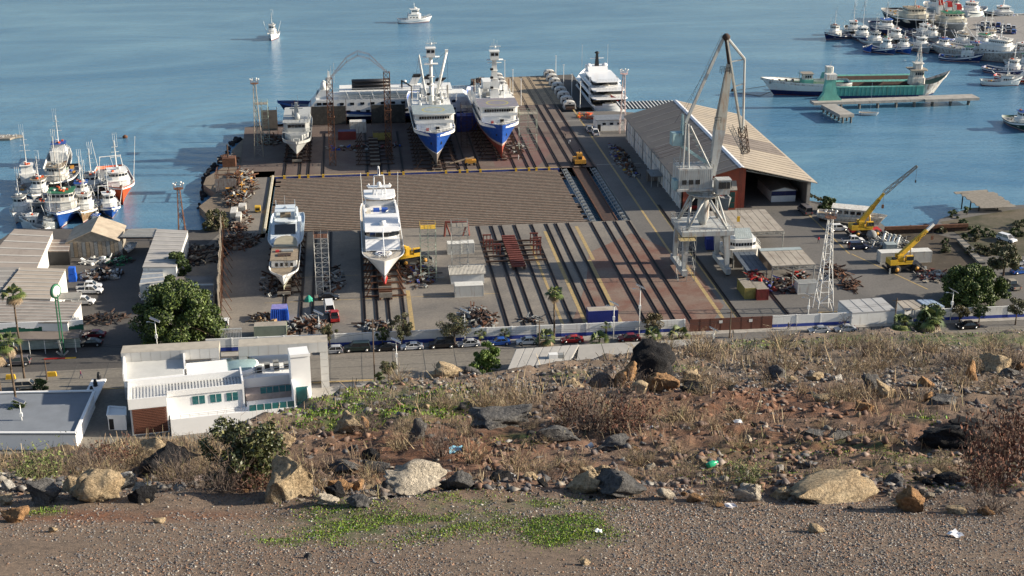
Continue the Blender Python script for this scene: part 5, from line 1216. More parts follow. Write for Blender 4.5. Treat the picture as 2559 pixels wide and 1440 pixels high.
def seiner(cx, ytip, label, bands, deckm, L=60, B=12.0, nose=0, booms=True, mastx=0, mb_='tube', zc=29.4, z0=1.2, tipz=9.4, cap=WHITE):
    t = thing('tuna_seiner', label, 'ship', (cx, ytip + L / 2, z0), R(-90)); h = MB(); X = L / 2
    sheer, hd = hull(h, L, B, -.7, bands, 7.9, tipz, .8, .82, 1.5, 1.1, DECKGREY, tr=.85, N=26, bot=.28, cap=cap); h.build('hull', t)
    f = X - 8.6; d = MB(); wd = B - .5
    d.prism(roundhouse(f - 30, f, wd - 1.3, .7, 6), 7.2, 10.2, WHITE); d.prism(roundhouse(f - 30, f - .5, wd - .2, .7, 6), 10.2, 12.7, WHITE); d.build('superstructure', t)
    d = MB(); d.prism(roundhouse(f - 11, f + .4, wd + .5, .8, 6), 12.7, 12.95, WHITE, deckm); d.build('helideck', t)
    g = MB(); m_ = M('faded_yellow_ring', (.4, .36, .12), .8, .3, 2)
    for i in range(28):
        a, b_ = i * math.tau / 28, (i + 1) * math.tau / 28
        g.quad(*[(f - 5 + q_ * math.cos(c_) * 1.2, q_ * math.sin(c_) * 1.25, 12.962) for q_, c_ in ((2.3, a), (2.65, a), (2.65, b_), (2.3, b_))], m_)
    g.build('helideck_ring', t)
    windows(t, [(f - .46, -wd / 2 + 1.4, f - .46 + .0, wd / 2 - 1.4, 11.35, 12.1, 12, .2), (f - 7, wd / 2 - .09, f - 1.4, wd / 2 - .09, 11.2, 12.1, 5, .15), (f - 7, -wd / 2 + .09, f - 1.4, -wd / 2 + .09, 11.2, 12.1, 5, .15)])
    m_ = MB(); m_.bz(f - .05, f + .08, -wd / 2 + .3, wd / 2 - .3, 10.2, 11.1, WHITE); m_.build('bridge_wing_bulwark', t)
    m_ = MB(); m_.bz(f, f + .06, .3, 1.4, 7.2, 9.2, BLACK); m_.bz(f, f + .06, -2.4, -1.6, 8, 8.8, REDP); m_.bz(f + .02, f + .1, 1.2, 3.6, 7.6, 8.1, DECKGREY); m_.build('front_doors', t)
    m_ = MB(); m_.rail([(f + 1, -hd(.86) + .3, 8.4), (X - 3, -hd(.955) + .2, 9.0), (X - .6, 0, 9.3), (X - 3, hd(.955) - .2, 9.0), (f + 1, hd(.86) - .3, 8.4)], 1.0, WHITE, .05, 1.0)
    m_.rail([(f - 11, -wd / 2, 12.9), (f - 14, -wd / 2, 12.9)], 1, WHITE, .05); m_.build('railing', t)
    m_ = MB(); m_.box((X - 4, 0, 8.6), (1.6, 1.8, 1.0), STEEL); m_.tube((X - 3, -1.2, 8.6), (X - 3, 1.2, 8.6), .35, STEEL, 8)
    for s in (-1, 1): m_.tube((X - 5, s * 1.5, 8), (X - 5, s * 1.5, 9), .18, WHITE, 6)
    m_.build('windlass', t)
    m = MB(); mx_ = f - 12.6
    if mb_ == 'tube': m.tube((mx_, 0, 12), (mx_, 0, 19), .8, WHITE, 12, .7); m.tube((mx_, 0, 19), (mx_, 0, 26.5), .55, WHITE, 10, .4); m.tube((mx_ - .3, .3, 25), (mx_ - .3, .3, zc - 2.6), .25, WHITE, 6); m.tube((mx_ - .3, -.3, 25), (mx_ - .3, -.3, zc - 2.6), .25, WHITE, 6); m.bz(mx_ - .9, mx_ + .9, -1.9, 2.1, 24.6, 24.8, WHITE)
    else: m.prism([(mx_ - 1, -1.4), (mx_ + .6, -1.4), (mx_ + .6, 1.4), (mx_ - 1, 1.4)], 12, zc - 2.5, WHITE, sc=.42); m.bz(mx_ - .4, mx_ + .4, -2.1, 2.1, 23.2, 23.3, WHITE)
    for z in (16, 19, 21.5): m.box((mx_ + .9, rs.choice((-.9, .9)), z), (.5, .9, .6), BLACK); m.bz(mx_, mx_ + 1, -1, 1, z - .5, z - .42, WHITE)
    m.build('mast', t)
    m = MB(); z = zc - 2.6; m.bz(mx_ - 1.1, mx_ + 1.1, -1.25, 1.25, z, z + 2.5, WHITE); m.bz(mx_ - 1.3, mx_ + 1.4, -1.5, 1.5, z + 2.5, z + 2.65, WHITE); m.bz(mx_ - .9, mx_ + .9, -2.3, 2.6, z - .1, z, WHITE); c_ = m.build('crows_nest', t)
    m = MB(); 
    for s in (-1, 1): m.bz(mx_ + 1.08, mx_ + 1.16, s * .15, s * 1.1, z + 1.3, z + 2.1, GLASS)
    m.build('crows_nest_window', c_)
    m = MB()
    for i, y in enumerate((-1.2, -.7, -.1, .3, .8, 1.2)): m.tube((mx_, y, zc), (mx_, y, zc + 1.6 + (i * 7 % 5) * .45), .05, WHITE, 4)
    m.bz(mx_ - .1, mx_ + .1, -1.3, 1.9, zc + 1.2, zc + 1.35, WHITE); m.lathe((mx_, .2, zc + .9), [(.3, 0), (.35, .3), (.1, .6)], WHITE, 8); m.build('antennas', t)
    if booms:
        m = MB(); m.tube((mx_ - 1, -1.5, 15.5), (mx_ - 2, -3.2, 27), .3, WHITE, 6, .22); m.tube((mx_ - 1, -1.9, 15.5), (mx_ - 2, -3.5, 26), .12, WHITE, 4); m.build('small_boom', t)
        m = MB(); m.tube((mx_ - 1, 1.6, 15.6), (mx_ - 2, 4.8, 27.8), .42, WHITE, 8, .36); m.box((mx_ - 2, 4.8, 28), (.8, .9, .7), WHITE); m.build('main_boom', t)
        m = MB()
        for a_, b_ in (((mx_ - 2, 4.9, 27.8), (mx_ - 10, 5.7, 9)), ((mx_, .3, 25), (mx_ - 2, 4.7, 27.6)), ((mx_ - 2, -3.2, 27), (mx_ - 9, -5.7, 9)), ((mx_, .5, 25), (mx_ - 3, 4.5, 13)), ((mx_, 0, 26), (mx_ - 24, 0, 12))): m.tube(a_, b_, .04, BLACK, 3)
        m.build('rigging', t)
    m = MB(); rr = random.Random(cx)
    for i in range(30): x = f - 11.3 - rr.random() * 14; y = rr.uniform(-5.2, 5.2); hh = rr.choice((.8, 1.2, 1.9, 2.6)); m.tube((x, y, 12.6), (x, y, 12.6 + hh), rr.choice((.1, .2, .35)), WHITE, 6); 
    for i in range(9): x = f - 12 - rr.random() * 12; m.box((x, rr.uniform(-4.6, 4.6), 13.2), (1.6, 1.2, 1.3), rr.choice((WHITE, STEEL, DECKGREY)))
    for y in (-5.4, 5.2): m.tube((f - 17, y, 9), (f - 17, y, 17.5), .13, STEEL, 5); m.tube((f - 21, y, 9), (f - 21, y, 16.5), .13, RUSTY, 5)
    m.bz(f - 28, f - 22, -2.5, 2.5, 12.7, 15.5, WHITE); m.build('deck_gear', t, kind='stuff')
    m = MB()
    for s in (-1, 1):
        m.box((X - 2.1, s * 1.45, 6.2 if tipz < 9.5 else 6.4), (.5, .12, .9), BLACK, rz=s * -.5)
        for k in range(6): m.box((X - 4.3 - k * .62, s * (2.72 + k * .26), 7.55 - k * .04), (.36, .06, .35), WHITE, rz=s * -.42)
    m.build('bow_lettering_and_anchor', t)
    return t
HDK = M('faded_blue_green_helideck', (.24, .30, .33), .8, .2, .7, dirt=(.36, .36, .33), amt=.4)
HDK2 = M('purple_grey_helideck', (.20, .20, .24), .8, .2, .7, dirt=(.3, .22, .2), amt=.35)
seiner(23.4, 379.6, 'blue and white tuna ship with grey primer bottom and two raised booms', [(3.4, GREYHULL), (3.6, WHITE), (99, BLUE)], HDK)
PBAND = M('pale_red_band', (.50, .40, .35), .7, .2, .5, dirt=(.3, .1, .07), amt=.3)  # paler band between the red bottom and the blue topsides
seiner(42.6, 386.2, 'blue and white tuna ship with red bottom and tapered white mast', [(3.3, REDBOT), (4.0, PBAND), (99, BLUE)], HDK2, L=58, B=11.8, booms=False, mb_='t', zc=26.8, z0=1.2, tipz=9.6)
cradle(23.4, 378.8, 428, 6.5, 'dark cradle and keel blocks under the grey bottomed tuna ship', z=.7); cradle(42.6, 387, 428, 6.5, 'dark cradle and keel blocks under the red bottomed tuna ship', z=.7)
cradle(6.2, 385, 415, 5.5, 'empty dark ship cradle between the lattice gantry legs')
# ---- large white yacht
def bigyacht():
    L = 46; t = thing('large_white_yacht', 'large gleaming white motor yacht on the hard, bow towards the street', 'yacht', (5.7, 282.6 + L / 2, 1.7), R(-90)); X = L / 2; h = MB()
    NV = M('grey_boot_band', (.05, .05, .06), .4)
    PB = M('lilac_primer_bottom', (.30, .28, .30), .6, .15, .5, dirt=(.4, .38, .36), amt=.4)
    sheer, hd = hull(h, L, 9.3, 0, [(2.0, PB), (2.25, NV), (99, WCLEAN)], 4.9, 6.1, 2.2, .82, .8, .25, M('cream_yacht_deck', (.5, .45, .38), .7, .1, .8), tr=.9, N=28, bot=.33, cap=WCLEAN); h.build('hull', t)
    m = MB(); m.lathe((X - 4.2, 0, .75), [(.05, -1.0), (.5, -.7), (.72, 0), (.5, .7), (.05, 1.0)], REDP, 10); m.tube((X - 4.6, 0, .3), (X - 1.6, 0, .45), .55, REDP, 10, .25); m.build('bulbous_bow', t)
    m = MB(); f = X - 10.5
    m.prof([(f - 22, 4.7), (f + 2.2, 5.7), (f - .2, 7.1), (f - 1.0, 7.25), (f - 22, 7.3)], -3.8, 3.8, WCLEAN, axis='y'); m.build('main_deckhouse', t)
    m = MB(); m.prism(roundhouse(f - 20, f - 1.6, 7.6, 2.0, 8), 7.25, 8.9, WCLEAN); m.prism(roundhouse(f - 20, f - .6, 8.2, 2.2, 8), 8.85, 9.05, WCLEAN); m.build('bridge_deck', t)
    pts = roundhouse(f - 20, f - 1.55, 7.66, 2.0, 8)
    m = MB()
    for a, b_ in zip(pts[1:-1], pts[2:-1]): winrow(a[0] + .02, a[1], b_[0] + .02, b_[1], 7.55, 8.75, 1, m, .06)
    for s in (-1, 1): winrow(f - 12, s * 3.83, f - 3.7, s * 3.83, 7.7, 8.6, 5, m, .1)
    m.build('bridge_windows', t); m = MB()
    for s in (-1, 1): winrow(f - 16, s * 3.83, f - 3, s * 3.83, 5.75, 6.7, 6, m, .12)
    m.build('saloon_windows', t)
    m = MB(); m.prof([(f - .9, 9.03), (f - 9.5, 9.03), (f - 9.5, 10.5), (f - 8.3, 10.6), (f - 2.2, 9.6)], -3.75, 3.75, WCLEAN, axis='y'); m.build('visor_roof', t)
    m = MB(); 
    for s in (-1, 1): m.bz(f - 19, f - 9.4, s * 3.45, s * 3.8, 9.0, 10.5, WCLEAN)
    m.bz(f - 19.5, f - 19, -3.8, 3.8, 9, 10.5, WCLEAN); m.bz(f - 19, f - 9.5, -3.5, 3.5, 9.0, 9.3, WCLEAN); m.build('sundeck_bulwark', t)
    m = MB(); SE = M('cream_cushion', (.62, .58, .5), .8); BLC = M('blue_cushion', (.03, .1, .42), .8)
    m.bz(f - 11.4, f - 10, -2.4, 1.2, 9.3, 9.9, SE); m.bz(f - 16, f - 14.5, -1.6, -.2, 9.3, 9.9, BLC); m.bz(f - 16, f - 14.5, .3, 1.7, 9.3, 9.9, BLC); m.lathe((f - 13, 2.2, 9.3), [(1.1, 0), (1.1, .6), (.8, .6), (.8, .3)], WCLEAN, 14); m.bz(f - 15, f - 13.5, -3.2, -2.2, 9.3, 10, SE); m.build('sundeck_seats', t)
    m = MB(); m.prism(roundhouse(f - 24, f - 16.4, 7.4, 2.6, 8), 11.6, 11.95, WCLEAN, sc=.96)
    for s in (-1, 1): m.prof([(f - 22, 10), (f - 20, 10), (f - 18.2, 11.7), (f - 20.5, 11.7)], s * 3.2, s * 3.5, WCLEAN, axis='y'); m.tube((f - 17.2, s * 3.3, 10.4), (f - 17.6, s * 3.2, 11.7), .09, WCLEAN, 5)
    m.build('hardtop', t); m = MB(); a_ = f - 20
    for s in (-1, 1):
        m.tube((a_, s * 1.5, 11.9), (a_, s * 1.3, 13.6), .2, WCLEAN, 6); m.tube((a_ - .8, s * 1.2, 14), (a_ - .8, s * 1.1, 16.2), .14, WCLEAN, 6)
        m.tube((a_ + .6, s * .7, 11.9), (a_ + .4, s * .6, 13.6), .12, WCLEAN, 6)
        m.lathe((a_, s * 2.4, 14), [(.12, 0), (.2, .2), (.2, .4), (.05, .55)], WCLEAN, 8)
    m.tube((a_ - .8, -1.1, 16.2), (a_ - .8, 1.1, 16.2), .14, WCLEAN, 6); m.prism([(a_ - 1, -2.9), (a_ + .8, -2.5), (a_ + .8, 2.5), (a_ - 1, 2.9)], 13.6, 13.85, WCLEAN); m.lathe((a_ + .2, 0, 13.85), [(.45, 0), (.55, .4), (.5, .8), (.2, 1.1)], WCLEAN, 10)
    m.tube((a_ - .8, 0, 16.2), (a_ - .8, 0, 18.4), .28, WCLEAN, 6, .2); m.box((a_ - .5, 0, 17.2), (.1, .3, 1.3), NAVY); m.build('radar_mast', t)
    m = MB()
    for s in (-1, 1): m.tube((f - 13, s * 3.9, 9.5), (f - 13.5, s * 4.2, 19), .05, WHITE, 4)
    m.build('whip_antennas', t)
    m = MB(); m.tube((f - 3.6, .2, 9.6), (f - 3.6, .2, 10.6), .75, WCLEAN, 10); m.build('satellite_dome', t)
    m = MB(); m.tube((X - 3.2, .1, 6.1), (f + .5, .1, 10.2), .11, WCLEAN, 6); 
    for k in range(8): z = 5.9 + k * .13; x = X - 5 - k * .55; m.bz(x - .1, x + .1, -.35, .35, z, z + .05, WCLEAN)
    m.build('jackstaff_and_steps', t)
    m = MB(); m.lathe((f + 3.6, 0, 5.5), [(1.9, 0), (1.75, .25), (1.4, .1)], WCLEAN, 18); m.bz(f + 3.4, f + 4.2, -1.2, -.2, 5.5, 5.8, NAVY); m.bz(f + 3.2, f + 4.0, .5, 1.3, 5.5, 5.85, SE); m.build('foredeck_seat_ring', t)
    m = MB(); 
    for i in range(9): m.box((X - 3.6 - (i % 3) * .7, (i // 3 - 1) * .9, 6.0), (.4, .4, .45), STEEL if i % 2 else WCLEAN)
    m.build('mooring_gear', t); m = MB()
    for s in (-1, 1): m.path([(X - 1.2, s * .5, 6.2), (X - 4, s * 2.1, 6.0), (X - 8, s * 3.7, 5.7)], .04, CHROME, 4); m.rail([(X - 1.0, s * .4, 6.0), (X - 4, s * 2.1, 5.7), (X - 9, s * 4.0, 5.5)], .5, CHROME, .03, 1.2, False)
    m.build('railing', t, kind='stuff')
bigyacht(); cradle(5.7, 279.5, 320, 4.5, 'rusty cradle with sleepers under the large white yacht', RUSTY, 1.7)
# ---- pair of yachts at the left: stripped classic one in front, white one behind
def classic():
    L = 27; t = thing('stripped_classic_yacht', 'white wooden yacht hull with bare tan deck and round stern cabin roof', 'yacht', (-16.0, 283.6 + L / 2, .8), R(-90)); X = L / 2; h = MB()
    sheer, hd = hull(h, L, 6.6, 0, [(1.5, M('cream_bottom', (.5, .5, .38), .7, .1, .5, dirt=(.3, .28, .2), amt=.3)), (1.75, BLACK), (99, WCLEAN)], 3.3, 4.3, 2.0, .70, 1.2, .5, TAN, tr=.6, N=22, bot=.35, cap=WHITE); h.build('hull', t)
    m = MB(); m.prism([(x - X, y) for x, y in [(4, -2.7), (18.6, -2.75), (18.9, 0), (18.6, 2.75), (4, 2.7), (2, 2.0), (1, 0), (2, -2.0)]], 2.8, 4.9, WHITE); m.build('cabin', t)
    m = MB(); m.prism([(x - X, y) for x, y in [(10, -2.95), (19.0, -3.0), (19.2, 0), (19.0, 3.0), (10, 2.95)]], 4.9, 5.0, TAN)
    m.prism([(x - X, y) for x, y in [(10.2, -2.6), (10.2, 2.6), (7, 2.6), (4.4, 2.2), (2.8, 1.2), (2.3, 0), (2.8, -1.2), (4.4, -2.2), (7, -2.6)]], 5.02, 5.12, M('tan_grey_roof', (.33, .30, .22), .8, .2, .6)); m.prism([(3.2, -1.4), (1.5, -1.5), (1.5, 1.5), (3.2, 1.4)], 5.0, 5.25, DARKRUST); m.bz(-.8, .3, -2, -1.2, 5.0, 5.3, REDP); m.bz(-.9, .3, -.7, 1.9, 5.0, 5.35, STEEL); m.build('cabin_roof', t)
    windows(t, [(18.85 - X, -2.2, 18.85 - X, 2.2, 3.5, 4.3, 4, .45)]); m = MB()
    for s in (-1, 1): m.box((X - 2.0, s * 1.0, 3.3), (.5, .08, .3), BLACK, rz=-s * .5)
    m.build('hawse_holes', t); m = MB(); m.tube((5.9, .1, 3), (5.5, .1, 6.1), .06, OLDWOOD, 4); m.tube((5.9, .7, 3), (5.5, .7, 6.1), .06, OLDWOOD, 4)
    for k in range(7): m.tube((5.85 - k * .05, .1, 3.4 + k * .4), (5.85 - k * .05, .7, 3.4 + k * .4), .04, OLDWOOD, 4)
    m.build('ladder', t)
classic(); cradle(-16, 284, 309, 3.6, 'dark rusty cradle under the stripped classic yacht')
def yacht2():
    L = 30; t = thing('white_flybridge_yacht', 'white yacht with dark windscreen behind the stripped classic yacht', 'yacht', (-16.3, 300 + L / 2, .9), R(-90)); X = L / 2; h = MB()
    WB = M('bluish_white_gelcoat', (.62, .68, .72), .35, .05, .5)
    hull(h, L, 8.2, 0, [(1.5, WB), (1.9, BLACK), (99, WB)], 3.6, 4.4, 4.5, .62, .6, .35, WB, tr=.92, N=18, bot=.3, cap=WB); h.build('hull', t)
    m = MB(); m.prof([(X - 6, 3.9), (X - 10, 4.9), (-8, 5.0), (-8, 3.0)], -3.3, 3.3, WB, axis='y'); m.prof([(X - 9.6, 4.9), (X - 12.5, 6.9), (-8, 7.1), (-8, 4.8)], -2.7, 2.7, WB, axis='y'); m.build('deckhouse', t)
    m = MB(); m.prof([(X - 9.52, 5.0), (X - 9.6, 5.0), (X - 11.9, 6.6), (X - 11.7, 6.6)], -2.4, 2.4, GLASS, axis='y')
    for s in (-1, 1): winrow(-6, s * 2.72, 3.5, s * 2.72, 5.5, 6.3, 4, m, .1); winrow(-6, s * 3.32, 4.5, s * 3.32, 4.0, 4.5, 5, m, .2)
    m.build('windscreen', t); m = MB(); m.prism(roundhouse(-7, 3.4, 5.2, 1.2, 6), 7.0, 7.25, WB); m.bz(-4, 1.5, -2.3, 2.3, 9.0, 9.15, WB)
    for s in (-1, 1): m.tube((1, s * 2.2, 7.2), (.6, s * 2.2, 9), .08, WB, 4); m.tube((-3.6, s * 2.2, 7.2), (-3.6, s * 2.2, 10.4), .1, WB, 4); m.bz(-6.5, 2, s * 2.3, s * 2.6, 7.2, 7.9, WB)
    m.tube((-1, 0, 9.1), (-1, 0, 12.2), .05, WHITE, 4); m.lathe((-1, 0, 9.1), [(.5, 0), (.4, .3), (.1, .5)], WHITE, 8); m.bz(-1.5, .2, -1.2, 1.2, 7.3, 8.1, TAN); m.build('flybridge', t)
yacht2(); cradle(-16.3, 301, 326, 4.2, 'dark cradle under the white flybridge yacht')
# ---- grey patrol vessel
def patrol():
    L = 36; t = thing('grey_patrol_ship', 'pale grey patrol ship with open bridge wings on a cradle in the shade', 'ship', (-16.0, 389.6 + L / 2, 1.0), R(-90)); X = L / 2; h = MB(); G_ = M('navy_grey_paint', (.42, .43, .42), .6, .1, .6, dirt=(.25, .2, .17), amt=.2, streak=True)
    hull(h, L, 8.4, 0, [(1.8, DARKRUST), (99, G_)], 4.6, 5.8, 2.4, .76, .8, .9, DECKGREY, tr=.85, N=22, bot=.35, cap=G_); h.build('hull', t)
    m = MB(); m.prism([(X - 20, -3.4), (X - 9, -3.4), (X - 6, -1.6), (X - 6, 1.6), (X - 9, 3.4), (X - 20, 3.4)], 4, 6.2, G_); m.prism([(-12, -3.7), (X - 10.6, -3.7), (X - 9.8, -2.6), (X - 9.8, 2.6), (X - 10.6, 3.7), (-12, 3.7)], 6.2, 8.8, G_); m.bz(X - 11, X - 9, -4.1, -2.2, 6.2, 6.3, G_); m.bz(X - 11, X - 9, 4.1, 2.2, 6.2, 6.3, G_); m.build('superstructure', t)
    windows(t, [(X - 9.78, -2.5, X - 9.78, 2.5, 7.5, 8.4, 5, .08), (X - 16, 3.72, X - 11, 3.72, 7.5, 8.3, 4, .15), (X - 16, -3.72, X - 11, -3.72, 7.5, 8.3, 4, .15)])
    m = MB(); m.prism([(-11, -3.9), (X - 10.4, -3.9), (X - 9.6, -2.7), (X - 9.6, 2.7), (X - 10.4, 3.9), (-11, 3.9)], 8.8, 8.95, G_); m.rail([(X - 10, -3.4, 8.9), (X - 10, 3.4, 8.9), (0, 3.6, 8.9)], 1, G_, .05, 1)
    for s in (-1, 1): m.rail([(X - 9, s * 4.1, 6.3), (X - 9, s * 2.3, 6.3)], 1, G_, .05, .6); m.rail([(X - 9, s * 4.1, 6.3), (X - 11, s * 4.1, 6.3)], 1, G_, .05, .6)
    m.build('bridge_roof', t); m = MB(); m.prism([(1, -.9), (3, -.9), (3, .9), (1, .9)], 8.9, 13.5, G_, sc=.4); m.lathe((4.2, .3, 8.9), [(.7, 0), (.9, 1), (.6, 1.8), (.2, 2)], G_, 10); m.lathe((-1, -.9, 8.9), [(.5, 0), (.6, .8), (.2, 1.4)], G_, 8)
    m.bz(1.6, 2.2, -1.9, 1.9, 11.6, 11.8, G_); m.tube((2, .6, 13), (2, .6, 15.5), .05, G_, 4); m.tube((1.2, -1.2, 9), (1.2, -1.2, 13), .08, G_, 4); m.lathe((2.3, 0, 12.4), [(.2, 0), (.9, .2), (.2, .4)], G_, 10); m.build('mast', t)
    m = MB(); m.tube((X - 3.5, -.8, 5), (X - 3.5, -.8, 5.8), .2, G_, 6); m.tube((X - 3.5, .8, 5), (X - 3.5, .8, 5.8), .2, G_, 6); m.box((X - 4.5, 0, 5.3), (1, 1, .7), G_); m.build('foredeck_gear', t)
patrol(); cradle(-16, 391, 420, 4, 'dark cradle under the grey patrol ship')
# ---- long white ship behind the mesh screens
def longship():
    L = 66; t = thing('long_white_supply_ship', 'long white ship with black topped twin funnels moored behind mesh screens', 'ship', (9.5, 446, WZ), R(180)); h = MB(); X = L / 2
    sheer, hd = hull(h, L, 12, -1, [(.3, REDBOT), (99, NAVY)], 4.6, 8.6, 6, .6, 1, 1.0, DECKGREY, tr=.9, N=24, cap=M('blue_bulwark', (.03, .09, .3), .6)); h.build('hull', t)
    m = MB(); m.prof([(-X + 2, 4), (X - 10.5, 4), (X - 9.5, 6.0), (X - 12.5, 9.6), (-X + 6, 9.6), (-X + 2, 7.2)], -5.8, 5.8, WHITE, axis='y'); m.prof([(X - 16, 9.6), (X - 12, 9.6), (X - 14, 12.2), (X - 17, 12.2)], -3, 3, WHITE, axis='y'); m.build('superstructure', t)
    windows(t, [(X - 18, 5.84, X - 12.6, 5.84, 8.0, 8.8, 3, .2), (-X + 8, 5.84, X - 19, 5.84, 7.8, 8.6, 12, .6), (-X + 8, 5.84, X - 15, 5.84, 5.4, 6.1, 14, .6), (X - 12.8, -4.5, X - 12.8, 4.5, 10.4, 11.4, 5, .1)], name='window')
    m = MB(); 
    for q_ in (9.6, 12.0): m.rail([(X - 18, 5.8, q_), (-X + 6, 5.8, q_)], 1.1, WHITE, .06, 1.8)
    m.bz(-X + 10, X - 20, -4.5, 5.6, 11.9, 12.05, WHITE); m.rail([(-X + 4, 5.8, 7.3), (-X + 20, 5.8, 7.3)], 1.1, WHITE, .06, 1.6)
    for k in range(9): x = -X + 11 + k * 4; m.beam((x, 5.7, 9.6), (x + .9, 5.7, 12), .25, .25, WHITE)
    m.build('upper_deck', t); m = MB()
    for x, y in ((-X + 14, 3.4), (-X + 17.5, 0), (-X + 21, -3.4)): m.prof([(x, 12), (x + 2.6, 12), (x + 1.0, 15), (x - 1.6, 15)], y - .7, y + .7, WHITE, axis='y'); m.prof([(x - 1.0, 14.4), (x + 1.4, 14.4), (x + .9, 15.3), (x - 2.2, 15.3)], y - .74, y + .74, BLACK, axis='y')
    m.build('funnels', t); m = MB(); BB = M('black_inflatable_tube', (.02, .02, .025), .4)
    for k in range(3):
        for s in (-.7, .7): m.tube((X - 24, 2.5 + k * 0 + s, 12.6 + k * 1.1), (X - 36, 2.5 + s, 12.6 + k * 1.1), .42, BB, 8)
        m.tube((X - 36, 1.8, 12.6 + k * 1.1), (X - 36, 3.2, 12.6 + k * 1.1), .4, BB, 8); m.bz(X - 36, X - 24.5, 1.9, 3.1, 12.5 + k * 1.1, 12.7 + k * 1.1, DECKGREY)
    m.build('stacked_inflatable_boats', t); m = MB()
    m.tube((X - 40, 2, 12), (X - 40, 2, 14.6), .3, BLACK, 6); m.tube((X - 40, 2, 14.4), (X - 43, 3.5, 12.8), .25, BLACK, 6); m.lathe((X - 41, 2, 14), [(.5, 0), (.6, .3), (.3, .6)], WHITE, 8); m.build('deck_crane', t)
    m = MB(); 
    for y in (-1.6, .2, 1.9): m.lathe((X - 15, y, 12.2), [(.9, 0), (1.0, 1), (.7, 1.8), (.2, 2.2)], WHITE, 10)
    m.prism([(X - 17.5, -.7), (X - 16, -.7), (X - 16, .7), (X - 17.5, .7)], 12, 17.6, WHITE, sc=.35)
    for i, y in enumerate((-1, 0, .8)): m.tube((X - 16.5 - i, y, 14), (X - 16.5 - i, y, 18 + i * 1.2), .07, WHITE, 4)
    m.bz(X - 17, X - 16.4, -1.8, 1.8, 15.6, 15.8, WHITE); m.build('mast_and_domes', t)
longship()
# mesh screens on posts
MESHM = M('dark_shade_netting', (.055, .052, .047), .95, .3, .6, dirt=(.12, .11, .09), amt=.3)
sc_ = thing('mesh_screen', 'row of tall dark shade netting panels on posts before the long white ship', 'screen', (0, 434.2, 0))
for i, x in enumerate([-17.6, -12.5, -6.6, -1.6, 6.2, 11.6, 17.0]):
    m = MB(); m.tube((x, .2, 0), (x, .2, 8.6), .1, RUSTY, 4); m.build('post', sc_)
    if i in (3, 6): continue
    x2 = [-12.5, -6.6, -1.6, 0, 11.6, 17.0, 0][i]; m = MB(); m.bz(x + .12, x2 - .12, -.03, .03, .6, 6.4, MESHM); m.build('netting_panel', sc_)
sc2 = thing('mesh_screen', 'brownish netting panel on frame at the left quay corner', 'screen', P(660, 335)); m = MB(); m.bz(-.5, 4.3, -.04, .04, 1, 7.5, M('tan_netting', (.17, .145, .12), .95, .25, .8)); m.build('netting_panel', sc2)
m = MB(); 
for x in (-.5, 1.9, 4.3): m.tube((x, .1, 0), (x, .1, 8.5), .08, RUSTY, 4)
m.build('post', sc2)
# lattice gantry
ga = thing('lattice_gantry', 'tall rusty lattice gantry with thin arched top over the empty cradle', 'gantry', (2.4, 390, 0)); q = Matrix.Identity(3)
for x, y in ((-8.2, -1.5), (8.0, 5)):
    m = MB(); m.lattice((x, y, 0), (x, y, 25), 1.7, RUSTY, .13, .08, 1.9, q); m.lattice((x, y, 14), (x, y, 14.01), 1.9, RUSTY, .1, .1, 1); m.build('leg', ga)
m = MB(); ap = [(-7.8, -1.5, 25), (-3.2, 0, 29.2), (0, 1.6, 30.6), (3.2, 3, 29.4), (8, 5, 25)]
for o_ in (-.8, .8):
    for dz in (0, 1.3):
        m.path([(x, y + o_, z + dz * (1 if 0 < i < 4 else .2)) for i, (x, y, z) in enumerate(ap)], .045, RUSTY, 4)
for i, (x, y, z) in enumerate(ap): m.tube((x, y - .8, z), (x, y + .8, z), .05, RUSTY, 4); m.tube((x, y - .8, z), (x, y - .8, z + 1.2), .05, RUSTY, 4)
m.build('arch_truss', ga)
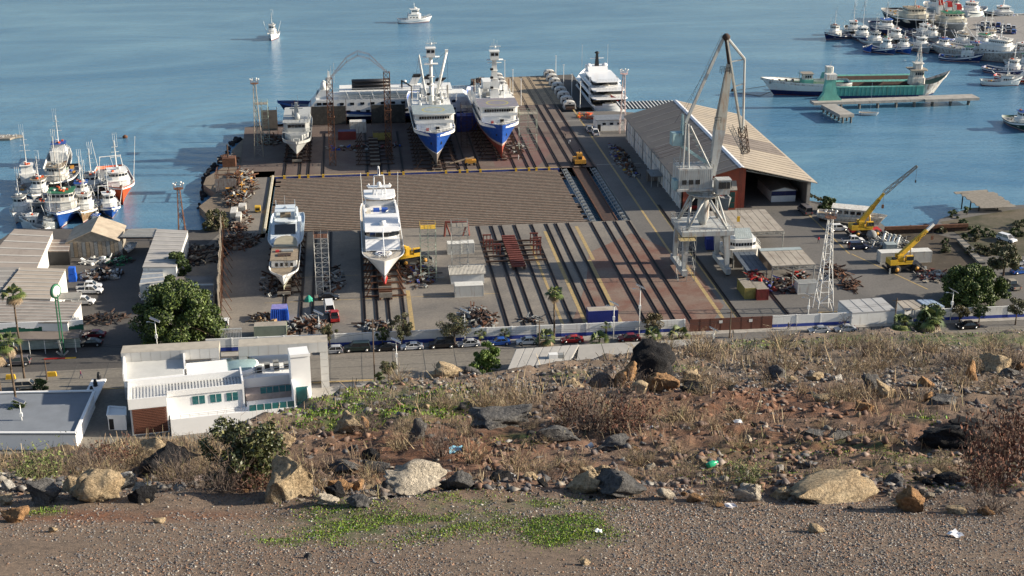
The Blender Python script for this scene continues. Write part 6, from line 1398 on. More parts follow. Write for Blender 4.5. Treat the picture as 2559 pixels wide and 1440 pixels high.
# ---- superyacht moored at the pier
def superyacht():
    L = 56; t = thing('moored_superyacht', 'four deck white superyacht with black mast moored stern-to beside the pier', 'yacht', (85.2, 474, WZ), R(91)); X = L / 2; h = MB()
    hull(h, L, 11.4, -1, [(.3, NAVY), (99, WCLEAN)], 4.4, 8.2, 6.5, .55, -.6, .9, TAN, tr=.92, N=24, cap=WCLEAN); h.build('hull', t)
    D = [(4.0, -X + 7, X - 9, 11.0, 3.2), (7.0, -X + 9.5, X - 15, 10.4, 3.1), (9.9, -X + 14, X - 21, 8.8, 2.9)]
    for i, (z, a, b_, w_, hh) in enumerate(D):
        m = MB(); m.prism([(a, -w_ / 2 + .8), (b_ - 4, -w_ / 2 + .8), (b_, 0), (b_ - 4, w_ / 2 - .8), (a, w_ / 2 - .8)], z, z + hh - .35, GLASS); m.build('tinted_glazing', t)
        m = MB(); e = [(a - 5, -w_ / 2 + 1), (a - 3.5, -w_ / 2), (b_ - 5, -w_ / 2), (b_ - 2, -w_ * .3), (b_, 0), (b_ - 2, w_ * .3), (b_ - 5, w_ / 2), (a - 3.5, w_ / 2), (a - 5, w_ / 2 - 1)]
        m.prism(e, z + hh - .35, z + hh, WCLEAN, sc=.99)
        for s in (-1, 1): m.prof([(a, z), (b_ - 6, z), (b_ - 7.5, z + 1.0), (a + 1, z + 1.0)], s * (w_ / 2 - .25), s * w_ / 2, WCLEAN, axis='y'); m.prof([(a + 3, z), (a + 5, z), (a + 4, z + hh), (a + 1.6, z + hh)], s * (w_ / 2 - .35), s * (w_ / 2 + .02), WCLEAN, axis='y')
        m.build('deck_level', t); m = MB(); m.rail([(a - 4.6, w_ / 2 - 1.2, z + hh), (a - 4.6, -w_ / 2 + 1.2, z + hh)], .9, CHROME, .04, .9); m.build('stern_railing', t)
        m = MB(); m.lathe((a - 1.6, 0, z + .02), [(1.3, 0), (1.3, .55), (.9, .7)], M('cream_cushion', (.62, .58, .5), .8), 12); m.bz(a - 3.4, a - 2.4, -2.2, 2.2, z + .02, z + .6, WCLEAN); m.build('deck_furniture', t)
    m = MB(); m.prof([(0, 12.8), (9, 12.8), (7, 14.6), (2, 14.6)], -3.2, 3.2, WCLEAN, axis='y')
    for s in (-1, 1): m.lathe((3.5, s * 2.6, 14.5), [(.9, 0), (1.0, .5), (.6, 1.1), (.1, 1.3)], WCLEAN, 10)
    m.build('radar_arch', t); m = MB(); m.prism([(2.8, -.65), (4.4, -.65), (4.4, .65), (2.8, .65)], 14.5, 19.8, BLACK, sc=.5); m.bz(3.3, 4, -2.2, 2.2, 17.8, 18, WCLEAN); m.lathe((3.6, 0, 19.7), [(.3, 0), (.75, .4), (.75, .8), (.2, 1.2)], BLACK, 10); m.build('black_mast', t)
    m = MB(); 
    for y in (-4.2, 4.2): m.tube((8, y, 12.6), (8, y, 23), .06, WHITE, 4)
    m.build('whip_antennas', t); m = MB(); m.quad((-X + 4.2, -.2, 7.4), (-X + 3.2, -2.6, 5.8), (-X + 3.2, -2.6, 6.8), (-X + 4.2, -.2, 8.4), REDP); m.tube((-X + 4.3, 0, 6.8), (-X + 3.9, 0, 8.8), .05, WOOD, 4); m.build('red_ensign', t)
    m = MB(); m.prof([(-X - .2, .6), (-X + 5, .6), (-X + 5, 4.2), (-X + 2.6, 4.2)], -2.2, 2.2, WCLEAN, axis='y'); m.build('stern_stairs', t); t.scale = (.85, 1.08, .8); t.location.y = 470
superyacht()
# ================================================================ YARD BUILDINGS AND CRANES
CORR = M('corrugated_tan_roof', (.36, .32, .27), .85, .18, .25, dirt=(.22, .18, .15), amt=.35)
CORRD = M('brown_roof', (.20, .17, .15), .85, .25, .2, dirt=(.13, .11, .10), amt=.35)
BRICKR = M('red_brown_wall', (.30, .075, .045), .8, .2, .6, dirt=(.18, .06, .04), amt=.3)
# warehouse: walls x 83..117, y 335..408, eave 7, ridge 11.3 at x 98
wh = thing('warehouse', 'long warehouse with low tan gable roof, red front and open dark bay', 'warehouse', (98, 335, 0))
m = MB(); m.bz(-15, -14.6, 0, 73, 0, 6.9, WDIRTY); 
for k in range(19): m.bz(-15.25, -15, k * 4, k * 4 + .35, 0, 6.8, WHITE if k % 3 else STEEL)
m.bz(-15.12, -15.0, 0, 73, 3.2, 3.5, STEEL); m.bz(-15, 19, 72.6, 73, 0, 6.9, WDIRTY); m.bz(18.6, 19, 0, 73, 0, 6.8, CORRD); m.build('wall', wh)
m = MB(); m.prof([(-15, .0), (1.6, .0), (1.6, 10.9), (0, 11.2), (-15, 6.9)], .0, .4, BRICKR, axis='y'); m.bz(1.2, 1.6, .4, 30, 0, 10, BRICKR); m.build('front_wall', wh)
m = MB(); m.bz(-4.3, -1.0, -1.2, 0, 0, 5.2, BRICKR); m.prof([(-1.25, 5.1), (0, 7.2), (0, 7.4), (-1.4, 5.3)], -4.5, -.8, M('grey_awning', (.30, .28, .25)), axis='x'); m.build('entrance_porch', wh)
m = MB()
for i in range(2):
    for j in range(3): m.bz(-3.9 + i * 1.35, -2.65 + i * 1.35, -1.26, -1.2, .5 + j * 1.45, 1.85 + j * 1.45, M('green_glass', (.015, .05, .05), .1, .2))
m.build('porch_window', wh)
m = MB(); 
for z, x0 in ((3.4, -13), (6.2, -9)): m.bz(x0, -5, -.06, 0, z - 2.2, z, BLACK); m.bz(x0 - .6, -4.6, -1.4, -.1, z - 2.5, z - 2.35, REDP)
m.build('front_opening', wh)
m = MB(); m.bz(18.1, 18.9, -.1, .5, 0, 7, CONC)
for k in range(6): m.beam((1.6 + k * 2.9, .2, 10.6 - k * .66), (4.5 + k * 2.9, .2, 9.2 - k * .66), .12, .12, STEEL); m.beam((4.5 + k * 2.9, .2, 9.94 - k * .66), (4.5 + k * 2.9, .2, 9.2 - k * .66), .12, .12, STEEL)
m.beam((1.6, .2, 9.9), (18.6, .2, 6.2), .15, .25, STEEL); m.build('bay_truss', wh)
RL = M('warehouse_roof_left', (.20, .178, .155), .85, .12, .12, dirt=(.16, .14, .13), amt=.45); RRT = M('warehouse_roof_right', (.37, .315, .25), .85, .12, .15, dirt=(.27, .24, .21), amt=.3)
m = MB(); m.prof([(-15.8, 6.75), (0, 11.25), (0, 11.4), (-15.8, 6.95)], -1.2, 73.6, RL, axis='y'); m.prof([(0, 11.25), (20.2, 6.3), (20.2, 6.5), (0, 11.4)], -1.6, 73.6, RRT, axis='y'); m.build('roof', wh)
m = MB(); m.prof([(-.7, 11.25), (0, 11.5), (.7, 11.3), (.6, 11.24), (0, 11.42), (-.6, 11.2)], -1.7, 73.8, M('pale_ridge_cap', (.6, .62, .66)), axis='y'); m.build('ridge_cap', wh)
sk_m = M('translucent_roof_sheet', (.33, .30, .27), .7, .1, .4); sk_d = M('dark_roof_sheet', (.27, .235, .195), .85, .15, .3)
for i in range(26):
    y = 1 + i * 2.8; dk = i in (8, 9, 10, 11, 12); mt = MB()
    if i % 2 == 0: mt.prof([(-14.6, 7.33), (-.8, 11.26), (-.8, 11.3), (-14.6, 7.37)], y, y + .35, sk_m, axis='y'); mt.build('roof_sheet', wh)
    mt = MB(); mt.prof([(.9, 11.2), (19.4, 6.72), (19.4, 6.78), (.9, 11.26)], y - .05, y + (2.3 if dk else .12), CORRD if dk else sk_d, axis='y'); mt.build('roof_sheet', wh)
for i in (9, 10, 11, 12): mt = MB(); mt.prof([(-15.4, 7.1), (-1.2, 11.12), (-1.2, 11.17), (-15.4, 7.16)], 1 + i * 2.8 - 1.9, 1 + i * 2.8 - .1, CORRD, axis='y'); mt.build('roof_sheet', wh)
hut = gable_shed('bay_office', 'small white and blue office hut inside the open warehouse bay', 108, 114.5, 339, 352, 3.2, 3.9, WHITE, CORRD, 'y', 'hut')
m = MB(); m.bz(-3.3, 3.3, -6.56, -6.5, 1.7, 2.9, NAVY); m.build('blue_band', hut)
# office by the pier
of = gable_shed('yard_office', 'low white office with blue grey roof beside the pier', 75.6, 85, 418, 424, 3.6, 3.9, WHITE, M('blue_grey_roof', (.17, .19, .22)), 'x', 'office')
windows(of, [(-3.5, -3.03, 3.5, -3.03, 1.9, 2.6, 3, .55)]); m = MB(); m.bz(-4.4, -3.4, -3.06, -3, 0, 2.1, BLACK); m.build('door', of)
sr = thing('slatted_canopy', 'dark canopy with pale slats behind the yard office', 'canopy', (90, 432, 4.5)); m = MB(); m.bz(-5, 14, -5, 5, 0, .15, BLACK); m.build('panel', sr)
for k in range(16): m = MB(); m.bz(-4.6 + k * 1.2, -4.3 + k * 1.2, -5, 5, .16, .26, WHITE); m.build('slat', sr)
m = MB(); 
for x in (-4.8, 4, 13.8): m.tube((x, -4.8, -4.5), (x, -4.8, 0), .12, STEEL, 5)
m.build('post', sr)
def flatshed(label, x0, x1, y0, y1, z0, z1, roofm, n=8, axis='x', name='open_shed', cat='shed', backwall=True, wallm=CORRD, sheetm=None, truss=True):
    """open sided shed: sheet roof on posts; z0 = front (street side) edge height, z1 = back"""
    t = thing(name, label, cat, ((x0 + x1) / 2, (y0 + y1) / 2, 0)); a, b_ = (x1 - x0) / 2, (y1 - y0) / 2
    m = MB(); m.prof([(-b_, z0 - .12), (b_, z1 - .12), (b_, z1), (-b_, z0)], -a, a, roofm, axis='x'); m.build('roof', t)
    for i in range(n): 
        m = MB(); x = -a + 2 * a * i / n; m.prof([(-b_ - .05, z0 + .005), (b_ + .05, z1 + .005), (b_ + .05, z1 + .05), (-b_ - .05, z0 + .05)], x + .06, x + 2 * a / n - .06, (sheetm or [roofm])[i % len(sheetm or [1])], axis='x'); m.build('roof_sheet', t)
    m = MB()
    for x in (-a + .2, 0, a - .2):
        for y, z in ((-b_ + .2, z0), (b_ - .2, z1)): m.tube((x, y, 0), (x, y, z - .1), .12, STEEL, 5)
    if truss: m.lattice((-a, -b_ + .2, z0 - .5), (a, -b_ + .2, z0 - .5), .6, STEEL, .05, .04, 1.2)
    m.build('frame', t)
    if backwall: m = MB(); m.bz(-a, a, b_ - .1, b_, 0, z1 - .15, wallm); m.build('wall', t)
    return t
BLR = M('pale_blue_roof_sheet', (.32, .37, .38), .7, .2, .6)
flatshed('broad tan roofed workshop shed right of the portal crane leg', 83.6, 99.6, 301, 317, 5.0, 5.2, CORR, 9)
flatshed('tan and pale blue roofed open shed beside the white lattice tower', 89.6, 99.4, 277.5, 288.5, 5.0, 5.2, CORR, 6, sheetm=[CORR, CORR, CORR])
m = MB(); m.bz(89.7, 99.3, 286.6, 288.4, 5.24, 5.32, BLR); o = m.build('roof_patch'); tag(o, 'pale blue sheet strip along the back edge of the tan shed roof', 'roof sheet')
flatshed('small dark blue grey lean-to roof left of the tan and blue shed', 84.6, 89.4, 279.5, 291, 3.4, 3.7, M('dark_blue_grey_roof', (.09, .11, .14)), 4, truss=False)
flatshed('grey flat canopy hut with barrels by the warehouse wall', 79.6, 83.6, 356, 362, 3.0, 3.2, DECKGREY, 2, truss=False)
# ---- portal crane
pc = thing('portal_crane', 'tall pale grey portal harbour crane with double boom standing over the rails', 'crane', (77.2, 291, 0))
for s, x in ((-1, -4.7), (1, 4.6)):
    for y in (-4.6, 4.6):
        m = MB(); m.add([(x + s * .3 + a * .38, y + b_ * .45, z) if z < 2 else (x - s * .1 + a * .75, y * .85 + b_ * .7, z) for z in (1.2, 9.4) for a, b_ in ((-1, -1), (1, -1), (1, 1), (-1, 1))], [(0, 3, 2, 1), (4, 5, 6, 7), (0, 1, 5, 4), (1, 2, 6, 5), (2, 3, 7, 6), (3, 0, 4, 7)], CRGREY); m.build('leg', pc)
    m = MB(); m.bz(x + s * .3 - .6, x + s * .3 + .6, -6, 6, .7, 1.9, CRGREY); m.build('sill_beam', pc)
    for y in (-5.2, -3.8, 3.8, 5.2): m = MB(); m.tube((x + s * .3 - .2, y, .45), (x + s * .3 + .2, y, .45), .42, DARKRUST, 12); m.bz(x + s * .3 - .4, x + s * .3 + .4, y - .6, y + .6, .5, 1.1, CRBLUE); m.build('bogie', pc)
m = MB(); m.bz(-5.9, 5.9, -5.6, 5.6, 9.7, 10.7, CRGREY); m.build('portal_deck', pc)
m = MB(); m.rail([(-5.9, -5.6, 10.7), (5.9, -5.6, 10.7), (5.9, 5.6, 10.7), (-5.9, 5.6, 10.7), (-5.9, -5.6, 10.7)], 1.1, CRGREY, .05, 1.3)
for i in range(16): a, b_ = i * math.tau / 16, (i + 1) * math.tau / 16; m.rail([(3.9 * math.cos(a), 3.9 * math.sin(a), 18.2), (3.9 * math.cos(b_), 3.9 * math.sin(b_), 18.2)], 1.1, CRGREY, .05, 2)
m.build('railing', pc)
for i in range(8): a = math.pi / 4 * (i // 2) * 2 + math.pi / 4; s = 1 if i % 2 else -1; m = MB(); b_ = a + s * .62; m.tube((5.9 * math.cos(a) * 1.1, 5.9 * math.sin(a) * 1.0, 10.7), (2.9 * math.cos(b_), 2.9 * math.sin(b_), 17.6), .3, CRGREY, 7); m.build('pylon_strut', pc)
m = MB(); m.lathe((0, 0, 10.7), [(.7, 0), (1.35, 1.6), (1.35, 5.4), (1.0, 7)], CRGREY, 14); m.build('centre_column', pc)
m = MB(); m.lathe((0, 0, 17.4), [(3.0, 0), (3.1, .5), (4.0, .7), (4.0, .85), (2.6, .9), (2.6, 1.9)], CRGREY, 20); m.build('slewing_ring', pc)
m = MB(); m.bz(-6.6, 1.0, -3, 3, 19.9, 24.4, CRGREY)
for k in range(16): m.bz(-6.5 + k * .47, -6.28 + k * .47, -3.07, -3, 20.3, 24.2, CRGREY)
m.bz(-6.9, 3.2, -3.3, 3.3, 19.4, 19.9, CRGREY); m.bz(-7.5, -6.6, -2.6, 0, 19.6, 21.8, CRBLUE); c_ = m.build('machinery_house', pc)
windows(c_, [(-6.1, -3.1, -1.6, -3.1, 21, 22, 3, .35)])
m = MB(); m.rail([(-6.6, -3, 24.4), (1, -3, 24.4), (1, 3, 24.4), (-6.6, 3, 24.4), (-6.6, -3, 24.4)], 1.0, CRGREY, .05, 1.3); m.build('roof_railing', pc)
m = MB(); m.prism([(1.9, -4.4), (4.6, -4.4), (5.0, -2.2), (1.6, -2.2)], 18.8, 22.0, CRGREY, sc=1.12); m.bz(1.7, 4.9, -4.65, -2, 22, 22.2, CRGREY); c_ = m.build('cab', pc)
windows(c_, [(2.0, -4.62, 4.6, -4.62, 20.2, 21.7, 3, .1), (4.95, -4.3, 5.05, -2.4, 20.2, 21.7, 2, .1)], GLASS)
def boxbeam(a, b_, w0, h0, w1, h1, mat, name, parent):
    a, b_ = Vector(a), Vector(b_); d = (b_ - a).normalized(); s = Vector((0, 1, 0)) if abs(d.y) < .7 else Vector((1, 0, 0)); u = d.cross(s).normalized(); s = u.cross(d)
    m = MB(); V = [p + s * sx * w_ + u * sy * h_ for p, w_, h_ in ((a, w0 / 2, h0 / 2), (b_, w1 / 2, h1 / 2)) for sx, sy in ((-1, -1), (1, -1), (1, 1), (-1, 1))]
    m.add(V, [(0, 3, 2, 1), (4, 5, 6, 7), (0, 1, 5, 4), (1, 2, 6, 5), (2, 3, 7, 6), (3, 0, 4, 7)], mat); return m.build(name, parent)
# boom runs up, outwards (away from the street) and slightly right
BT = Vector((4.6, 1.5, 46.5)); BF = Vector((1.6, 0, 22)); MIDB = BF.lerp(BT, .42)
BOOMP = M('rust_streaked_boom_paint', (.40, .40, .36), .6, .15, .5, dirt=(.26, .12, .05), amt=.5, streak=True)
boxbeam(BF, MIDB, 1.2, 1.3, 2.3, 2.2, CRGREY, 'boom_foot', pc); boxbeam(MIDB, BT, 2.3, 2.2, 1.0, 1.1, BOOMP, 'boom', pc)
JT = Vector((3.4, 1.0, 52.6)); JE = Vector((8.4, 2.2, 31)); AP = Vector((-4.8, .5, 34))
m = MB()
for s in (-.5, .5): m.beam(JT + Vector((0, s, 0)), JE + Vector((0, s * .8, 0)), .3, .35, STEEL)
for k in range(14): p_ = JT.lerp(JE, k / 14); q_ = JT.lerp(JE, (k + 1) / 14); s = 1 if k % 2 else -1; m.tube(p_ + Vector((0, .5 * s, 0)), q_ + Vector((0, -.5 * s, 0)), .09, DARKRUST, 4)
m.build('fly_jib', pc); m = MB(); EL = Vector((8.0, 1.8, 47.4)); m.tube(JT, EL, .3, CRGREY, 6); m.tube(EL, JE + Vector((.3, 0, .6)), .26, CRGREY, 6); m.tube(EL, Vector((5.1, 1.4, 47)), .16, CRGREY, 5); m.tube(Vector((8.1, 1.9, 42)), Vector((5.9, 1.7, 41.4)), .16, CRGREY, 5); m.tube(BT, JT, .5, DARKRUST, 6); m.build('jib_tie_frame', pc)
m = MB(); m.lathe(JT - Vector((0, 0, .4)), [(.5, -.5), (.9, 0), (.9, .5), (.4, 1)], DARKRUST, 8); m.build('jib_head_sheave', pc)
m = MB(); m.beam(AP, JT - Vector((.6, 0, .4)), .55, .6, CRGREY); m.build('upper_tie_beam', pc)
m = MB(); 
for i in range(22): p_ = AP.lerp(JT, i / 22) + Vector((-.5, 0, .5)); m.tube(p_, p_ + Vector((-.3, 0, .5)), .04, STEEL, 3)
m.tube(AP + Vector((-.9, 0, 1.1)), JT + Vector((-.8, 0, .8)), .05, STEEL, 3); m.tube(AP + Vector((-2.4, 0, 0)), JT, .03, BLACK, 3); m.build('tie_walkway', pc)
m = MB()
for y in (-1.6, 1.6):
    for a, b_ in (((-5.4, y, 24.4), (AP.x - .2, y * .4, 34)), ((-4.2, y, 24.4), (AP.x + .3, y * .4, 34)), ((.6, y, 24.4), (AP.x + .8, y * .4, 33.5))): m.tube(a, b_, .22, CRGREY, 6)
for k in range(7): z = 25 + k * 1.3; x = .4 - k * .75; m.bz(x - .6, x + .6, -.6, .6, z, z + .08, STEEL); m.tube((x, -.6, z), (x, -.6, z + 1.1), .05, CRGREY, 4)
m.build('a_frame', pc); m = MB(); m.box((-6.6, .3, 30.6), (2.6, 2.2, 2.8), CRBLUE, rz=.1); m.build('counterweight', pc); m = MB(); m.beam((-5.6, -.9, 31.6), (AP.x - .8, -.4, 36), .3, .3, CRBLUE); m.beam((-5.6, .9, 31.6), (AP.x - .8, .4, 36), .3, .3, CRBLUE); m.beam((-7, 0, 30), (BF.x, 0, 24), .5, .6, CRBLUE); m.build('counterweight_arm', pc)
m = MB(); m.lattice(JE + Vector((0, 0, 1.5)), JE + Vector((1.0, -.6, -4.5)), 1.5, DARKRUST, .1, .08, 1.2); m.lattice(JE + Vector((-2.6, 0, 1.5)), JE + Vector((.8, -.6, -4.6)), 1.0, STEEL, .07, .05, 1.0); m.build('jib_end_cage', pc)
m = MB()
for i in range(3): m.tube(JE + Vector((i * .3, -.3, -4)), (JE.x - .3 + i * .3, .6, 12), .03, BLACK, 3)
m.box((JE.x, .6, 11.4), (.6, .4, 1.2), YELLOW); m.build('hoist_cable_and_hook', pc)
m = MB(); m.rail([(-2.2, -1.2, 38.8), (-1.5, -1.2, 38.8)], .5, STEEL); m.rail([(2.6, .2, 44.6), (4.4, .2, 44.6), (4.4, 1.6, 44.6), (2.6, 1.6, 44.6)], 1.3, BLACK, .06, .8); m.tube((3.0, -.2, 44), (1.7, -.6, 34), .06, BLACK, 4); m.rail([(1.4, -.6, 34), (2.8, -.6, 34)], 1.3, BLACK, .06, .8); m.build('boom_platform', pc)
scaffold((72.2, 284.8, 0), 3.6, 2.8, 9.4, 'pale scaffold tower with yellowed top deck at the crane left leg', STEEL, topm=M('yellowed_plank', (.42, .33, .16)))
# other scaffolds
YG = M('pale_green_scaffold', (.36, .42, .34), .6, .2, 1, dirt=RUST, amt=.2)
scaffold((-7.6, 285.5, 0), 3.0, 3.0, 13.0, 'tall rust topped scaffold tower right of the stripped classic yacht', WDIRTY, topm=RUSTY)
scaffold((15.6, 291.5, 0), 3.4, 3.0, 12.2, 'pale green scaffold tower with yellow top beside the large white yacht', YG, topm=YELLOW)
scaffold((22.6, 291.5, 0), 3.6, 3.0, 12.4, 'grey scaffold tower standing over the white container pair', STEEL)
scaffold((-26.5, 414, 0), 3.6, 3.0, 12.5, 'pale green scaffold tower at the left quay corner', YG)
scaffold((34.0, 405, 0), 3.4, 3.4, 12, 'dark scaffold tower between the two tuna ships', DARKRUST)
scaffold((51.6, 399, 0), 5.2, 3.0, 11, 'pale green double scaffold right of the red bottomed tuna ship', YG)
light_tower((-27.2, 400, 0), 21.5, 'weathered floodlight tower standing at the left corner of the quay', OLDWOOD, cagemat=RUSTY)
light_tower(P(457, 598), 12.6, 'rusty floodlight tower behind the marina sheds', RUSTY, 1.9, .6)
light_tower((96.6, 263, 0), 20.4, 'tall white lattice floodlight tower near the street wall', WHITE, 3.4, .8, cagemat=RUSTY)
light_tower((83.2, 415, 0), 18.4, 'red and white floodlight tower beside the moored superyacht', M('red_oxide_white_lattice', (.42, .22, .2), .7, .5, .3, dirt=(.6, .58, .55), amt=.7), 2.0, .6)
# stripped wheelhouse on the ground
t = thing('ship_wheelhouse', 'white ship wheelhouse section set on the ground under a corrugated sheet', 'ship section', (87.8, 296.5, 0)); m = MB()
m.prism([(-4, -2.6), (-2.8, -3.6), (2.8, -3.6), (4, -2.6), (4.2, 2.5), (-4.2, 2.5)], 1.6, 3.6, WDIRTY, sc=1.05); m.prism([(-3, -2.2), (-2, -3), (2, -3), (3, -2.2), (3, 2), (-3, 2)], 3.6, 5.8, WHITE); m.build('hull_section', t)
windows(t, [(-2, -3.02, 2, -3.02, 4.3, 5.0, 6, .25), (-3.0, -2.2, -2.05, -3.0, 4.3, 5.0, 2, .25), (2.05, -3, 3, -2.2, 4.3, 5.0, 2, .25)]); m = MB()
for k in range(8): m.prof([(-2.6, 5.9), (-1.4, 6.9), (.2, 7.5), (.2, 7.55), (-1.4, 6.97), (-2.65, 5.95)], -1.9 + k * .5, -1.45 + k * .5, BLR, axis='x')
m.build('roof_sheets', t); m = MB(); m.rail([(-4.2, 2, 3.7), (-4, -2.6, 3.7)], 1, WHITE); m.rail([(4.2, 2, 3.7), (4, -2.6, 3.7)], 1, WHITE)
for x in (-3, -1, 1, 3): m.bz(x - .3, x + .3, -2, -1.4, 0, 1.6, BLACK)
m.build('stand_and_rails', t)
gb = thing('grey_boat_hull', 'small grey boat bow standing in the warehouse doorway', 'boat', (93.5, 331, .6), R(-90)); m = MB(); hull(m, 7, 2.6, 0, [(99, DECKGREY)], 3.6, 4.4, .8, .4, 0, .4, DECKGREY, N=10, cap=WHITE); m.build('hull', gb)
# ---- mobile cranes
def tcrane(p, rz, label, e_top, col_=YELLOW, under=BLACK, hub=ORYEL, e_mid=None, hook=True, slew=0, red=False):
    t = thing('mobile_crane', label, 'mobile crane', p, rz); m = MB(); m.bz(-3.6, 3.6, -1.15, 1.15, .9, 1.5, under); m.bz(-3.9, -2.4, -1.4, 1.4, 1.4, 1.8, under if not red else REDP); m.bz(1.6, 3.6, -1.4, 1.4, 1.4, 1.8, under if not red else REDP)
    for x in (-4.2, 4.2): m.bz(x - .2, x + .2, -1.9, 1.9, .6, 1.0, under); m.bz(x - .15, x + .15, -1.95, -1.7, .05, 1.4, STEEL)
    m.build('chassis', t); tw = MB(); tw.tube((0, -.4, 0), (0, .4, 0), .95, TYRE, 18); tw = tw.mesh('wheel'); rm_ = MB(); rm_.tube((0, -.43, 0), (0, .43, 0), .5, hub, 12); rm_ = rm_.mesh('rim')
    for x in (-2.4, 2.4):
        for y in (-1.35, 1.35): w_ = inst(tw, 'wheel', t, (x, y, .95)); inst(rm_, 'rim', w_, (0, 0, 0))
    m = MB(); c, s_ = math.cos(slew), math.sin(slew); rot = Matrix.Rotation(slew, 3, 'Z')
    def bx(x0, x1, y0, y1, z0, z1, mt): m.box(rot @ Vector(((x0 + x1) / 2, (y0 + y1) / 2, (z0 + z1) / 2)), (abs(x1 - x0), abs(y1 - y0), abs(z1 - z0)), mt, rz=slew)
    bx(-3.4, 1.4, -1.25, 1.25, 1.9, 2.5, col_); bx(-3.9, -2.2, -1.3, 1.3, 1.9, 3.1, col_); bx(-2.0, -.6, .3, .9, 2.5, 4.0, col_); bx(-2.0, -.6, -.9, -.3, 2.5, 4.0, col_); bx(-3.2, -2.4, -1.1, -.2, 3.1, 3.5, BLACK); m.build('turntable', t)
    m = MB(); bx(-.2, 1.5, .7 - 2.0, -.55, 2.4, 3.9, col_); bx(-.1, 1.56, -1.36, -.6, 2.9, 3.75, GLASS); m.build('cab', t)
    B0 = rot @ Vector((-1.3, 0, 3.7)); B1 = Vector(e_top); md = Vector(e_mid) if e_mid else None; end = md or B1
    boxbeam(B0, B0.lerp(end, .55), .85, 1.05, .85, 1.0, col_, 'boom_base', t); boxbeam(B0.lerp(end, .5), B0.lerp(end, .8), .65, .8, .65, .8, col_, 'boom_section', t); boxbeam(B0.lerp(end, .78), end, .5, .6, .5, .6, WHITE if not md else col_, 'boom_tip', t)
    m = MB(); m.tube(rot @ Vector((1.2, 0, 2.4)), B0.lerp(end, .36), .2, CHROME if not red else col_, 8); m.build('lift_cylinder', t)
    if md: m = MB(); m.lattice(md, B1, .9, OLDWOOD, .07, .05, 1.0, None, .45); m.build('lattice_jib', t)
    cu = bpy.data.curves.new('lettering', 'FONT'); cu.body = 'GROVE'; cu.size = .95; cu.extrude = .01; cu.align_x = 'CENTER'; cu.align_y = 'CENTER'; tm = bpy.data.objects.new('boom_lettering', cu); me_ = bpy.data.meshes.new_from_object(tm); bpy.data.objects.remove(tm); me_.materials.clear(); me_.materials.append(BLACK); tx = bpy.data.objects.new('boom_lettering', me_); col.objects.link(tx); tx.parent = t
    dv = (end - B0); tx.location = B0.lerp(end, .62) + Vector((0, -.5, 0)) if dv.x > 0 else B0.lerp(end, .3) + Vector((0, -.6, 0)); tx.rotation_euler = (Matrix.Rotation(-math.atan2(dv.z, abs(dv.x)) if dv.x > 0 else math.atan2(dv.z, abs(dv.x)), 3, 'Y') @ Matrix.Rotation(R(90), 3, 'X')).to_euler()
    if hook: m = MB(); m.tube(end, end - Vector((0, 0, 3)), .04, BLACK, 3); m.box(end - Vector((0, 0, 3.3)), (.5, .3, .9), RUSTY); m.build('hook_block', t)
    if md: m = MB(); m.tube(B1, B1 - Vector((0, 0, 3.6)), .04, BLACK, 3); m.box(B1 - Vector((0, 0, 3.8)), (.25, .25, .6), BLACK); m.build('jib_hook', t)
    return t
tcrane((122.6, 309.5, 0), 0, 'yellow telescopic crane with lattice jib raised over the water, red wheel guards', (10.8, -1.5, 17.6), red=True, hub=ORYEL, e_mid=(3.6, -.6, 10.8))
tcrane((122.6, 284.6, 0), R(4), 'yellow mobile crane with white boom tip in front of the long white container', (6.4, .4, 10.6), hook=True)
tcrane((12.6, 302.5, 0), R(20), 'yellow mobile crane behind the large white yacht, boom lying towards the hull', (-8.4, -.6, 7.2), slew=R(180) if 0 else 0, hook=False)
# boom lift, tug, small loader
t = thing('boom_lift', 'tan orange boom lift platform by the far pit edge', 'boom lift', P(1176, 412)); m = MB(); m.bz(-1.6, 1.6, -.9, .9, .6, 1.5, ORYEL); m.bz(-1.4, .4, -.8, .8, 1.5, 1.9, ORYEL); m.build('body', t)
for x in (-1.1, 1.1):
    for y in (-.9, .9): m = MB(); m.tube((x, y - .15, .45), (x, y + .15, .45), .45, TYRE, 12); m.build('wheel', t)
boxbeam((1, 0, 2.2), (-6, -1, .9), .4, .5, .3, .35, TAN, 'boom', t); m = MB(); m.rail([(-7, -1.6, .3), (-6, -1.6, .3), (-6, -.4, .3), (-7, -.4, .3), (-7, -1.6, .3)], 1, STEEL); m.build('basket', t)
t = thing('rail_tractor', 'yellow tractor on the transfer rails at the pit edge', 'tractor', (64.2, 381.5, 0), R(90)); m = MB(); m.bz(-2.2, 2.2, -1.6, 1.6, .6, 1.7, ORYEL); m.bz(-.6, 1.2, -.8, .8, 1.7, 3.2, ORYEL); m.bz(-1.8, -.8, -.5, .5, 1.7, 2.4, BLACK); m.build('body', t)
for x in (-1.3, 1.3):
    for y in (-1.6, 1.6): m = MB(); m.tube((x, y - .2, .6), (x, y + .2, .6), .6, TYRE, 12); m.build('wheel', t)
m = MB(); m.bz(-.5, 1.25, -.83, .83, 2.3, 3.0, GLASS); m.tube((0, 0, 3.2), (0, 0, 4.4), .12, BLACK, 5); m.build('cab_glass', t)
t = thing('yellow_cart', 'small yellow box cart on the road left of the lift platform', 'cart', P(645, 530)); m = MB(); m.bz(-.7, .7, -.9, .9, .35, 1.6, YELLOW); m.bz(-.5, .5, -.92, -.9, .7, 1.3, BLACK); m.build('body', t); m = MB()
for x in (-.6, .6): m.tube((x - .1, -.7, .3), (x + .1, -.7, .3), .3, TYRE, 8)
m.build('wheel_pair', t)
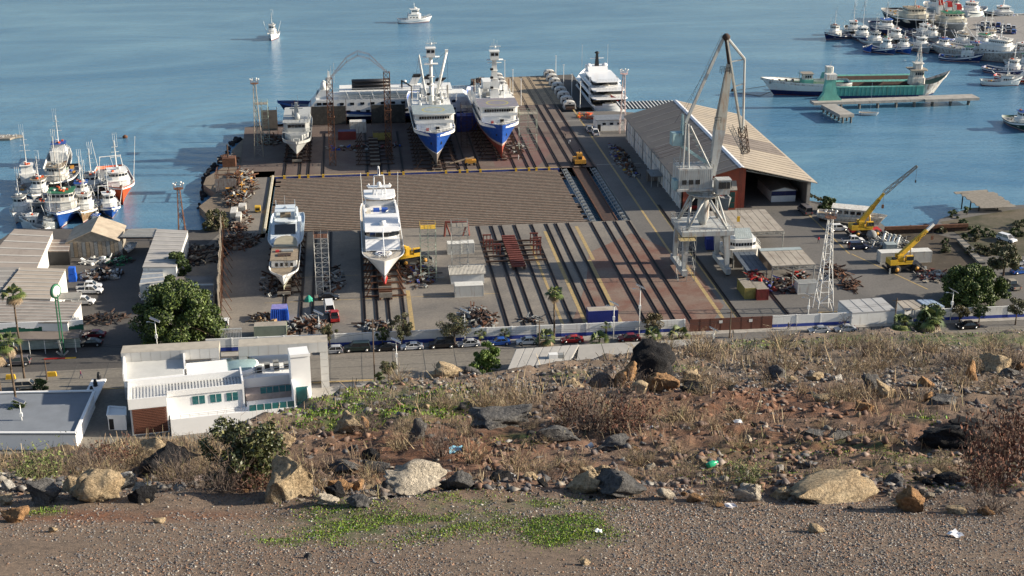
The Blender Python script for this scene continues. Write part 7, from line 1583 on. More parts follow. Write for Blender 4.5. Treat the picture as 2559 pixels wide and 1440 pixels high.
# ---- winch houses on the pier
WHG = 'white domed winch houses along the pier'
def winch(p, label):
    t = thing('winch_house', label, 'winch house', p, 0, WHG); m = MB(); m.prof([(-2, .3), (-2, 1.6), (-1.7, 2.1), (-1, 2.4), (0, 2.5), (1, 2.4), (1.7, 2.1), (2, 1.6), (2, .3)], -1.2, 1.4, WDIRTY, axis='y'); m.build('housing', t)
    m = MB(); m.bz(-1.5, 1.5, -2.2, -1.3, 0, .8, DARKRUST); m.bz(-1.6, 1.6, -1.26, -1.2, .4, 1.5, BLACK); m.bz(-2.1, 2.1, -1.8, 1.8, 0, .3, CONC); m.build('base', t); m = MB(); m.bz(-.3, .3, -1.23, -1.2, 1.7, 2.1, BLACK); m.build('number_plate', t); return t
w0_ = winch((72.0, 449.5, 0), 'white domed winch house nearest the yard, right row of the pier')
nth = ['second', 'third', 'fourth', 'fifth', 'sixth', 'seventh', 'eighth']
for i in range(7): copy_tree(w0_, (72.2 + i * .02, 449.5 + (i + 1) * 7.1, 0), 0, f'white domed winch house, {nth[i]} from the yard in the right row of the pier', WHG)
for i in range(8): copy_tree(w0_, (53.0 - .02 * i, 452 + i * 6.2, 0), 0, f'white domed winch house, {"first" if i == 0 else nth[i - 1]} from the yard in the left row of the pier', WHG)
for i, (x, y, h_) in enumerate(((75.5, 449, 9), (75.2, 465, 8), (74.8, 481, 8), (74.4, 497, 8), (56.5, 455, 9), (55.5, 470, 9), (54.5, 486, 9), (33, 432, 10), (38, 432, 10))):
    m = MB(); m.tube((0, 0, 0), (0, 0, h_), .13, WHITE, 6, .09); m.box((0, 0, h_), (.7, .25, .2), WHITE); o = m.build('light_pole', loc=(x, y, 0)); tag(o, f'slim white light pole {"on the pier by the right winch row" if i < 4 else ("on the pier by the left winch row" if i < 7 else "at the quay between the tuna ships")}', 'light pole', 'slim white light poles of the pier')
# ---- containers
WC = M('white_container_paint', (.62, .61, .57), .6, .08, .7, dirt=(.35, .25, .18), amt=.2, streak=True); CB = M('blue_container_paint', (.03, .05, .26), .6, .15, .7); RC = M('red_container_paint', (.22, .04, .035), .6, .2, .7, dirt=RUST, amt=.3); YC = M('mustard_container_paint', (.36, .30, .09), .6, .2, .7, dirt=RUST, amt=.3); GC = M('pale_green_container_paint', (.32, .36, .28), .6, .15, .8)
container(P(1505, 802), 6.2, 2.4, 2.7, CB, 'blue shipping container with ribbed side beside the street wall', roofm=CORR)
container(P(1172, 737), 6.2, 2.6, 2.6, WC, 'white ribbed container below the corrugated roofed shed', roofm=WC)
container((125, 290.5, 0), 12.2, 2.5, 2.7, WC, 'long white container behind the yellow mobile crane')
container(P(1866, 735), 2.6, 6.1, 2.5, YC, 'mustard yellow container with junk on its roof', roofm=OLDWOOD, junk=1)
container(P(1896, 738), 2.6, 6.1, 2.5, RC, 'dark red container touching the mustard one', roofm=OLDWOOD)
container(P(1135, 632), 3.2, 2.4, 2.6, WC, 'small white container left half behind scaffold'); container(P(1168, 630), 3.2, 2.4, 2.6, WC, 'small white container right half behind scaffold')
container(P(868, 347), 5.4, 2.6, 2.6, RC, 'dark red container in the shade behind the gantry', roofm=NAVY); container(P(955, 350), 5.4, 2.6, 2.6, YC, 'mustard container in the shade right of the red one', roofm=DARKRUST)
container((83.5, 306, 0), 5.5, 2.6, 2.7, CB, 'blue container under the portal crane seen between its legs', R(80)); container(P(2015, 730), 4.6, 2.4, 2.5, WC, 'white container with door open beside the tan and blue shed', roofm=DECKGREY)
container(P(677, 836), 6.4, 2.4, 2.3, GC, 'pale green grey ribbed container by the street wall', roofm=CORR); container(P(2224, 627), 2.6, 2.2, 1.9, BLR, 'open pale blue waste skip beside the long white container', name='waste_skip', cat='skip')
container(P(895, 330), 5, 3, 3.6, WDIRTY, 'white site cabin between the mesh screens', name='site_cabin', cat='cabin'); container((35.5, 424, 0), 6, 4, 5, CB, 'blue and white two level cabin between the two tuna ships', name='site_cabin', cat='cabin')
wsh = gable_shed('workshop_hut', 'white workshop hut with corrugated fibre roof behind the white container', P(1127, 707).x, P(1210, 707).x, P(1170, 709).y, P(1170, 709).y + 5.5, 2.4, 3.0, WHITE, M('corrugated_fibre_roof', (.42, .40, .36), .9, .1, .6, dirt=(.22, .2, .18), amt=.4, wave=('X', .3, .06)), 'x', 'hut')
tp = thing('tarpaulin_heap', 'bright blue tarpaulin draped over a square stack', 'tarpaulin', P(700, 795)); m = MB(); BT_ = M('bright_blue_tarp', (.02, .10, .52), .5, .2, 2); m.prism([(-1.9, -1.6), (0, -1.75), (1.9, -1.5), (1.8, 1.6), (-1.8, 1.5)], 0, 2.6, BT_, M('faded_lilac_tarp', (.24, .22, .5), .6), sc=.86); m.build('tarpaulin', tp); m = MB()
for i in range(9): m.beam((-1.8 + i * .45, -1.68, .1), (-1.6 + i * .42, -1.5, 2.4), .12, .16, BT_)
m.build('tarp_folds', tp)
t = thing('green_heap', 'small teal green tarp heap between the scaffold tower and the white van', 'tarpaulin', P(772, 752)); m = MB(); m.lathe((0, 0, 0), [(1, 0), (.8, .6), (.35, 1.1), (.05, 1.3)], M('teal_tarp', (.03, .32, .22), .6), 8, False); m.build('tarpaulin', t)
# red ship cradle stored on the low yard
t = thing('red_ship_cradle', 'dark red steel ship cradle with ladder like spine stored on the rails', 'ship cradle', (36.2, 305, 0)); m = MB()
for i in range(15): y = -10 + i * 1.5; m.bz(-1.6, 1.6, y - .3, y + .3, .9, 1.3, M('oxide_red_steel', (.16, .045, .035), .8, .3, 1))
for s in (-1, 1): m.bz(s * 1.3 - .2, s * 1.3 + .2, -10.4, 11.4, .3, .95, DARKRUST)
m.build('spine', t); OX = _m['oxide_red_steel']
for i, y in enumerate((-5, -1.5, 2, 5.5, 9)): m = MB(); m.bz(-7, 7, y - .18, y + .18, .35, .75, DARKRUST); m.build('cross_beam', t)
for x, y in ((-5.6, 6.5), (-5.4, 2.8), (-4.0, -.5), (5.6, 6.5), (6, 3.2), (5.6, 1.5), (5.2, -2)):
    m = MB()
    for s in (-.8, 0, .8): m.bz(x + s - .1, x + s + .1, y - .1, y + .1, .7, 3.2, OX)
    m.bz(x - 1, x + 1, y - .15, y + .15, 3.0, 3.3, OX); m.bz(x - 1, x + 1, y - .12, y + .12, 1.8, 2.0, OX); m.build('upright_frame', t)
t = thing('lifting_frame', 'rust red A shaped lifting frame at the near pit edge', 'steel frame', P(1142, 590)); m = MB(); 
for s in (-1, 1): m.beam((s * 3, 0, 0), (s * 2.6, .5, 3.4), .4, .4, OX); m.beam((s * 1.5, 0, 0), (s * 2.6, .5, 3.4), .3, .3, OX)
m.beam((-2.8, .5, 3.5), (2.8, .5, 3.2), .5, .5, OX); m.build('frame', t)
# ---- junk heaps: pieces of scrap, each heap one thing
def heap(u, v, rx, ry, n, label, pal, h=1.2, seed=1, name='scrap_heap', cat='scrap heap', long_=.5, z=0):
    r = random.Random(seed); m = MB(); p = P(u, v, z)
    for i in range(n):
        a = r.uniform(0, 6.28); q_ = r.random() ** .5; x, y = math.cos(a) * q_ * rx, math.sin(a) * q_ * ry; hh = h * (1 - q_ * .7)
        c = Vector((x, y, r.uniform(0, hh))); mx = Matrix.Rotation(r.uniform(0, 6.28), 3, 'Z') @ Matrix.Rotation(r.uniform(-.5, .5), 3, 'Y')
        if r.random() < long_: m.box(c, (r.uniform(1.2, 4.2), r.uniform(.1, .3), r.uniform(.08, .3)), r.choice(pal), mx=mx)
        else: m.box(c, (r.uniform(.3, 1.1), r.uniform(.3, 1.0), r.uniform(.1, .8)), r.choice(pal), mx=mx)
    o = m.build(name, loc=p); o['kind'] = 'stuff'; return o
SCR = [RUSTY, DARKRUST, RUSTY, DARKRUST, OLDWOOD, GREYHULL, STEEL]
GRS = [STEEL, DECKGREY, BLACK, DARKRUST, DARKRUST, GREYHULL, RUSTY]
heap(600, 470, 4.2, 17, 420, 'x', SCR + [ORYEL], 2.4, 3); heap(597, 555, 2.6, 9, 200, '', SCR, 1.8, 4); heap(600, 605, 4.5, 6, 200, '', [RUSTY, OLDWOOD, DARKRUST, GREYHULL], 1.6, 5)
heap(1195, 800, 3.6, 6.5, 230, '', GRS, 1.6, 6, long_=.3); heap(935, 815, 3.4, 2.6, 70, '', GRS, 1.0, 7); heap(770, 815, 4, 3.2, 130, '', GRS + [RUSTY], 1.6, 8); heap(715, 832, 1.6, 2, 30, '', GRS, 1, 9)
heap(905, 370, 12, 3, 90, '', GRS + [M('blue_tarp', (.02, .08, .4), .6), RC], .7, 10); heap(678, 352, 3.5, 6, 90, '', SCR, 1.6, 11); heap(1050, 690, 3.6, 8, 150, '', GRS + [RUSTY, CB], 1.4, 12); heap(830, 700, 2.5, 9, 60, '', GRS + [RUSTY], .9, 13)
heap(1960, 715, 5.5, 5, 130, '', GRS + [RC, CB], 1.4, 14); heap(2105, 695, 2.5, 9, 80, '', [DARKRUST, RUSTY], 1.6, 15, long_=.95); heap(2225, 610, 5, 6, 120, '', [BLACK, STEEL, WDIRTY, DECKGREY], 1.5, 16, long_=.8); heap(2330, 690, 4, 4, 80, '', [OX, STEEL, OLDWOOD], 1.0, 17, long_=.8)
heap(1555, 400, 2.5, 18, 170, '', SCR + GRS + [CB, YELLOW], 1.3, 18, long_=.2); heap(1885, 690, 1.5, 3.5, 60, '', [OLDWOOD, DARKRUST, REDP], .8, 19, z=2.5); heap(660, 800, 3, 3, 50, '', [WOOD, RUSTY, OLDWOOD], 1, 20); heap(1215, 225, 4, 20, 120, '', GRS + [RUSTY], 1.6, 21, long_=.3); heap(695, 700, 4, 12, 90, '', [BLACK, DARKRUST, GREYHULL, STEEL], .8, 22); heap(1500, 790, 1, 1, 12, '', [STEEL, WHITE], 1.6, 23); heap(1330, 800, 2.5, 1, 30, '', GRS, .6, 24); heap(1285, 370, 3, 6, 60, '', GRS + [RUSTY], .8, 25); heap(1465, 292, 3, 4, 30, '', [ORANGE, OLDWOOD, ORYEL], 1.6, 26)
heap(570, 400, 2.4, 3, 90, '', SCR, 2.4, 28); heap(2000, 690, 2, 2, 40, '', GRS + [REDP], 1, 29)
t = thing('rusty_rack', 'rusty open steel structure with grey sheet wall at the shore scrapyard', 'steel structure', P(572, 470)); m = MB()
for x in (-3, 0, 3):
    for y in (-4, 0, 4): m.tube((x, y, 0), (x, y, 5), .12, RUSTY, 4)
for z in (2.5, 5):
    for x in (-3, 3): m.tube((x, -4, z), (x, 4, z), .1, RUSTY, 4)
    for y in (-4, 0, 4): m.tube((-3, y, z), (3, y, z), .1, RUSTY, 4)
m.build('frame', t); m = MB(); m.bz(-3.1, 2.4, -4.15, -4.05, .3, 3.8, M('grey_rusty_sheet', (.3, .28, .26), .8, .3, 1.5, dirt=RUST, amt=.5, streak=True)); m.build('sheet_wall', t); m = MB(); m.bz(-1.5, 2, 3, 6, 5, 7.4, RUSTY); m.tube((0, 4, 7), (0, 4, 11), .2, DARKRUST, 5); m.build('hopper', t)
for i, (u, v, l, d, h_) in enumerate(((586, 545, 1.6, 5, 2.2), (598, 560, 1.2, 4, 2.6), (607, 530, 1.8, 3, 2))):
    m = MB(); m.bz(-l / 2, l / 2, -d / 2, d / 2, 0, h_, WDIRTY); m.bz(-l / 2 + .1, l / 2 - .1, -d / 2 - .05, -d / 2, .2, h_ - .3, STEEL); o = m.build('steel_cabinet', loc=P(u, v)); tag(o, ('leaning white steel cabinet lowest by the shore shrub', 'tall white steel cabinet right of the leaning one', 'upper grey white steel cabinet in the scrap strip')[i], 'cabinet')
# tall corrugated fence between marina and yard
fx = thing('corrugated_fence', 'tall weathered corrugated sheet fence between the marina and the yard', 'fence', (0, 0, 0)); A_ = P(548, 800); B_ = P(556, 600); FM = M('weathered_fence_sheet', (.30, .26, .21), .9, .25, 1, dirt=(.15, .12, .10), amt=.4, streak=True)
for i in range(30):
    a = A_.lerp(B_, i / 30); b_ = A_.lerp(B_, (i + .97) / 30); hh = 6.4 + math.sin(i * .7) * .25; o_ = Vector((.12 * math.sin(i * 1.3), 0, 0)); m = MB()
    m.add([a + o_, b_ + o_, b_ + o_ + Vector((0, 0, hh)), a + o_ + Vector((0, 0, hh)), a + o_ + Vector((.06, 0, 0)), b_ + o_ + Vector((.06, 0, 0)), b_ + o_ + Vector((.06, 0, hh)), a + o_ + Vector((.06, 0, hh))], [(0, 1, 2, 3), (7, 6, 5, 4), (3, 2, 6, 7), (0, 3, 7, 4), (1, 5, 6, 2)], FM if i % 3 else OLDWOOD); m.build('sheet', fx)
m = MB()
for i in range(11): a = A_.lerp(B_, i / 10) + Vector((.5, 0, 0)); m.tube(a, a + Vector((0, 0, 6.2)), .1, RUSTY, 4); m.tube(a + Vector((2.0, 0, 0)), a + Vector((0, 0, 4)), .07, RUSTY, 4)
m.build('posts', fx)
# ================================================================ STREET, WALL, MARINA, OFFICE
def block(label, pts, z, wallm, roofm, name='building', cat='building', n=0, sheetm=None, par=0, z0=0):
    """building whose roof outline is surveyed at height z; first two points = back edge, running left to right"""
    Q = [P(a, b_, z) for a, b_ in pts]; c = sum(Q, Vector()) / len(Q); t = thing(name, label, cat, (c.x, c.y, 0)); R_ = [(q_.x - c.x, q_.y - c.y) for q_ in Q]
    m = MB(); m.prism([(x * .985, y * .985) for x, y in R_], z0, z - .2, wallm); m.build('wall', t)
    m = MB(); m.prism(R_, z - .2, z, roofm); m.build('roof', t)
    if n and len(R_) == 4: sheets(t, (*R_[3], z), (*R_[2], z), (*R_[1], z), (*R_[0], z), n, sheetm or roofm, lift=.06, gap=.06 if not sheetm else .1, wd=.22 if sheetm else None)
    if par:
        m = MB()
        for a, b_ in zip(R_, R_[1:] + R_[:1]): m.beam((*a, z + par / 2), (*b_, z + par / 2), par, .22, wallm)
        m.build('parapet', t)
    return t
# ---- yard wall and gate
SW = M('white_wall_paint', (.72, .72, .70), .85, .06, .6, dirt=(.45, .42, .38), amt=.2, streak=True); SB = M('blue_wall_paint', (.03, .06, .30), .85, .12, .6)
def ywall(x0, x1, label, step=5.0, h=2.65, y=255.6):
    t = thing('yard_wall', label, 'wall', (x0, y, 0)); n = int((x1 - x0) / step)
    for i in range(n):
        a, b_ = step * i, step * (i + 1); yy = -.028 * (x0 + a) * .3
        m = MB(); m.bz(a, b_, -.12 + yy, .12 + yy, .8, h, SW); m.build('panel', t); m = MB(); m.bz(a, b_, -.125 + yy, .125 + yy, 0, .8, SB); m.build('blue_band', t)
        m = MB(); m.bz(b_ - .14, b_ + .14, -.22 + yy, .2 + yy, .8, h + .04, SW); m.bz(b_ - .142, b_ + .142, -.222 + yy, .2 + yy, 0, .8, SB); m.build('pilaster', t)
ywall(-30, 65.8, 'long white street wall with blue foot band left of the brown gate'); ywall(83.2, 150, 'white street wall with blue foot band right of the brown gate')
g = thing('sliding_gate', 'brown steel double gate between the white walls', 'gate', (66, 254.6, 0)); BR = M('brown_gate_paint', (.13, .05, .035), .7, .15, .5)
for i in range(8): m = MB(); m.bz(i * 2.14 + .02, i * 2.14 + 2.1, -.06, .06, .1, 2.75, BR); m.bz(i * 2.14, i * 2.14 + .1, -.09, .09, .1, 2.8, BR); m.build('panel', g)
m = MB(); m.bz(6.0, 6.7, -.1, -.07, 1.7, 2.3, WHITE); m.bz(12.2, 12.9, -.1, -.07, 1.7, 2.3, WHITE); m.build('sign_plate', g)
m = MB(); m.bz(-45, 190, 252.9, 254.9, .012, .12, CONC); m.build('pavement', kind='structure'); m = MB(); m.bz(-14, 64, 237.3, 237.5, .0, .13, CONC); m.bz(-14, 40, 230, 237.3, .0, .1, CONC); m.build('pavement', kind='structure')
m = MB()
for x in range(-60, 160, 6): m.bz(x, x + .06, 238, 252.5, .004, .012, DARKCONC)
m.bz(-60, 160, 245.2, 245.28, .005, .013, DARKCONC); m.bz(-60, 160, 249.2, 249.26, .005, .013, DARKCONC); m.build('road_joint', kind='structure')
m = MB(); m.bz(-60, -30, 240.3, 240.7, .005, .014, YLINE); m.bz(-12, 2, 238.5, 239.1, .005, .014, YLINE); m.build('road_line_marking', kind='structure')
# ---- buildings by the street
b1 = block('white flat roofed building with blue shaded front right of the round green tree', [(1290, 873), (1448, 862), (1418, 915), (1268, 925)], 3.6, WHITE, M('dusty_white_roof', (.42, .40, .37), .9, .12, .4), n=7)
b2 = block('long low building with pale slanting roof behind the hill crest', [(1448, 862), (1760, 846), (1760, 880), (1440, 910)], 3.5, WHITE, M('grey_white_roof', (.36, .34, .31), .9, .12, .4))
t = thing('air_conditioner', 'air conditioner unit on the white roof beside the round green tree', 'air conditioner', P(1385, 895, 3.6)); m = MB(); m.bz(-1, .7, -.6, .6, 0, .9, WHITE); m.bz(.8, 1.7, -.5, .5, 0, .8, DECKGREY); m.build('case', t)
block('white street shed with grey roof and two small windows behind the wall', [(2095, 752), (2205, 744), (2240, 775), (2130, 783)], 2.9, SW, M('grey_shed_roof', (.38, .38, .38), .8, .15, .5), 'shed', 'shed', n=4)
block('shed with tan roof beside the blue roofed one behind the wall', [(2240, 752), (2285, 750), (2322, 768), (2262, 776)], 2.9, SW, CORR, 'shed', 'shed', n=3); block('shed with curved pale blue roof behind the wall', [(2292, 750), (2330, 748), (2362, 766), (2322, 770)], 3.1, SW, M('sky_blue_roof', (.30, .38, .50)), 'shed', 'shed', n=3)
# ---- white office block (own frame)
ob = thing('white_office_building', 'white modern office building with ribbed roofs, teal windows and brown louvres', 'office building', (-39.4, 220.4, 0), R(7.5)); PW = M('bright_white_render', (.80, .80, .80), .8, .04, .4); RIB = M('ribbed_white_roof', (.60, .60, .58), .7, .1, .4)
def ow(x0, x1, y0, y1, z0, z1, mt=PW, nm='wall'): m = MB(); m.bz(x0, x1, y0, y1, z0, z1, mt); return m.build(nm, ob)
ow(0, 6.2, 0, 16, 0, 6.0); ow(6.2, 19, 1.8, 16, 0, 5.9); ow(6.5, 19.6, -1.6, 1.75, 0, 2.4); ow(6.5, 28, -1.8, -1.55, 0, 3.1, nm='parapet'); ow(19, 31, 7, 17, 0, 5.4); ow(19.6, 28, -1.5, 6.95, 0, 2.4)
ow(6.25, 19, 1.6, 1.78, 5.9, 6.9, nm='parapet'); ow(-.2, 0, -.2, 16.2, 5, 7.0, nm='parapet'); ow(0, 6.2, -.2, 0, 5, 6.9, nm='parapet'); ow(19, 19.3, 1.6, 8, 0, 7.4, nm='parapet'); ow(-.2, 19, 6.6, 6.9, 6, 7.3, nm='parapet')
ow(-.8, 9.5, 7, 16.4, 6, 7.3); ow(-.9, -.6, 6.9, 16.6, 7.3, 8.6, nm='parapet'); ow(-.9, 9.8, 16.4, 16.7, 7.3, 8.6, nm='parapet'); ow(9.5, 9.8, 9.5, 16.4, 7.3, 8.6, nm='parapet'); ow(9.9, 17, 7.5, 13, 6, 6.9)
ow(27.6, 31, 2.5, 6.9, 0, 10.6, nm='stair_tower'); ow(27.6, 31.1, 2.3, 2.5, 10.6, 11.1, nm='parapet'); ow(27.5, 27.7, -2, 2.5, 0, 6.4, nm='wall'); ow(30.2, 30.5, -2, 2.5, 0, 4.6)
for i in range(34): x = .2 + i * .55; ow(x, x + .28, .1 if x < 6 else 1.85, 6.5, 5.98 if x < 6 else 5.9, 6.2, RIB, 'roof_rib')
for i in range(22): y = 7.4 + i * .41; ow(-.4, 9.3, y, y + .22, 7.3, 7.42, RIB, 'roof_rib')
for i in range(15): z = .35 + i * .31; ow(.3, 6.0, -.28, -.06, z, z + .2, M('brown_louvre', (.14, .055, .035), .7, .2, 1), 'louvre')
windows(ob, [(10.4, 1.76, 12.6, 1.76, 3.9, 5.4, 1, .05), (13.4, 1.76, 15.4, 1.76, 3.9, 5.4, 1, .05), (16.2, 1.76, 18.2, 1.76, 3.9, 5.4, 1, .05), (28.2, 2.46, 30.4, 2.46, 1.2, 4.8, 1, .05)], TEAL, .12)
for x in (11.5, 14.4, 17.2): ow(x - .04, x + .04, 1.66, 1.7, 3.9, 5.4, PW, 'window_frame'); 
for k in range(6): ow(19.8 + k * 1.3, 21.0 + k * 1.3, -1.72, -1.66, 3.1, 4.2, TEAL, 'glass_railing'); ow(21.02 + k * 1.3, 21.1 + k * 1.3, -1.76, -1.62, 3.1, 4.3, PW, 'railing_post')
for k in range(5): ow(22.2 + k * 1.1, 23.2 + k * 1.1, 3.9, 3.96, 3.6, 4.8, TEAL, 'glass_railing')
ow(19.6, 28, 3.98, 6.95, 2.4, 3.6, M('terrace_tile', (.38, .31, .28), .8)); m = MB(); m.lathe((19.0, 11.4, 5.4), [(3.6, 0), (3.6, 1.0), (3.3, 1.1)], PW, 28); m.build('skylight_ring', ob); m = MB(); m.lathe((19.0, 11.4, 6.5), [(3.3, .0), (3.2, .12), (.3, .3)], M('skylight_glass', (.24, .34, .36), .1, .1), 28); m.build('skylight', ob)
for x, y in ((22.5, 9), (24, 10.2), (25.6, 9.2), (25.6, 10.8), (27.4, 9.6)): m = MB(); m.bz(x - .5, x + .5, y - .4, y + .4, 5.4, 6.7, STEEL); m.bz(x - .42, x + .42, y - .43, y - .4, 5.6, 6.5, BLACK); m.build('air_conditioner', ob)
m = MB(); m.rail([(20, 7.2, 5.4), (28, 7.2, 6.2)], 1.0, WHITE, .05, 1.5); m.rail([(6.7, -1.6, 3.1), (19, -1.6, 3.1)], .6, CHROME, .03, 1.5); m.build('railing', ob)
cp = thing('entrance_portal', 'long grey panelled entrance portal behind the white office', 'portal', (-42.6, 235.2, 0), R(1.5)); PT = M('pale_grey_panel', (.50, .50, .49), .6, .05, 1); PTT = M('pale_stained_top', (.42, .38, .32), .9, .15, .8)
for x0, x1 in ((0, 17.2), (20.6, 36.6)):
    m = MB(); m.bz(x0, x1, 0, 3.4, 7.2, 9.2, PTT); m.build('beam', cp); n = int((x1 - x0) / 1.7)
    for i in range(n): a = x0 + (x1 - x0) * i / n; m = MB(); m.bz(a + .03, a + (x1 - x0) / n - .03, -.08, -.005, 7.25, 9.15, PT); m.build('panel', cp)
    for a in (x0, x1 - 1.5):
        m = MB(); m.bz(a, a + 1.5, .02, 3.3, 0, 7.2, PTT); m.build('pier', cp)
        for k in range(5): m = MB(); m.bz(a + .03, a + 1.47, -.08, -.005, k * 1.44 + .03, k * 1.44 + 1.41, PT); m.build('panel', cp)
gt = thing('entrance_gate', 'white barred vehicle gate in the gap of the grey portal', 'gate', P(580, 862)); m = MB()
for k in range(14): m.bz(-2 + k * .3, -1.9 + k * .3, -.03, .03, 0, 3.4, WHITE)
m.bz(-2, 2.1, -.04, .04, 3.3, 3.5, WHITE); m.bz(-2, 2.1, -.04, .04, .2, .3, WHITE); m.build('bars', gt)
gbh = block('white guard booth with dark door at the foot of the drive', [(272, 1018), (314, 1020), (314, 1040), (268, 1040)], 2.7, PW, PW, 'guard_booth', 'guard booth', par=.3)
m = MB(); m.bz(-1.2, -.4, -1.6, -1.52, .1, 2.1, BLACK); m.bz(0, .8, -1.6, -1.52, 1.0, 2.1, GLASS); m.build('door', gbh)
block('low white walled building with flat roof coloured as if shaded in the lower left corner', [(-20, 985), (236, 980), (190, 1085), (-40, 1085)], 3.0, PW, M('shade_tinted_flat_roof', (.20, .22, .25), .9, .12, .4), par=.5)  # roof colour darkened and blued in place of the shade lying over it
t = thing('drive_wall', 'sloping white drive wall with arched openings beside the guard booth', 'wall', (0, 0, 0)); 
for i in range(7):
    a = P(250 - i * 9, 965 + i * 18); b_ = P(241 - i * 9, 983 + i * 18); m = MB(); m.beam(a + Vector((0, 0, 1.3)), b_ + Vector((0, 0, 1.3)), 2.6, .3, PW); m.build('panel', t)
    m = MB(); m.lathe(a + Vector((0, 0, .2)), [(.4, 0), (.4, 1.8), (.2, 2.6)], BLACK, 8); m.build('arch_opening', t)
# ---- marina
MR = M('tan_felt_roof', (.34, .29, .25), .9, .12, .3, dirt=(.24, .2, .17), amt=.3); SLT = M('pale_roof_slat', (.52, .49, .44), .8, .1, 1)
def slats(t, A_, B_, C_, D_, n): sheets(t, A_, B_, C_, D_, n, SLT, 'roof_slat', .08, wd=.14)
def mblock(label, pts, z, n, **k):
    t = block(label, pts, z, k.pop('wallm', WHITE), k.pop('roofm', MR), 'marina_building', 'building', **k); Q = [P(a, b_, z) - t.location for a, b_ in pts]; Q = [Vector((q_.x, q_.y, z)) for q_ in Q]
    sheets(t, Q[3], Q[0], Q[1], Q[2], n, SLT, 'roof_slat', .08, wd=.14); return t
mblock('brown roofed marina shed with white gable at the waterside', [(36, 572), (132, 578), (72, 716), (-90, 716)], 5, 8)
mblock('tan slatted roof of the middle marina building', [(52, 668), (164, 672), (126, 748), (-10, 746)], 5.6, 8, roofm=M('tan_ribbed_roof', (.40, .34, .28), .9, .15, .4))
mblock('grey brown roof at the left edge beside the slatted roof', [(-120, 668), (50, 668), (-14, 746), (-120, 746)], 5.2, 6, roofm=M('grey_ribbed_roof', (.28, .26, .24), .9, .12, .4))
mf = mblock('front marina restaurant with slatted roof, wavy white and green fascia', [(-60, 744), (204, 756), (170, 806), (-80, 806)], 5.4, 7, roofm=M('worn_slat_roof', (.30, .26, .23), .9, .25, .5))
Q = P(40, 806, 5.4) - mf.location; m = MB()
for i in range(26): x = -9.5 + i * .85; m.bz(x, x + .84, Q.y - .5, Q.y - .3, 4.4 + .25 * math.sin(i * .8), 5.5, PW); m.bz(x, x + .84, Q.y - .48, Q.y - .32, 3.4, 4.45 + .25 * math.sin(i * .8), M('dark_green_paint', (.01, .09, .06)))
m.build('wavy_fascia', mf); m = MB(); m.prof([(Q.y - 3.6, 2.9), (Q.y - .3, 3.5), (Q.y - .3, 3.6), (Q.y - 3.6, 3.0)], -9.5, 12, CORRD, axis='x'); m.build('awning', mf); m = MB(); m.bz(-9.5, 12, Q.y - 2.6, Q.y - 2.5, .6, 2.6, M('pale_shopfront', (.3, .36, .34), .3, .3)); m.build('shopfront', mf)
for i in range(8): m = MB(); m.tube((-9 + i * 2.9, Q.y - 3.5, 0), (-9 + i * 2.9, Q.y - 3.5, 2.9), .07, WHITE, 5); m.build('post', mf)
gs = gable_shed('wooden_shed', 'wooden plank gable shed with tan ridged roof in the marina yard', P(172, 645).x, P(318, 645).x - 2, P(240, 642).y, P(240, 642).y + 11, 3.8, 6.2, OLDWOOD, M('tan_plank_roof', (.42, .35, .27), .9, .25, .6), 'y')
for i in range(14): m = MB(); m.bz(-6.2 + i * .92, -5.4 + i * .92, -5.62, -5.52, .1, 3.7, (OLDWOOD, DECKGREY, TAN)[i % 3]); m.build('plank', gs)
mblock('corrugated grey canopy over the slipway', [(322, 572), (392, 570), (394, 592), (300, 592)], 4.4, 6, roofm=DECKGREY, wallm=DARKRUST, z0=3.9); mblock('long light grey ribbed roof right of the slipway', [(392, 572), (470, 576), (440, 668), (356, 668)], 4.6, 9, roofm=M('light_grey_roof', (.38, .36, .34), .85, .15, .4)); mblock('pale blue grey roof below the long ribbed roof', [(358, 676), (404, 674), (412, 704), (348, 712)], 3.6, 3, roofm=M('blue_grey_sheet_roof', (.26, .29, .33)))
mblock('flat brown roof behind the big ficus trees', [(424, 692), (535, 690), (532, 742), (424, 745)], 3.6, 2, roofm=CORRD); mblock('small corrugated lean-to roof beside the white pickup', [(124, 732), (205, 730), (200, 744), (122, 746)], 4.0, 7, roofm=M('grey_lean_roof', (.33, .32, .3)), z0=3.6)
mblock('dark open shed at the waterside between the marina roofs', [(128, 598), (176, 600), (172, 628), (120, 628)], 3.4, 3, roofm=M('brown_sheet', (.25, .2, .17)), wallm=BLACK)
heap(255, 690, 5, 3.5, 120, '', [STEEL, BLACK, CHROME, DARKRUST], 2.0, 31, long_=.2); heap(255, 655, 5, 2, 40, '', [WHITE, WDIRTY, STEEL], 1.6, 32, long_=.2); heap(500, 640, 6, 7, 130, '', [BLACK, DARKRUST, OLDWOOD], 1.2, 33); heap(300, 655, 3, 3, 60, '', [GREENP, DARKRUST, BLACK], 1.6, 34); heap(255, 800, 5, 3, 60, '', [BLACK, DARKRUST], 1.6, 35, long_=.9)
t = thing('blue_tank', 'stacked bright blue plastic tanks beside the crate stack', 'tank', P(183, 702)); m = MB(); m.bz(-.8, .8, -.8, .8, 0, 1.7, M('bright_blue_plastic', (.02, .12, .6), .4)); m.bz(-.7, .7, -.7, .7, 1.8, 3.2, _m['bright_blue_plastic']); m.build('tank', t)
t = thing('sign_pole', 'tall twin green pole with round sign at the marina entrance', 'sign', P(158, 884)); m = MB(); 
for x in (-.25, .25): m.tube((x, 0, 0), (x, 0, 12.3), .13, GREENP, 6)
m.build('pole', t); m = MB(); m.tube((-.2, .1, 13), (.2, -.1, 13), 1.4, GREENP, 18); m.tube((.18, -.09, 13), (.23, -.115, 13), 1.1, PW, 18); m.build('round_sign', t)
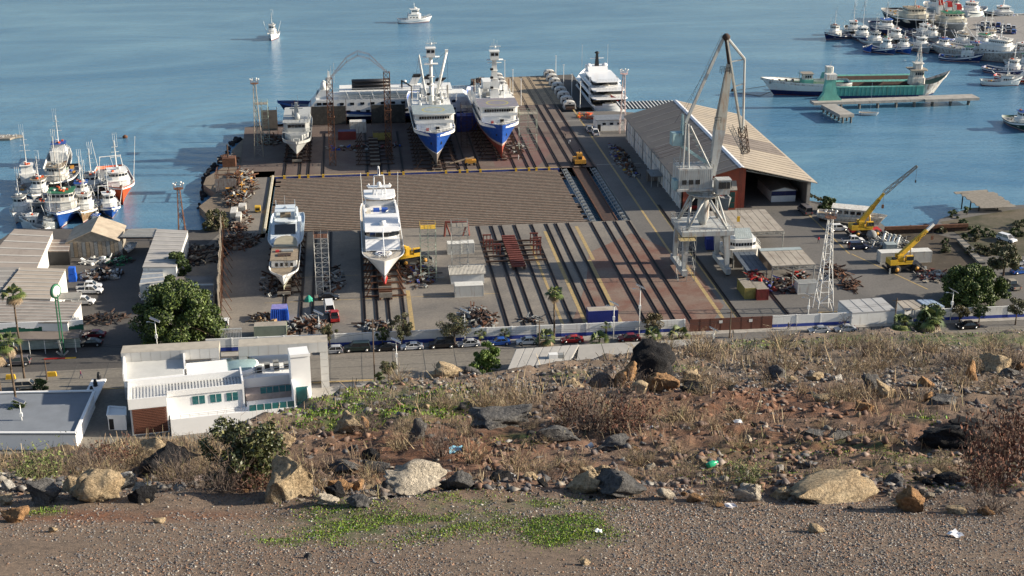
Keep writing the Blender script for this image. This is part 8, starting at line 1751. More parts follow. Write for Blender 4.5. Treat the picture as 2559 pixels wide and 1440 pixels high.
t = thing('anchor', 'large pale anchor standing at the marina entrance', 'anchor', P(157, 890)); m = MB(); m.beam((0, 0, 0), (-.5, 0, 3.2), .3, .3, STEEL); m.beam((-1.1, 0, 1), (0, 0, 0), .3, .3, STEEL); m.beam((1.1, 0, 1), (0, 0, 0), .3, .3, STEEL); m.beam((-1.2, 0, 2.7), (.2, 0, 2.9), .2, .2, STEEL); m.build('anchor_body', t)
m = MB(); m.bz(-6, 0, -.15, .15, 0, .16, YELLOW); m.bz(-6, -2, -.16, .16, 0, .17, REDP); o = m.build('painted_kerb', loc=P(190, 895), kind='structure')
for i, (u, v) in enumerate(((27, 947), (130, 940))): m = MB(); m.prism([(-.9, -.3), (.9, -.3), (.9, .3), (-.9, .3)], 0, .85, YELLOW, sc=.85); o = m.build('traffic_barrier', loc=P(u, v)); tag(o, ('yellow traffic barrier at the far left of the street', 'yellow traffic barrier left of the small round tree')[i], 'barrier')
# ---- vehicles
HR = R(180)
CARS = [(832, 882, 'hatch', 'silver', 180, 'silver hatchback parked first in the kerb row right of the portal'), (893, 877, 'bigsuv', 'green', 180, 'dark green off-roader parked behind the silver hatchback'), (965, 875, 'sedan', 'black', 180, 'black sedan parked behind the utility pole'), (1030, 872, 'coupe', 'white', 180, 'white sports coupe between black cars in the kerb row'),
 (1104, 868, 'bigsuv', 'black', 180, 'big black off-roader right of the white coupe'), (1172, 865, 'sedan', 'silver', 180, 'silver sedan parked beside the round green tree top'), (1248, 861, 'sedan', 'blue', 180, 'blue sedan in the kerb row'), (1318, 859, 'sedan', 'white', 180, 'white sedan left of the bushy palm under the tall one'), (1430, 855, 'sedan', 'red', 180, 'bright red boxy sedan between two bushy palms'), (1572, 851, 'sedan', 'darkred', 180, 'dark red sedan left of two bushy palms'),
 (2047, 831, 'coupe', 'silver', 180, 'silver coupe left of the silver sedan near the motorcycles'), (2112, 828, 'sedan', 'silver', 180, 'silver sedan next to the parked motorcycles'), (2418, 820, 'sedan', 'black', 180, 'black sedan on the street at the far right'),
 (823, 775, 'van', 'white', 94, 'white van in the lower yard seen from behind'), (836, 797, 'pickup', 'red', 94, 'red pickup behind the white van'), (822, 748, 'sedan', 'black', 0, 'black sedan in front of the white van'), (562, 812, 'hatch', 'white', 94, 'white hatchback alone by the corrugated fence'),
 (2095, 577, 'suv', 'white', 0, 'white off-roader near the shore tree'), (2132, 607, 'pickup', 'white', 0, 'white pickup left of the dark mooring buoy'), (2145, 622, 'suv', 'navy', 0, 'navy blue off-roader below the white pickup'), (2062, 548, 'suv', 'black', 60, 'dark vehicle under the shore tree'), (2012, 532, 'van', 'grey', 94, 'dark grey van beside the open warehouse bay'),
 (2516, 603, 'suv', 'white', -60, 'white off-roader in the garden at the right'), (2528, 718, 'pickup', 'beige', 94, 'old beige camper pickup right of the big green tree'), (2545, 662, 'sedan', 'silver', 10, 'silver car cut by the right edge, upper'), (2550, 683, 'sedan', 'blue', 10, 'bluish car cut by the right edge, lower'),
 (1473, 328, 'pickup', 'silver', 90, 'silver pickup parked before the yard office'), (1488, 336, 'pickup', 'white', 90, 'cream white pickup nearest the yard office door'), (226, 733, 'pickup', 'white', -6, 'white pickup beside the crate stack'), (224, 722, 'pickup', 'white', 0, 'white pickup half hidden behind another pickup'), (210, 760, 'suv', 'white', -8, 'white off-roader under the lean-to roof'),
 (228, 863, 'sedan', 'black', 175, 'black sedan in the marina car park'), (236, 842, 'sedan', 'darkred', 175, 'dark red sedan in the marina car park'), (372, 742, 'hatch', 'white', 20, 'white car behind the big ficus trees'), (45, 912, 'suv', 'grey', 180, 'grey van driving on the street at the left'), (70, 972, 'suv', 'beige', 0, 'tan off-roader below the small round tree')]
for u, v, k, c, a, lb in CARS: car(k, PA[c], P(u, v), R(a), lb, group='cars parked along the kerb' if lb.find('kerb row') > 0 else None)
mc = thing('motorcycle', 'black motorcycle parked first right of the silver sedan', 'motorcycle', P(2145, 833), R(70), 'motorcycles parked in a row at the kerb'); 
for x in (-.65, .65): m = MB(); m.tube((x, -.06, .32), (x, .06, .32), .32, TYRE, 12); m.build('wheel', mc)
m = MB(); m.beam((-.6, 0, .6), (.45, 0, .85), .22, .22, BLACK); m.box((0, 0, .5), (.5, .25, .4), STEEL); m.beam((.65, 0, .35), (.4, 0, 1.05), .08, .08, CHROME); m.build('frame', mc); m = MB(); m.tube((.4, -.35, 1.1), (.4, .35, 1.1), .03, BLACK, 5); m.build('handlebar', mc)
for i, (u, v) in enumerate(((2158, 833), (2178, 831), (2196, 832), (2208, 830), (2226, 831))): copy_tree(mc, P(u, v), R(60 + i * 9), f'black motorcycle parked {("second", "third", "fourth", "fifth", "sixth")[i]} right of the silver sedan', 'motorcycles parked in a row at the kerb')
for u, v, a, s_, l_, ps, lb in [(2046, 608, 90, (.55, .03, .05), (.03, .03, .05), 'walk', 'person in a red jacket walking across the right yard'), (203, 946, 0, (.12, .02, .06), (.05, .06, .1), 'walk', 'person in dark red top walking on the street'), (1408, 345, 0, (.03, .03, .04), (.02, .02, .03), 'stand', 'person in dark clothes, left of two on the rails'), (1413, 345, 0, (.04, .04, .05), (.03, .03, .04), 'stand', 'person in dark clothes, right of two on the rails'), (1422, 360, 0, (.6, .6, .6), (.6, .6, .6), 'bend', 'person in white overalls bending on the rails'),
 (1600, 447, 0, (.03, .03, .03), (.02, .02, .02), 'stand', 'person in dark clothes beside the warehouse road'), (1832, 843, 0, (.1, .1, .09), (.05, .05, .06), 'walk', 'person with backpack before the brown gate'), (1970, 825, 0, (.06, .06, .07), (.03, .03, .03), 'walk', 'person in dark clothes by the wall right of the gate'), (1296, 400, 0, (.6, .6, .6), (.5, .5, .5), 'stand', 'person in white overalls beside the red bottomed ship')]: person(P(u, v), R(a), lb, s_, l_, ps)
# ---- trees, palms, lamps
GF = [(.05, .085, .015), (.08, .12, .02), (.03, .05, .012), (.11, .15, .03)]
def T(u, v, wp, hp, lb, cols_=GF, seed=1, n=5000, size=.2, **k): s = FOC / ((lambda q_: q_)(camxy(u, v)[1] * ct + CH * st)); return tree(P(u, v), hp / s * 1.02, wp / s, lb, cols_, seed, n=n, size=size, **k)
T(452, 852, 235, 150, 'largest dark green ficus tree in the marina car park', seed=2, n=34000, size=.26, trunk=.03, lobes=90, clump=.2); T(430, 760, 110, 72, 'ficus tree standing behind the largest one', seed=3, n=9000, size=.26, trunk=.1, lobes=34, clump=.22); T(443, 700, 80, 74, 'dark round tree beside the pale roof in the marina', GR1, 4, 8000, .24, trunk=.1, lobes=30, clump=.24)
T(2428, 762, 172, 100, 'large round green tree right of the yellow mobile crane', seed=5, n=32000, size=.24, trunk=.08, lobes=90, clump=.2); T(2508, 690, 82, 82, 'round olive green tree right behind the large one', GR3, 6, 8000, .22, trunk=.2, lobes=30); T(2069, 530, 48, 40, 'small dark green tree at the shore by the warehouse', GR1, 7, 4000, .22, trunk=.15); T(540, 574, 68, 52, 'grey green shrub on the left shore', GR3, 8, 5000, .2, trunk=.1)
T(1214, 935, 100, 82, 'bright green round tree beside the white roofed building', GR2, 9, 12000, .16, trunk=.08, lobes=44, clump=.2); T(825, 868, 46, 60, 'small yellowish tree with crooked trunk at the wall', GR3, 10, 2600, .14, trunk=.4, lean=-.3); T(956, 862, 34, 44, 'small dark tree behind the utility pole', GR1, 11, 1800, .14, trunk=.35); T(1004, 866, 56, 90, 'upright olive tree behind the white coupe', GR3, 12, 3400, .15, trunk=.3); T(1136, 862, 86, 80, 'broad thorny olive tree behind the big black off-roader', GR3, 13, 3600, .15, trunk=.4)
T(1632, 838, 58, 56, 'brownish tree behind the wall left of the gate', [(.11, .08, .03), (.08, .07, .03), (.14, .10, .04)], 14, 3000, .14, trunk=.35); T(2398, 806, 44, 46, 'brownish young tree before the wall, left of the green one', [(.12, .09, .03), (.09, .08, .03)], 15, 2000, .14, trunk=.4); T(2447, 806, 46, 46, 'young green tree before the wall', GR1, 16, 2200, .14, trunk=.4); T(2538, 812, 52, 70, 'tall brown green street tree at the right edge', GR3, 17, 2400, .15, trunk=.5); T(2330, 822, 90, 62, 'dark round bushy tree behind the fan palms', GR1, 18, 6000, .18, trunk=.1)
T(972, 960, 50, 60, 'flat topped pine like tree beside the drive', GR3, 19, 2400, .14, trunk=.55, clump=.3); T(950, 975, 34, 50, 'dark bushy shrub left of the flat topped tree', GR1, 20, 2400, .14, trunk=.05); T(103, 985, 42, 40, 'small round tree beside the street lamp at the left', GR1, 21, 2400, .14, trunk=.15); T(52, 1055, 55, 60, 'bushy tree in the shade on the lower left roof yard', GR1, 22, 2600, .18, trunk=.1); T(2110, 828, 40, 50, 'bare twig tree behind the silver sedan', [(.2, .17, .14)], 23, 160, .1, trunk=.3)
for u, v, h_, r_, lb, sk2 in [(1385, 852, 10.2, 2.0, 'tall fan palm with dead frond skirt at the street wall', True), (46, 1050, 14.5, 2.5, 'tallest fan palm at the left, crown over the street', True), (62, 955, 17.5, 2.3, 'fan palm crown before the slatted marina roof', True), (4, 1000, 9, 2.6, 'fan palm cut by the left edge', True),
 (1365, 862, 1.4, 2.4, 'bushy low palm left of the bright red sedan', True), (1498, 862, 1.0, 2.2, 'bushy low palm right of the bright red sedan', False), (1630, 858, 1.6, 2.3, 'bushy low palm right of the dark red sedan', True), (1697, 852, 1.2, 2.5, 'low palm with dry fronds left of the gate', True), (2252, 838, 2.2, 2.6, 'fan palm, left of two at the motorcycles', False), (2322, 832, 3.0, 3.2, 'large fan palm right of the motorcycles', True), (1200, 852, 1.5, 1.3, 'small palm at the wall, left of two', False), (1262, 850, 1.5, 1.3, 'small palm at the wall, right of two', False), (1515, 838, 1.9, 1.2, 'small palm at the wall above the low bushy palm', False), (2262, 815, 1.5, 1.6, 'small palm half behind the large fan palm', False)]: palm(P(u, v), h_, r_, lb, seed=u, skirt=sk2, fr=30 if r_ > 1.5 else 18)
for u, v, t_, lb in [(993, 945, 850, 'solar street lamp at the near kerb beside the drive'), (1162, 858, 775, 'solar street lamp behind the silver sedan'), (800, 862, 780, 'solar street lamp at the scrap corner'), (1533, 852, 757, 'solar street lamp before the blue container'), (1597, 845, 715, 'double solar street lamp taller than the rest'), (2018, 815, 737, 'solar street lamp left of the white lattice tower'), (2375, 805, 725, 'solar street lamp right of the fan palms'), (1783, 862, 822, 'low solar street lamp before the gate'), (397, 905, 798, 'solar lamp in the ficus tree'), (60, 1090, 1000, 'thin lamp post at the lower left')]: solar_lamp(P(u, v), HT(v, t_) - .3, lb)
for u, v, t_, lb in [(937, 958, 797, 'brown wooden utility pole at the near kerb'), (2234, 830, 745, 'short wooden utility pole behind the palms'), (1348, 870, 800, 'white lattice like pole right of the tall palm'), (118, 950, 900, 'dark pole beside the left street lamp'), (1824, 845, 775, 'thin pole before the brown gate')]: m = MB(); hh = HT(v, t_); m.tube((0, 0, 0), (0, 0, hh), .16, BARK, 6, .1); m.bz(-.9, .9, -.06, .06, hh - .6, hh - .48, BARK); o = m.build('utility_pole', loc=P(u, v)); tag(o, lb, 'utility pole')
wr = MB(); a = P(937, 958) + Vector((0, 0, 10.5)); b_ = P(118, 950) + Vector((0, 0, 8)); c_ = P(2234, 830) + Vector((0, 0, 6.5))
for dz in (0, .35):
    for s_, e_ in ((a, b_), (a, c_)): wr.path([s_.lerp(e_, i / 12) + Vector((0, 0, -dz - 2.2 * math.sin(math.pi * i / 12))) for i in range(13)], .025, BLACK, 3)
o = wr.build('overhead_wire'); tag(o, 'black overhead wires strung along the street between utility poles', 'wire')
# right yard odds and ends
t = thing('broken_deck', 'plank jetty deck on dark trestle at the right shore', 'jetty', P(2485, 520)); m = MB()
for x in (-5, 0): 
    for y in (-2, 3, 8): m.tube((x, y, -3), (x, y, 1.3), .18, BLACK, 5)
m.build('trestle', t)
for i in range(16): m = MB(); y = -4 + i * .95; m.bz(-5.5 + .25 * math.sin(i * 2.1), 4 + .3 * math.sin(i * 1.7), y, y + .82, 1.3, 1.45, OLDWOOD); m.build('plank', t, rz=R(6) if i > 13 else 0)
t = thing('gate_beam', 'long rusty red steel barrier across the mud basin', 'steel beam', P(2300, 583)); m = MB(); m.bz(-9, 12, -.3, .3, 1.2, 2.0, RUSTY); m.bz(-9, 12, .3, .5, 0, 1.2, DARKRUST); m.build('beam', t)
t = thing('retaining_wall', 'dark stone retaining wall beside the mud basin', 'wall', (0, 0, 0)); m = MB(); A_, B_ = P(2398, 605), P(2455, 665)
for i in range(14): a, b_ = A_.lerp(B_, i / 14), A_.lerp(B_, (i + .95) / 14); m = MB(); m.beam(a + Vector((0, 0, .6)), b_ + Vector((0, 0, .6)), 1.5, .5, DARKCONC if i % 2 else OLDWOOD); m.build('stone_block', t)
rs = random.Random(77)
def shore(a, b_, n, lb, dark=True):
    for i in range(n):
        t_ = rs.random(); u = a[0] + (b_[0] - a[0]) * t_ + rs.uniform(-6, 6); v = a[1] + (b_[1] - a[1]) * t_ + rs.uniform(-3, 3); me, k = rs.choice(rkd[4::5]); s_ = rs.uniform(.4, 1.2)
        o = bpy.data.objects.new('shore_rock', me); col.objects.link(o); o.location = P(u, v, WZ) + Vector((0, 0, .3)); o.scale = (s_, s_, s_ * .8); o.rotation_euler = (0, 0, rs.uniform(0, 6)); tag(o, lb, 'rock', lb)
shore((600, 345), (515, 440), 40, 'black rock on the bank below the left quay corner'); shore((515, 445), (500, 520), 26, 'black rock on the bank beside the scrapyard'); shore((2240, 578), (2350, 572), 26, 'black rock on the shore by the mud basin'); shore((500, 520), (545, 565), 12, 'black rock on the bank below the grey green shrub')
for i in range(30): u, v = rs.uniform(2340, 2559), rs.uniform(530, 640); T(u, v, rs.uniform(18, 40), rs.uniform(12, 26), 'low shrub in the overgrown garden at the right shore', GR3 if i % 2 else GR1, 100 + i, 500, .2, group='low shrubs in the overgrown garden', lobes=8, trunk=.05, name='shrub')
for i in range(9): u, v = 2020 + i * 9, 490 + i * 4; T(u, v, 16, 9, 'low shrub along the shore right of the warehouse', GR3, 130 + i, 260, .18, group='low shrubs along the shore right of the warehouse', lobes=6, trunk=.05, name='shrub')
# ================================================================ BOATS AFLOAT
def W(u, v): return P(u, v, WZ)
CREAM = M('cream_paint', (.60, .56, .46), .6, .1, .7, dirt=RUST, amt=.25, streak=True); GREYP = M('grey_paint', (.32, .34, .35), .6, .12, .6); BRH = M('rust_streaked_brown_hull', (.30, .22, .13), .7, .3, .8, dirt=RUST, amt=.5)
RWH = M('rust_streaked_white_hull', (.58, .57, .54), .6, .15, .5, dirt=RUST, amt=.45, streak=True); DKB = M('deep_blue_hull', (.012, .03, .13), .5, .2, .7)
BO = [ # u, v, heading, L, B, label, opts
 (683, 96, -95, 12, 4, 'white trawler yacht alone on the open water, bow towards the shore', dict(topm=WCLEAN, fb=1.5, bowh=2.6, mast=5, clutter=3, outr=True)), (1037, 56, 5, 14, 4.4, 'white cabin cruiser alone on the open water, bow to the right', dict(topm=WCLEAN, fb=1.4, bowh=2.3, mast=2, clutter=2, house=(.3, .68))),
 (2095, 96, 205, 15, 5, 'dark blue trawler with two outriggers, leftmost of the harbour fleet', dict(topm=NAVY, outr=True, mast=6)), (2150, 98, 262, 20, 6, 'navy trawler with tall dark mast, second from the left', dict(topm=DKB, mast=11)), (2207, 84, 262, 26, 7, 'white housed trawler with round funnel, third from the left', dict(topm=NAVY, mast=7, tiers=2, fb=2.2, bowh=4.2)), (2268, 66, 268, 40, 10, 'old cream tuna ship with black hull and dark mast', dict(topm=BLACK, sup=CREAM, mast=9, fb=3.4, bowh=6, clutter=30, hh=3.2, wfrac=.8)), (2362, 76, 268, 38, 10, 'cream ship with white boom over the roof beside the old tuna ship', dict(topm=GREYP, sup=CREAM, mast=14, fb=3.2, bowh=6, booms=2, hh=3, wfrac=.8)),
 (2170, 130, 280, 5, 2, 'tiny blue motor boat left of the second row', dict(topm=BLUE, tiers=1, mast=1, clutter=0, house=(.35, .65), hh=1.2)), (2205, 132, 300, 13, 4.6, 'dark blue boat, first of the second row', dict(topm=DKB, mast=4)), (2250, 130, 288, 13, 4.8, 'blue hulled boat with white rails, second of the second row', dict(topm=BLUE, mast=3)), (2292, 126, 285, 16, 5.4, 'grey white boat with black lattice mast, third of the second row', dict(topm=GREYP, mast=6, outr=True)), (2345, 130, 295, 16, 5, 'dark blue boat with single black mast, fourth of the second row', dict(topm=DKB, mast=7)), (2395, 117, 285, 17, 5.2, 'dark blue boat with white crossed booms', dict(topm=DKB, mast=6, booms=2)),
 (2402, 152, 330, 15, 5.4, 'dark blue tug with white trim in front of the rusty ship', dict(topm=DKB, mast=4)), (2478, 150, 312, 42, 9, 'long rusty white trawler with high bow to the lower right', dict(topm=RWH, mast=6, fb=3, bowh=6.5, clutter=40, booms=1, wfrac=.75, house=(.42, .68), hh=3)), (2536, 150, 300, 24, 7, 'white boat with lattice mast behind the rusty trawler bow', dict(topm=WHITE, mast=8, fb=2.4, bowh=4)), (2502, 213, 345, 13, 4, 'small white boat with blue posts by the right edge', dict(topm=WHITE, mast=4, booms=2, house=(.5, .8), tiers=1)), (2552, 205, 320, 17, 5, 'red hulled boat with outriggers at the right edge', dict(topm=REDP, outr=True, mast=6)), (2548, 318, 265, 16, 5.5, 'dark green hulled boat alone at the right edge', dict(topm=M('dark_green_hull', (.015, .06, .045), .5), mast=5)),
 (2335, 32, 250, 24, 8, 'tug with red banded funnel, left of three at the far quay', dict(topm=RWH, mast=6, fb=2.4, bowh=4)), (2378, 34, 250, 24, 8, 'tug with red banded funnel, middle of three at the far quay', dict(topm=REDP, mast=6, fb=2.4, bowh=4)), (2430, 42, 235, 24, 8, 'white ship with black funnel beside the three tugs', dict(topm=WHITE, mast=6, fb=2.4, bowh=4)), (2525, 52, 180, 24, 7, 'black hulled ship with dark mast at the top right corner', dict(topm=BLACK, mast=9, fb=2, bowh=4)),
 (62, 540, 262, 14, 4.6, 'white boat with square windows, leftmost of the near cluster', dict(topm=WHITE, mast=6, fb=1.5, bowh=2.8)), (72, 470, 100, 16, 5, 'white boat with tall pale mast behind the leftmost one', dict(topm=GREYP, mast=9, clutter=16, house=(.55, .8))), (150, 420, 95, 20, 6, 'white boat with red deck gear at the back of the near cluster', dict(topm=WHITE, mast=8, fb=2, bowh=4)), (152, 465, 270, 22, 7, 'old white and black houseboat like trawler in the middle of the cluster', dict(topm=BLACK, sup=WDIRTY, mast=8, fb=2.2, bowh=4, booms=3, clutter=24)),
 (168, 538, 272, 26, 8, 'large grey white trawler with blue hull in the middle of the cluster', dict(topm=BLUE, sup=WDIRTY, mast=8, fb=2.6, bowh=4.4, clutter=24, outr=True, wfrac=.75, hh=2.8)), (222, 538, 268, 15, 5, 'rust streaked brown bow boat beside the large trawler', dict(topm=BRH, mast=7, fb=1.9, bowh=3.2)), (274, 530, 285, 14, 4.8, 'blue and white boat with lattice gallows, rightmost front', dict(topm=BLUE, mast=6, outr=True, gal=4)), (238, 478, 270, 20, 5.6, 'white boat with round horn speaker behind the brown bow boat', dict(topm=GREENP, sup=WHITE, mast=7, clutter=20)), (294, 482, 285, 27, 7.6, 'bright orange hulled trawler at the right of the near cluster', dict(topm=ORANGE, mast=8, fb=2.8, bowh=4.8, gal=4, outr=True, hbm=ORANGE)),
 (210, 500, 275, 17, 5, 'white and green boat squeezed in behind the brown bow boat', dict(topm=WDIRTY, sup=WHITE, mast=7, clutter=20, outr=True)), (110, 490, 265, 18, 5.5, 'grey white boat with blue tarp between the leftmost boats and the trawler', dict(topm=GREYP, mast=6, clutter=30)),
 (2440, 118, 300, 20, 6, 'blue and white boat with lattice gallows near the quay corner', dict(topm=BLUE, mast=7, outr=True, gal=4)), (2320, 100, 280, 16, 5, 'weathered grey trawler before the cream ship', dict(topm=GREYP, mast=7, outr=True)), (2230, 104, 275, 18, 5, 'dark trawler between the first and second row', dict(topm=BLACK, mast=7)),
 (2180, 112, 270, 18, 5.5, 'grey hulled trawler behind the dark blue boat of the second row', dict(topm=GREYP, mast=6)),
 (2300, 92, 280, 18, 5.5, 'navy boat with tall mast before the old tuna ship', dict(topm=NAVY, mast=9, outr=True)),
 (2425, 140, 300, 14, 5, 'small blue boat beside the dark blue tug', dict(topm=BLUE, mast=6)),
 (2460, 108, 290, 18, 6, 'white boat with blue lattice near the quay edge', dict(topm=WHITE, mast=8, booms=2)),
 (2555, 170, 280, 16, 5, 'white boat cut by the right edge below the quay', dict(topm=WHITE, mast=8)),
 (2515, 185, 310, 16, 5, 'dark boat beside the rusty trawler bow', dict(topm=DKB, mast=6)),
 (2130, 84, 255, 18, 5, 'black trawler between the two leftmost boats', dict(topm=BLACK, mast=8)),
 (110, 556, 280, 20, 6, 'dark low work barge with red frames before the cluster', dict(topm=DARKRUST, tiers=1, sup=STEEL, mast=3, clutter=60, fb=1.0, bowh=1.4, house=(.1, .2))), (96, 572, 180, 8, 3, 'small white cabin boat at the marina quay', dict(topm=WHITE, tiers=1, mast=2, clutter=2)), (245, 570, 260, 5, 2.2, 'tiny white cabin boat behind the corrugated canopy', dict(topm=WHITE, tiers=1, mast=1, clutter=0)), (137, 570, 250, 9, 3, 'small boat with white tripod mast at the marina quay', dict(topm=GREYP, tiers=1, mast=5, clutter=6, outr=True))]
for i, (u, v, a, L, B, lb, o) in enumerate(BO): workboat(W(u, v), R(a), L, B, lb, seed=300 + i, **o)
def funnel(u, v, lb):
    t = thing('ship_funnel', lb, 'funnel', P(u, v, 3)); m = MB(); m.prism([(-1.2, -1.6), (1.2, -1.6), (1.2, 1.6), (-1.2, 1.6)], -1, 5, WHITE, sc=.8, off=(-.8, 0)); m.prism([(-1.5, -1.6), (.8, -1.6), (.8, 1.6), (-1.5, 1.6)], 3, 5.2, REDP, sc=.9, off=(-.3, 0)); m.build('casing', t)
for i, (u, v) in enumerate(((2350, 28), (2372, 33), (2395, 40))): funnel(u, v, f'red topped white funnel, {("left", "middle", "right")[i]} of three behind the cream ships')
t = thing('shore_boat', 'small white open boat on a trailer in the marina yard', 'boat', P(326, 632), R(-95)); m = MB(); hull(m, 6.5, 2.4, .5, [(.8, NAVY), (99, WCLEAN)], 1.6, 1.9, 1, .5, 0, .3, WHITE, N=12); m.build('hull', t); m = MB(); m.bz(-.5, .4, -.4, .4, 1.4, 2.2, WHITE); m.build('console', t)
t = thing('grounded_cabin_boat', 'stripped white boat superstructure standing on the right yard', 'boat', P(2128, 560), R(-25)); m = MB(); hull(m, 17, 5, .4, [(99, WDIRTY)], 2.4, 3.2, 2, .5, .5, .5, TAN, N=12, cap=WDIRTY); m.build('hull', t); m = MB(); m.bz(-4, 4.5, -1.8, 1.8, 2, 4.2, WDIRTY); m.bz(-5, 5, -2.1, 2.1, 4.2, 4.4, WDIRTY); m.rail([(-8, -2.2, 2.4), (-4, -2.3, 2.4)], .9, WHITE); m.build('cabin', t); windows(t, [(-3.6, -1.83, 4, -1.83, 3, 3.8, 5, .3), (4.52, -1.5, 4.52, 1.5, 3, 3.8, 3, .25)])
for i, (u, v) in enumerate(((2203, 612), (2215, 618), (2226, 620), (2238, 622))): m = MB(); m.tube((0, 0, 0), (.8, .2, 3.0), .32, WHITE, 8); m.lathe((.8, .2, 2.9), [(.3, 0), (.5, .2), (.3, .4)], STEEL, 8); o = m.build('upright_pipe', loc=P(u, v)); tag(o, f'white upright pipe, {("first", "second", "third", "fourth")[i]} from the left behind the long white container', 'pipe')
t = thing('mooring_buoy', 'dark grey round buoy on the yard behind the white pickup', 'buoy', P(2178, 598)); m = MB(); m.lathe((0, 0, 0), [(.3, .0), (1.1, .6), (1.3, 1.2), (1.0, 1.9), (.3, 2.3)], DECKGREY, 12); m.build('float', t)
# hopper barges
t = thing('blue_white_coaster', 'old white over blue ship with wheelhouse forward of the green barges', 'ship', P(2010, 236, WZ), R(176)); m = MB(); hull(m, 32, 9, -1, [(.2, REDBOT), (1.9, NAVY), (99, WHITE)], 4.6, 6.4, 6, .5, .5, .9, DECKGREEN, N=20, cap=RWH); m.build('hull', t)
m = MB(); m.prism(roundhouse(-2.5, 1.8, 4.4, 1, 4), 3.6, 5.6, TEALP); m.prism(roundhouse(-2.2, 1.2, 3.6, .8, 4), 5.6, 7.6, WDIRTY); m.prism(roundhouse(-2.6, 1.8, 4.4, .8, 4), 7.6, 7.75, OLDWOOD); m.build('wheelhouse', t); windows(t, [(-1.8, 1.83, .6, 1.83, 6.3, 7.1, 3, .3)]); m = MB(); m.tube((2.4, 1, 4), (2.4, 1, 9), .1, STEEL, 4); m.tube((-4, 0, 4), (3, 1, 8), .12, GREENP, 4)
for i in range(12): m.box((4 + i * .8, (i % 3 - 1) * 1.6, 4.8), (.7, .6, .8), (RUSTY, STEEL, DECKGREY)[i % 3])
m.build('deck_gear', t)
def barge(u, v, L, rz, lb, bow):
    t = thing('hopper_barge', lb, 'barge', P(u, v, WZ), R(rz)); m = MB(); X = L / 2; m.prism([(-X, -4.6), (X, -4.6), (X, 4.6), (-X, 4.6)], -1, 1.0, NAVY); m.build('bottom', t)
    for s in (-1, 1):
        m = MB(); m.prof([(s * 4.6, 1), (s * 4.8, 4.2), (s * 3.9, 4.2), (s * 2.0, 1)], -X, X, TEALP, axis='x'); m.build('hold_side', t); m = MB()
        for k in range(int(L / 1.5)): m.bz(-X + k * 1.5, -X + k * 1.5 + .18, s * 4.55, s * 5.0, 1.0, 4.3, TEALP)
        m.bz(-X, X, s * 4.5, s * 5.05, 3.9, 4.25, TEALP); m.build('ribs', t)
    m = MB(); m.prof([(-3.9, 4.1), (-2, 1.05), (2, 1.05), (3.9, 4.1), (1, 1.6), (-1, 1.6)], -X + .5, X - .5, DARKRUST, axis='x'); m.build('hold', t)
    if bow:
        m = MB(); hull(m, 12, 9, -1, [(.6, NAVY), (99, RWH)], 4.6, 8.6, 6, .15, 0, .7, DECKGREEN, N=14, cap=RWH, tr=1); o = m.build('bow', t, (X + 4.6, 0, 0))
        m = MB(); m.prism(roundhouse(X - 3.5, X + 1.5, 5, .8, 4), 3.6, 6.4, RWH); m.prism(roundhouse(X - 3, X + 1, 4.2, .8, 4), 6.4, 9, RWH); m.prism(roundhouse(X - 4.4, X + 2.0, 6.4, .8, 4), 9, 9.3, OLDWOOD); m.prism(roundhouse(X - 2.4, X + .4, 3, .8, 4), 9.3, 11.2, RWH); m.prism(roundhouse(X - 2.8, X + .8, 3.6, .8, 4), 11.2, 11.4, WDIRTY); m.lattice((X - 1, 0, 11.3), (X - 1, 0, 18), 1.8, WDIRTY, .1, .06, 1.6, Matrix.Identity(3), .3); m.build('wheelhouse', t)
        windows(t, [(X - 2.6, -2.12, X + .6, -2.12, 7.4, 8.4, 4, .3)])
    else:
        m = MB(); m.prism([(-X - 3.4, -3.2), (-X + 1.5, -3.2), (-X + 1.5, 3.2), (-X - 3.4, 3.2)], 1, 6, TEALP, sc=.6); m.prism(roundhouse(-X - 1.6, -X + 1.0, 3, .6, 3), 6, 8.4, WDIRTY); m.tube((-X, 0, 8), (-X, 0, 10), .1, WHITE, 4); m.build('deckhouse', t)
    return t
barge(2195, 222, 36, -3, 'rear green hopper barge with rusty hold', False); barge(2188, 238, 31, -3, 'front green hopper barge with white bow and wheelhouse on the right', True)
cpi = thing('concrete_jetty', 'long weathered concrete jetty with stub arm in front of the green barges', 'jetty', (0, 0, 0)); A_, B_ = P(2030, 254, 0), P(2440, 240, 0)
for i in range(12): a, b_ = A_.lerp(B_, i / 12), A_.lerp(B_, (i + .985) / 12); m = MB(); m.box((a + b_) / 2 + Vector((0, 0, -.4)), ((b_ - a).length, 4.2 if i < 8 else 6, .9), CONC, rz=math.atan2(b_.y - a.y, b_.x - a.x)); m.build('deck_slab', cpi)
A2, B2 = P(2070, 262, 0), P(2118, 288, 0)
for i in range(5): a, b_ = A2.lerp(B2, i / 5), A2.lerp(B2, (i + .97) / 5); m = MB(); m.box((a + b_) / 2 + Vector((0, 0, -.3)), ((b_ - a).length, 5, 1.1), CONC, rz=math.atan2(b_.y - a.y, b_.x - a.x)); m.build('deck_slab', cpi)
for i in range(9): a = A_.lerp(B_, (i + .5) / 9); m = MB(); m.tube(a + Vector((0, -1.6, -6)), a + Vector((0, -1.6, -.6)), .5, DARKCONC, 6); m.build('pile', cpi)
for i in range(6): a = A2.lerp(B2, i / 5); m = MB(); m.tube(a + Vector((-1.4, 0, -6)), a + Vector((-1.4, 0, -.6)), .35, DARKCONC, 6); m.tube(a + Vector((1.4, 0, -6)), a + Vector((1.4, 0, -.6)), .35, DARKCONC, 6); m.build('pile', cpi)
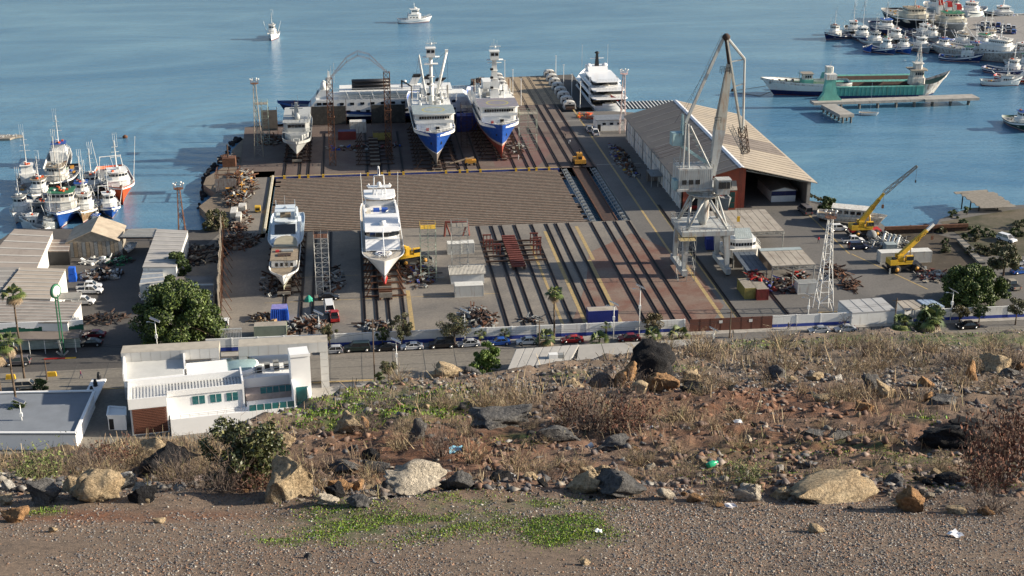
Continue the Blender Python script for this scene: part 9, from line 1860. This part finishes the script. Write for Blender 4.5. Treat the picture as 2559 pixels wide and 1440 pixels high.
tg = thing('green_fender_tower', 'pale green flared steel tower standing on the concrete jetty', 'steel tower', P(2072, 250)); m = MB(); m.prof([(-4, 0), (4.4, 0), (2.2, 2.4), (1.6, 7.2), (-1.6, 7.2), (-2.2, 2.4)], -1, 1, TEALP, axis='y'); m.build('plate', tg); m = MB(); m.bz(-1.8, 1.8, -1.4, 1.4, 7.2, 9, WDIRTY); m.tube((0, 0, 9), (0, 0, 11), .12, WHITE, 5); m.build('top_box', tg)
sbt = thing('small_sailboat', 'small white sailboat moored before the concrete jetty', 'sailboat', P(2172, 288, WZ), R(-20)); m = MB(); hull(m, 6.5, 2.2, -.3, [(99, WHITE)], .9, 1.2, 1, .5, .3, .2, TAN, N=10); m.build('hull', sbt); m = MB(); m.tube((.5, 0, .5), (.2, 0, 11), .06, WHITE, 4); m.tube((.5, 0, 1.4), (-2.4, 0, 1.5), .05, WHITE, 4); m.build('mast', sbt)
slab('far_quay', px([(2330, 70), (2300, 52), (2440, 44), (2620, 38), (2620, 126), (2510, 126), (2450, 98)]), .3, ground_mat('far_quay_asphalt', ((.24, .23, .22), (.30, .285, .27), (.2, .19, .18))), WZ - 1)
for i in range(14): car(('sedan', 'suv', 'hatch', 'pickup')[i % 4], PA[('white', 'silver', 'grey', 'blue', 'silver')[i % 5]], P(2456 + (i % 7) * 13, 62 + (i // 7) * 12 + (i % 7) * 1.6, .3), R(62), f'{("white", "silver", "grey", "blue", "silver")[i % 5]} car parked on the far quay, {"front" if i // 7 else "back"} row', group='cars parked on the far quay')
raft = thing('debris_raft', 'pale floating platform with birds cut by the left edge', 'raft', P(14, 346, WZ)); m = MB(); m.prism([(-5, -2.6), (2, -3), (3, -1), (5.2, 0), (4.4, 1.6), (-5, 2.6)], .1, .7, OLDWOOD); m.build('deck', raft)
m = MB(); 
for i in range(26): m.box((rs.uniform(-4, 4), rs.uniform(-1.6, 1.6), .85), (.35, .15, .3), WHITE)
o = m.build('seagulls', raft); o['kind'] = 'stuff'
for u, v, lb in ((313, 345, 'dark round buoy floating left of the shipyard'), (1833, 228, 'rusty round mooring buoy beside the blue and white ship')): m = MB(); m.lathe((0, 0, -.3), [(.4, 0), (.8, .5), (.8, .9), (.3, 1.3)], RUSTY, 10); o = m.build('buoy', loc=P(u, v, WZ)); tag(o, lb, 'buoy')
m = MB(); m.tube(P(1842, 226, -2.2), P(1935, 212, -1.6), .1, BLACK, 4); m.tube(P(1845, 232, -2.5), P(1900, 240, -2.5), .1, BLACK, 4); m.tube(P(1900, 240, -2.5), P(1945, 222, -1), .1, BLACK, 4); o = m.build('mooring_line'); tag(o, 'dark mooring lines from the rusty buoy to the blue and white ship', 'mooring line')
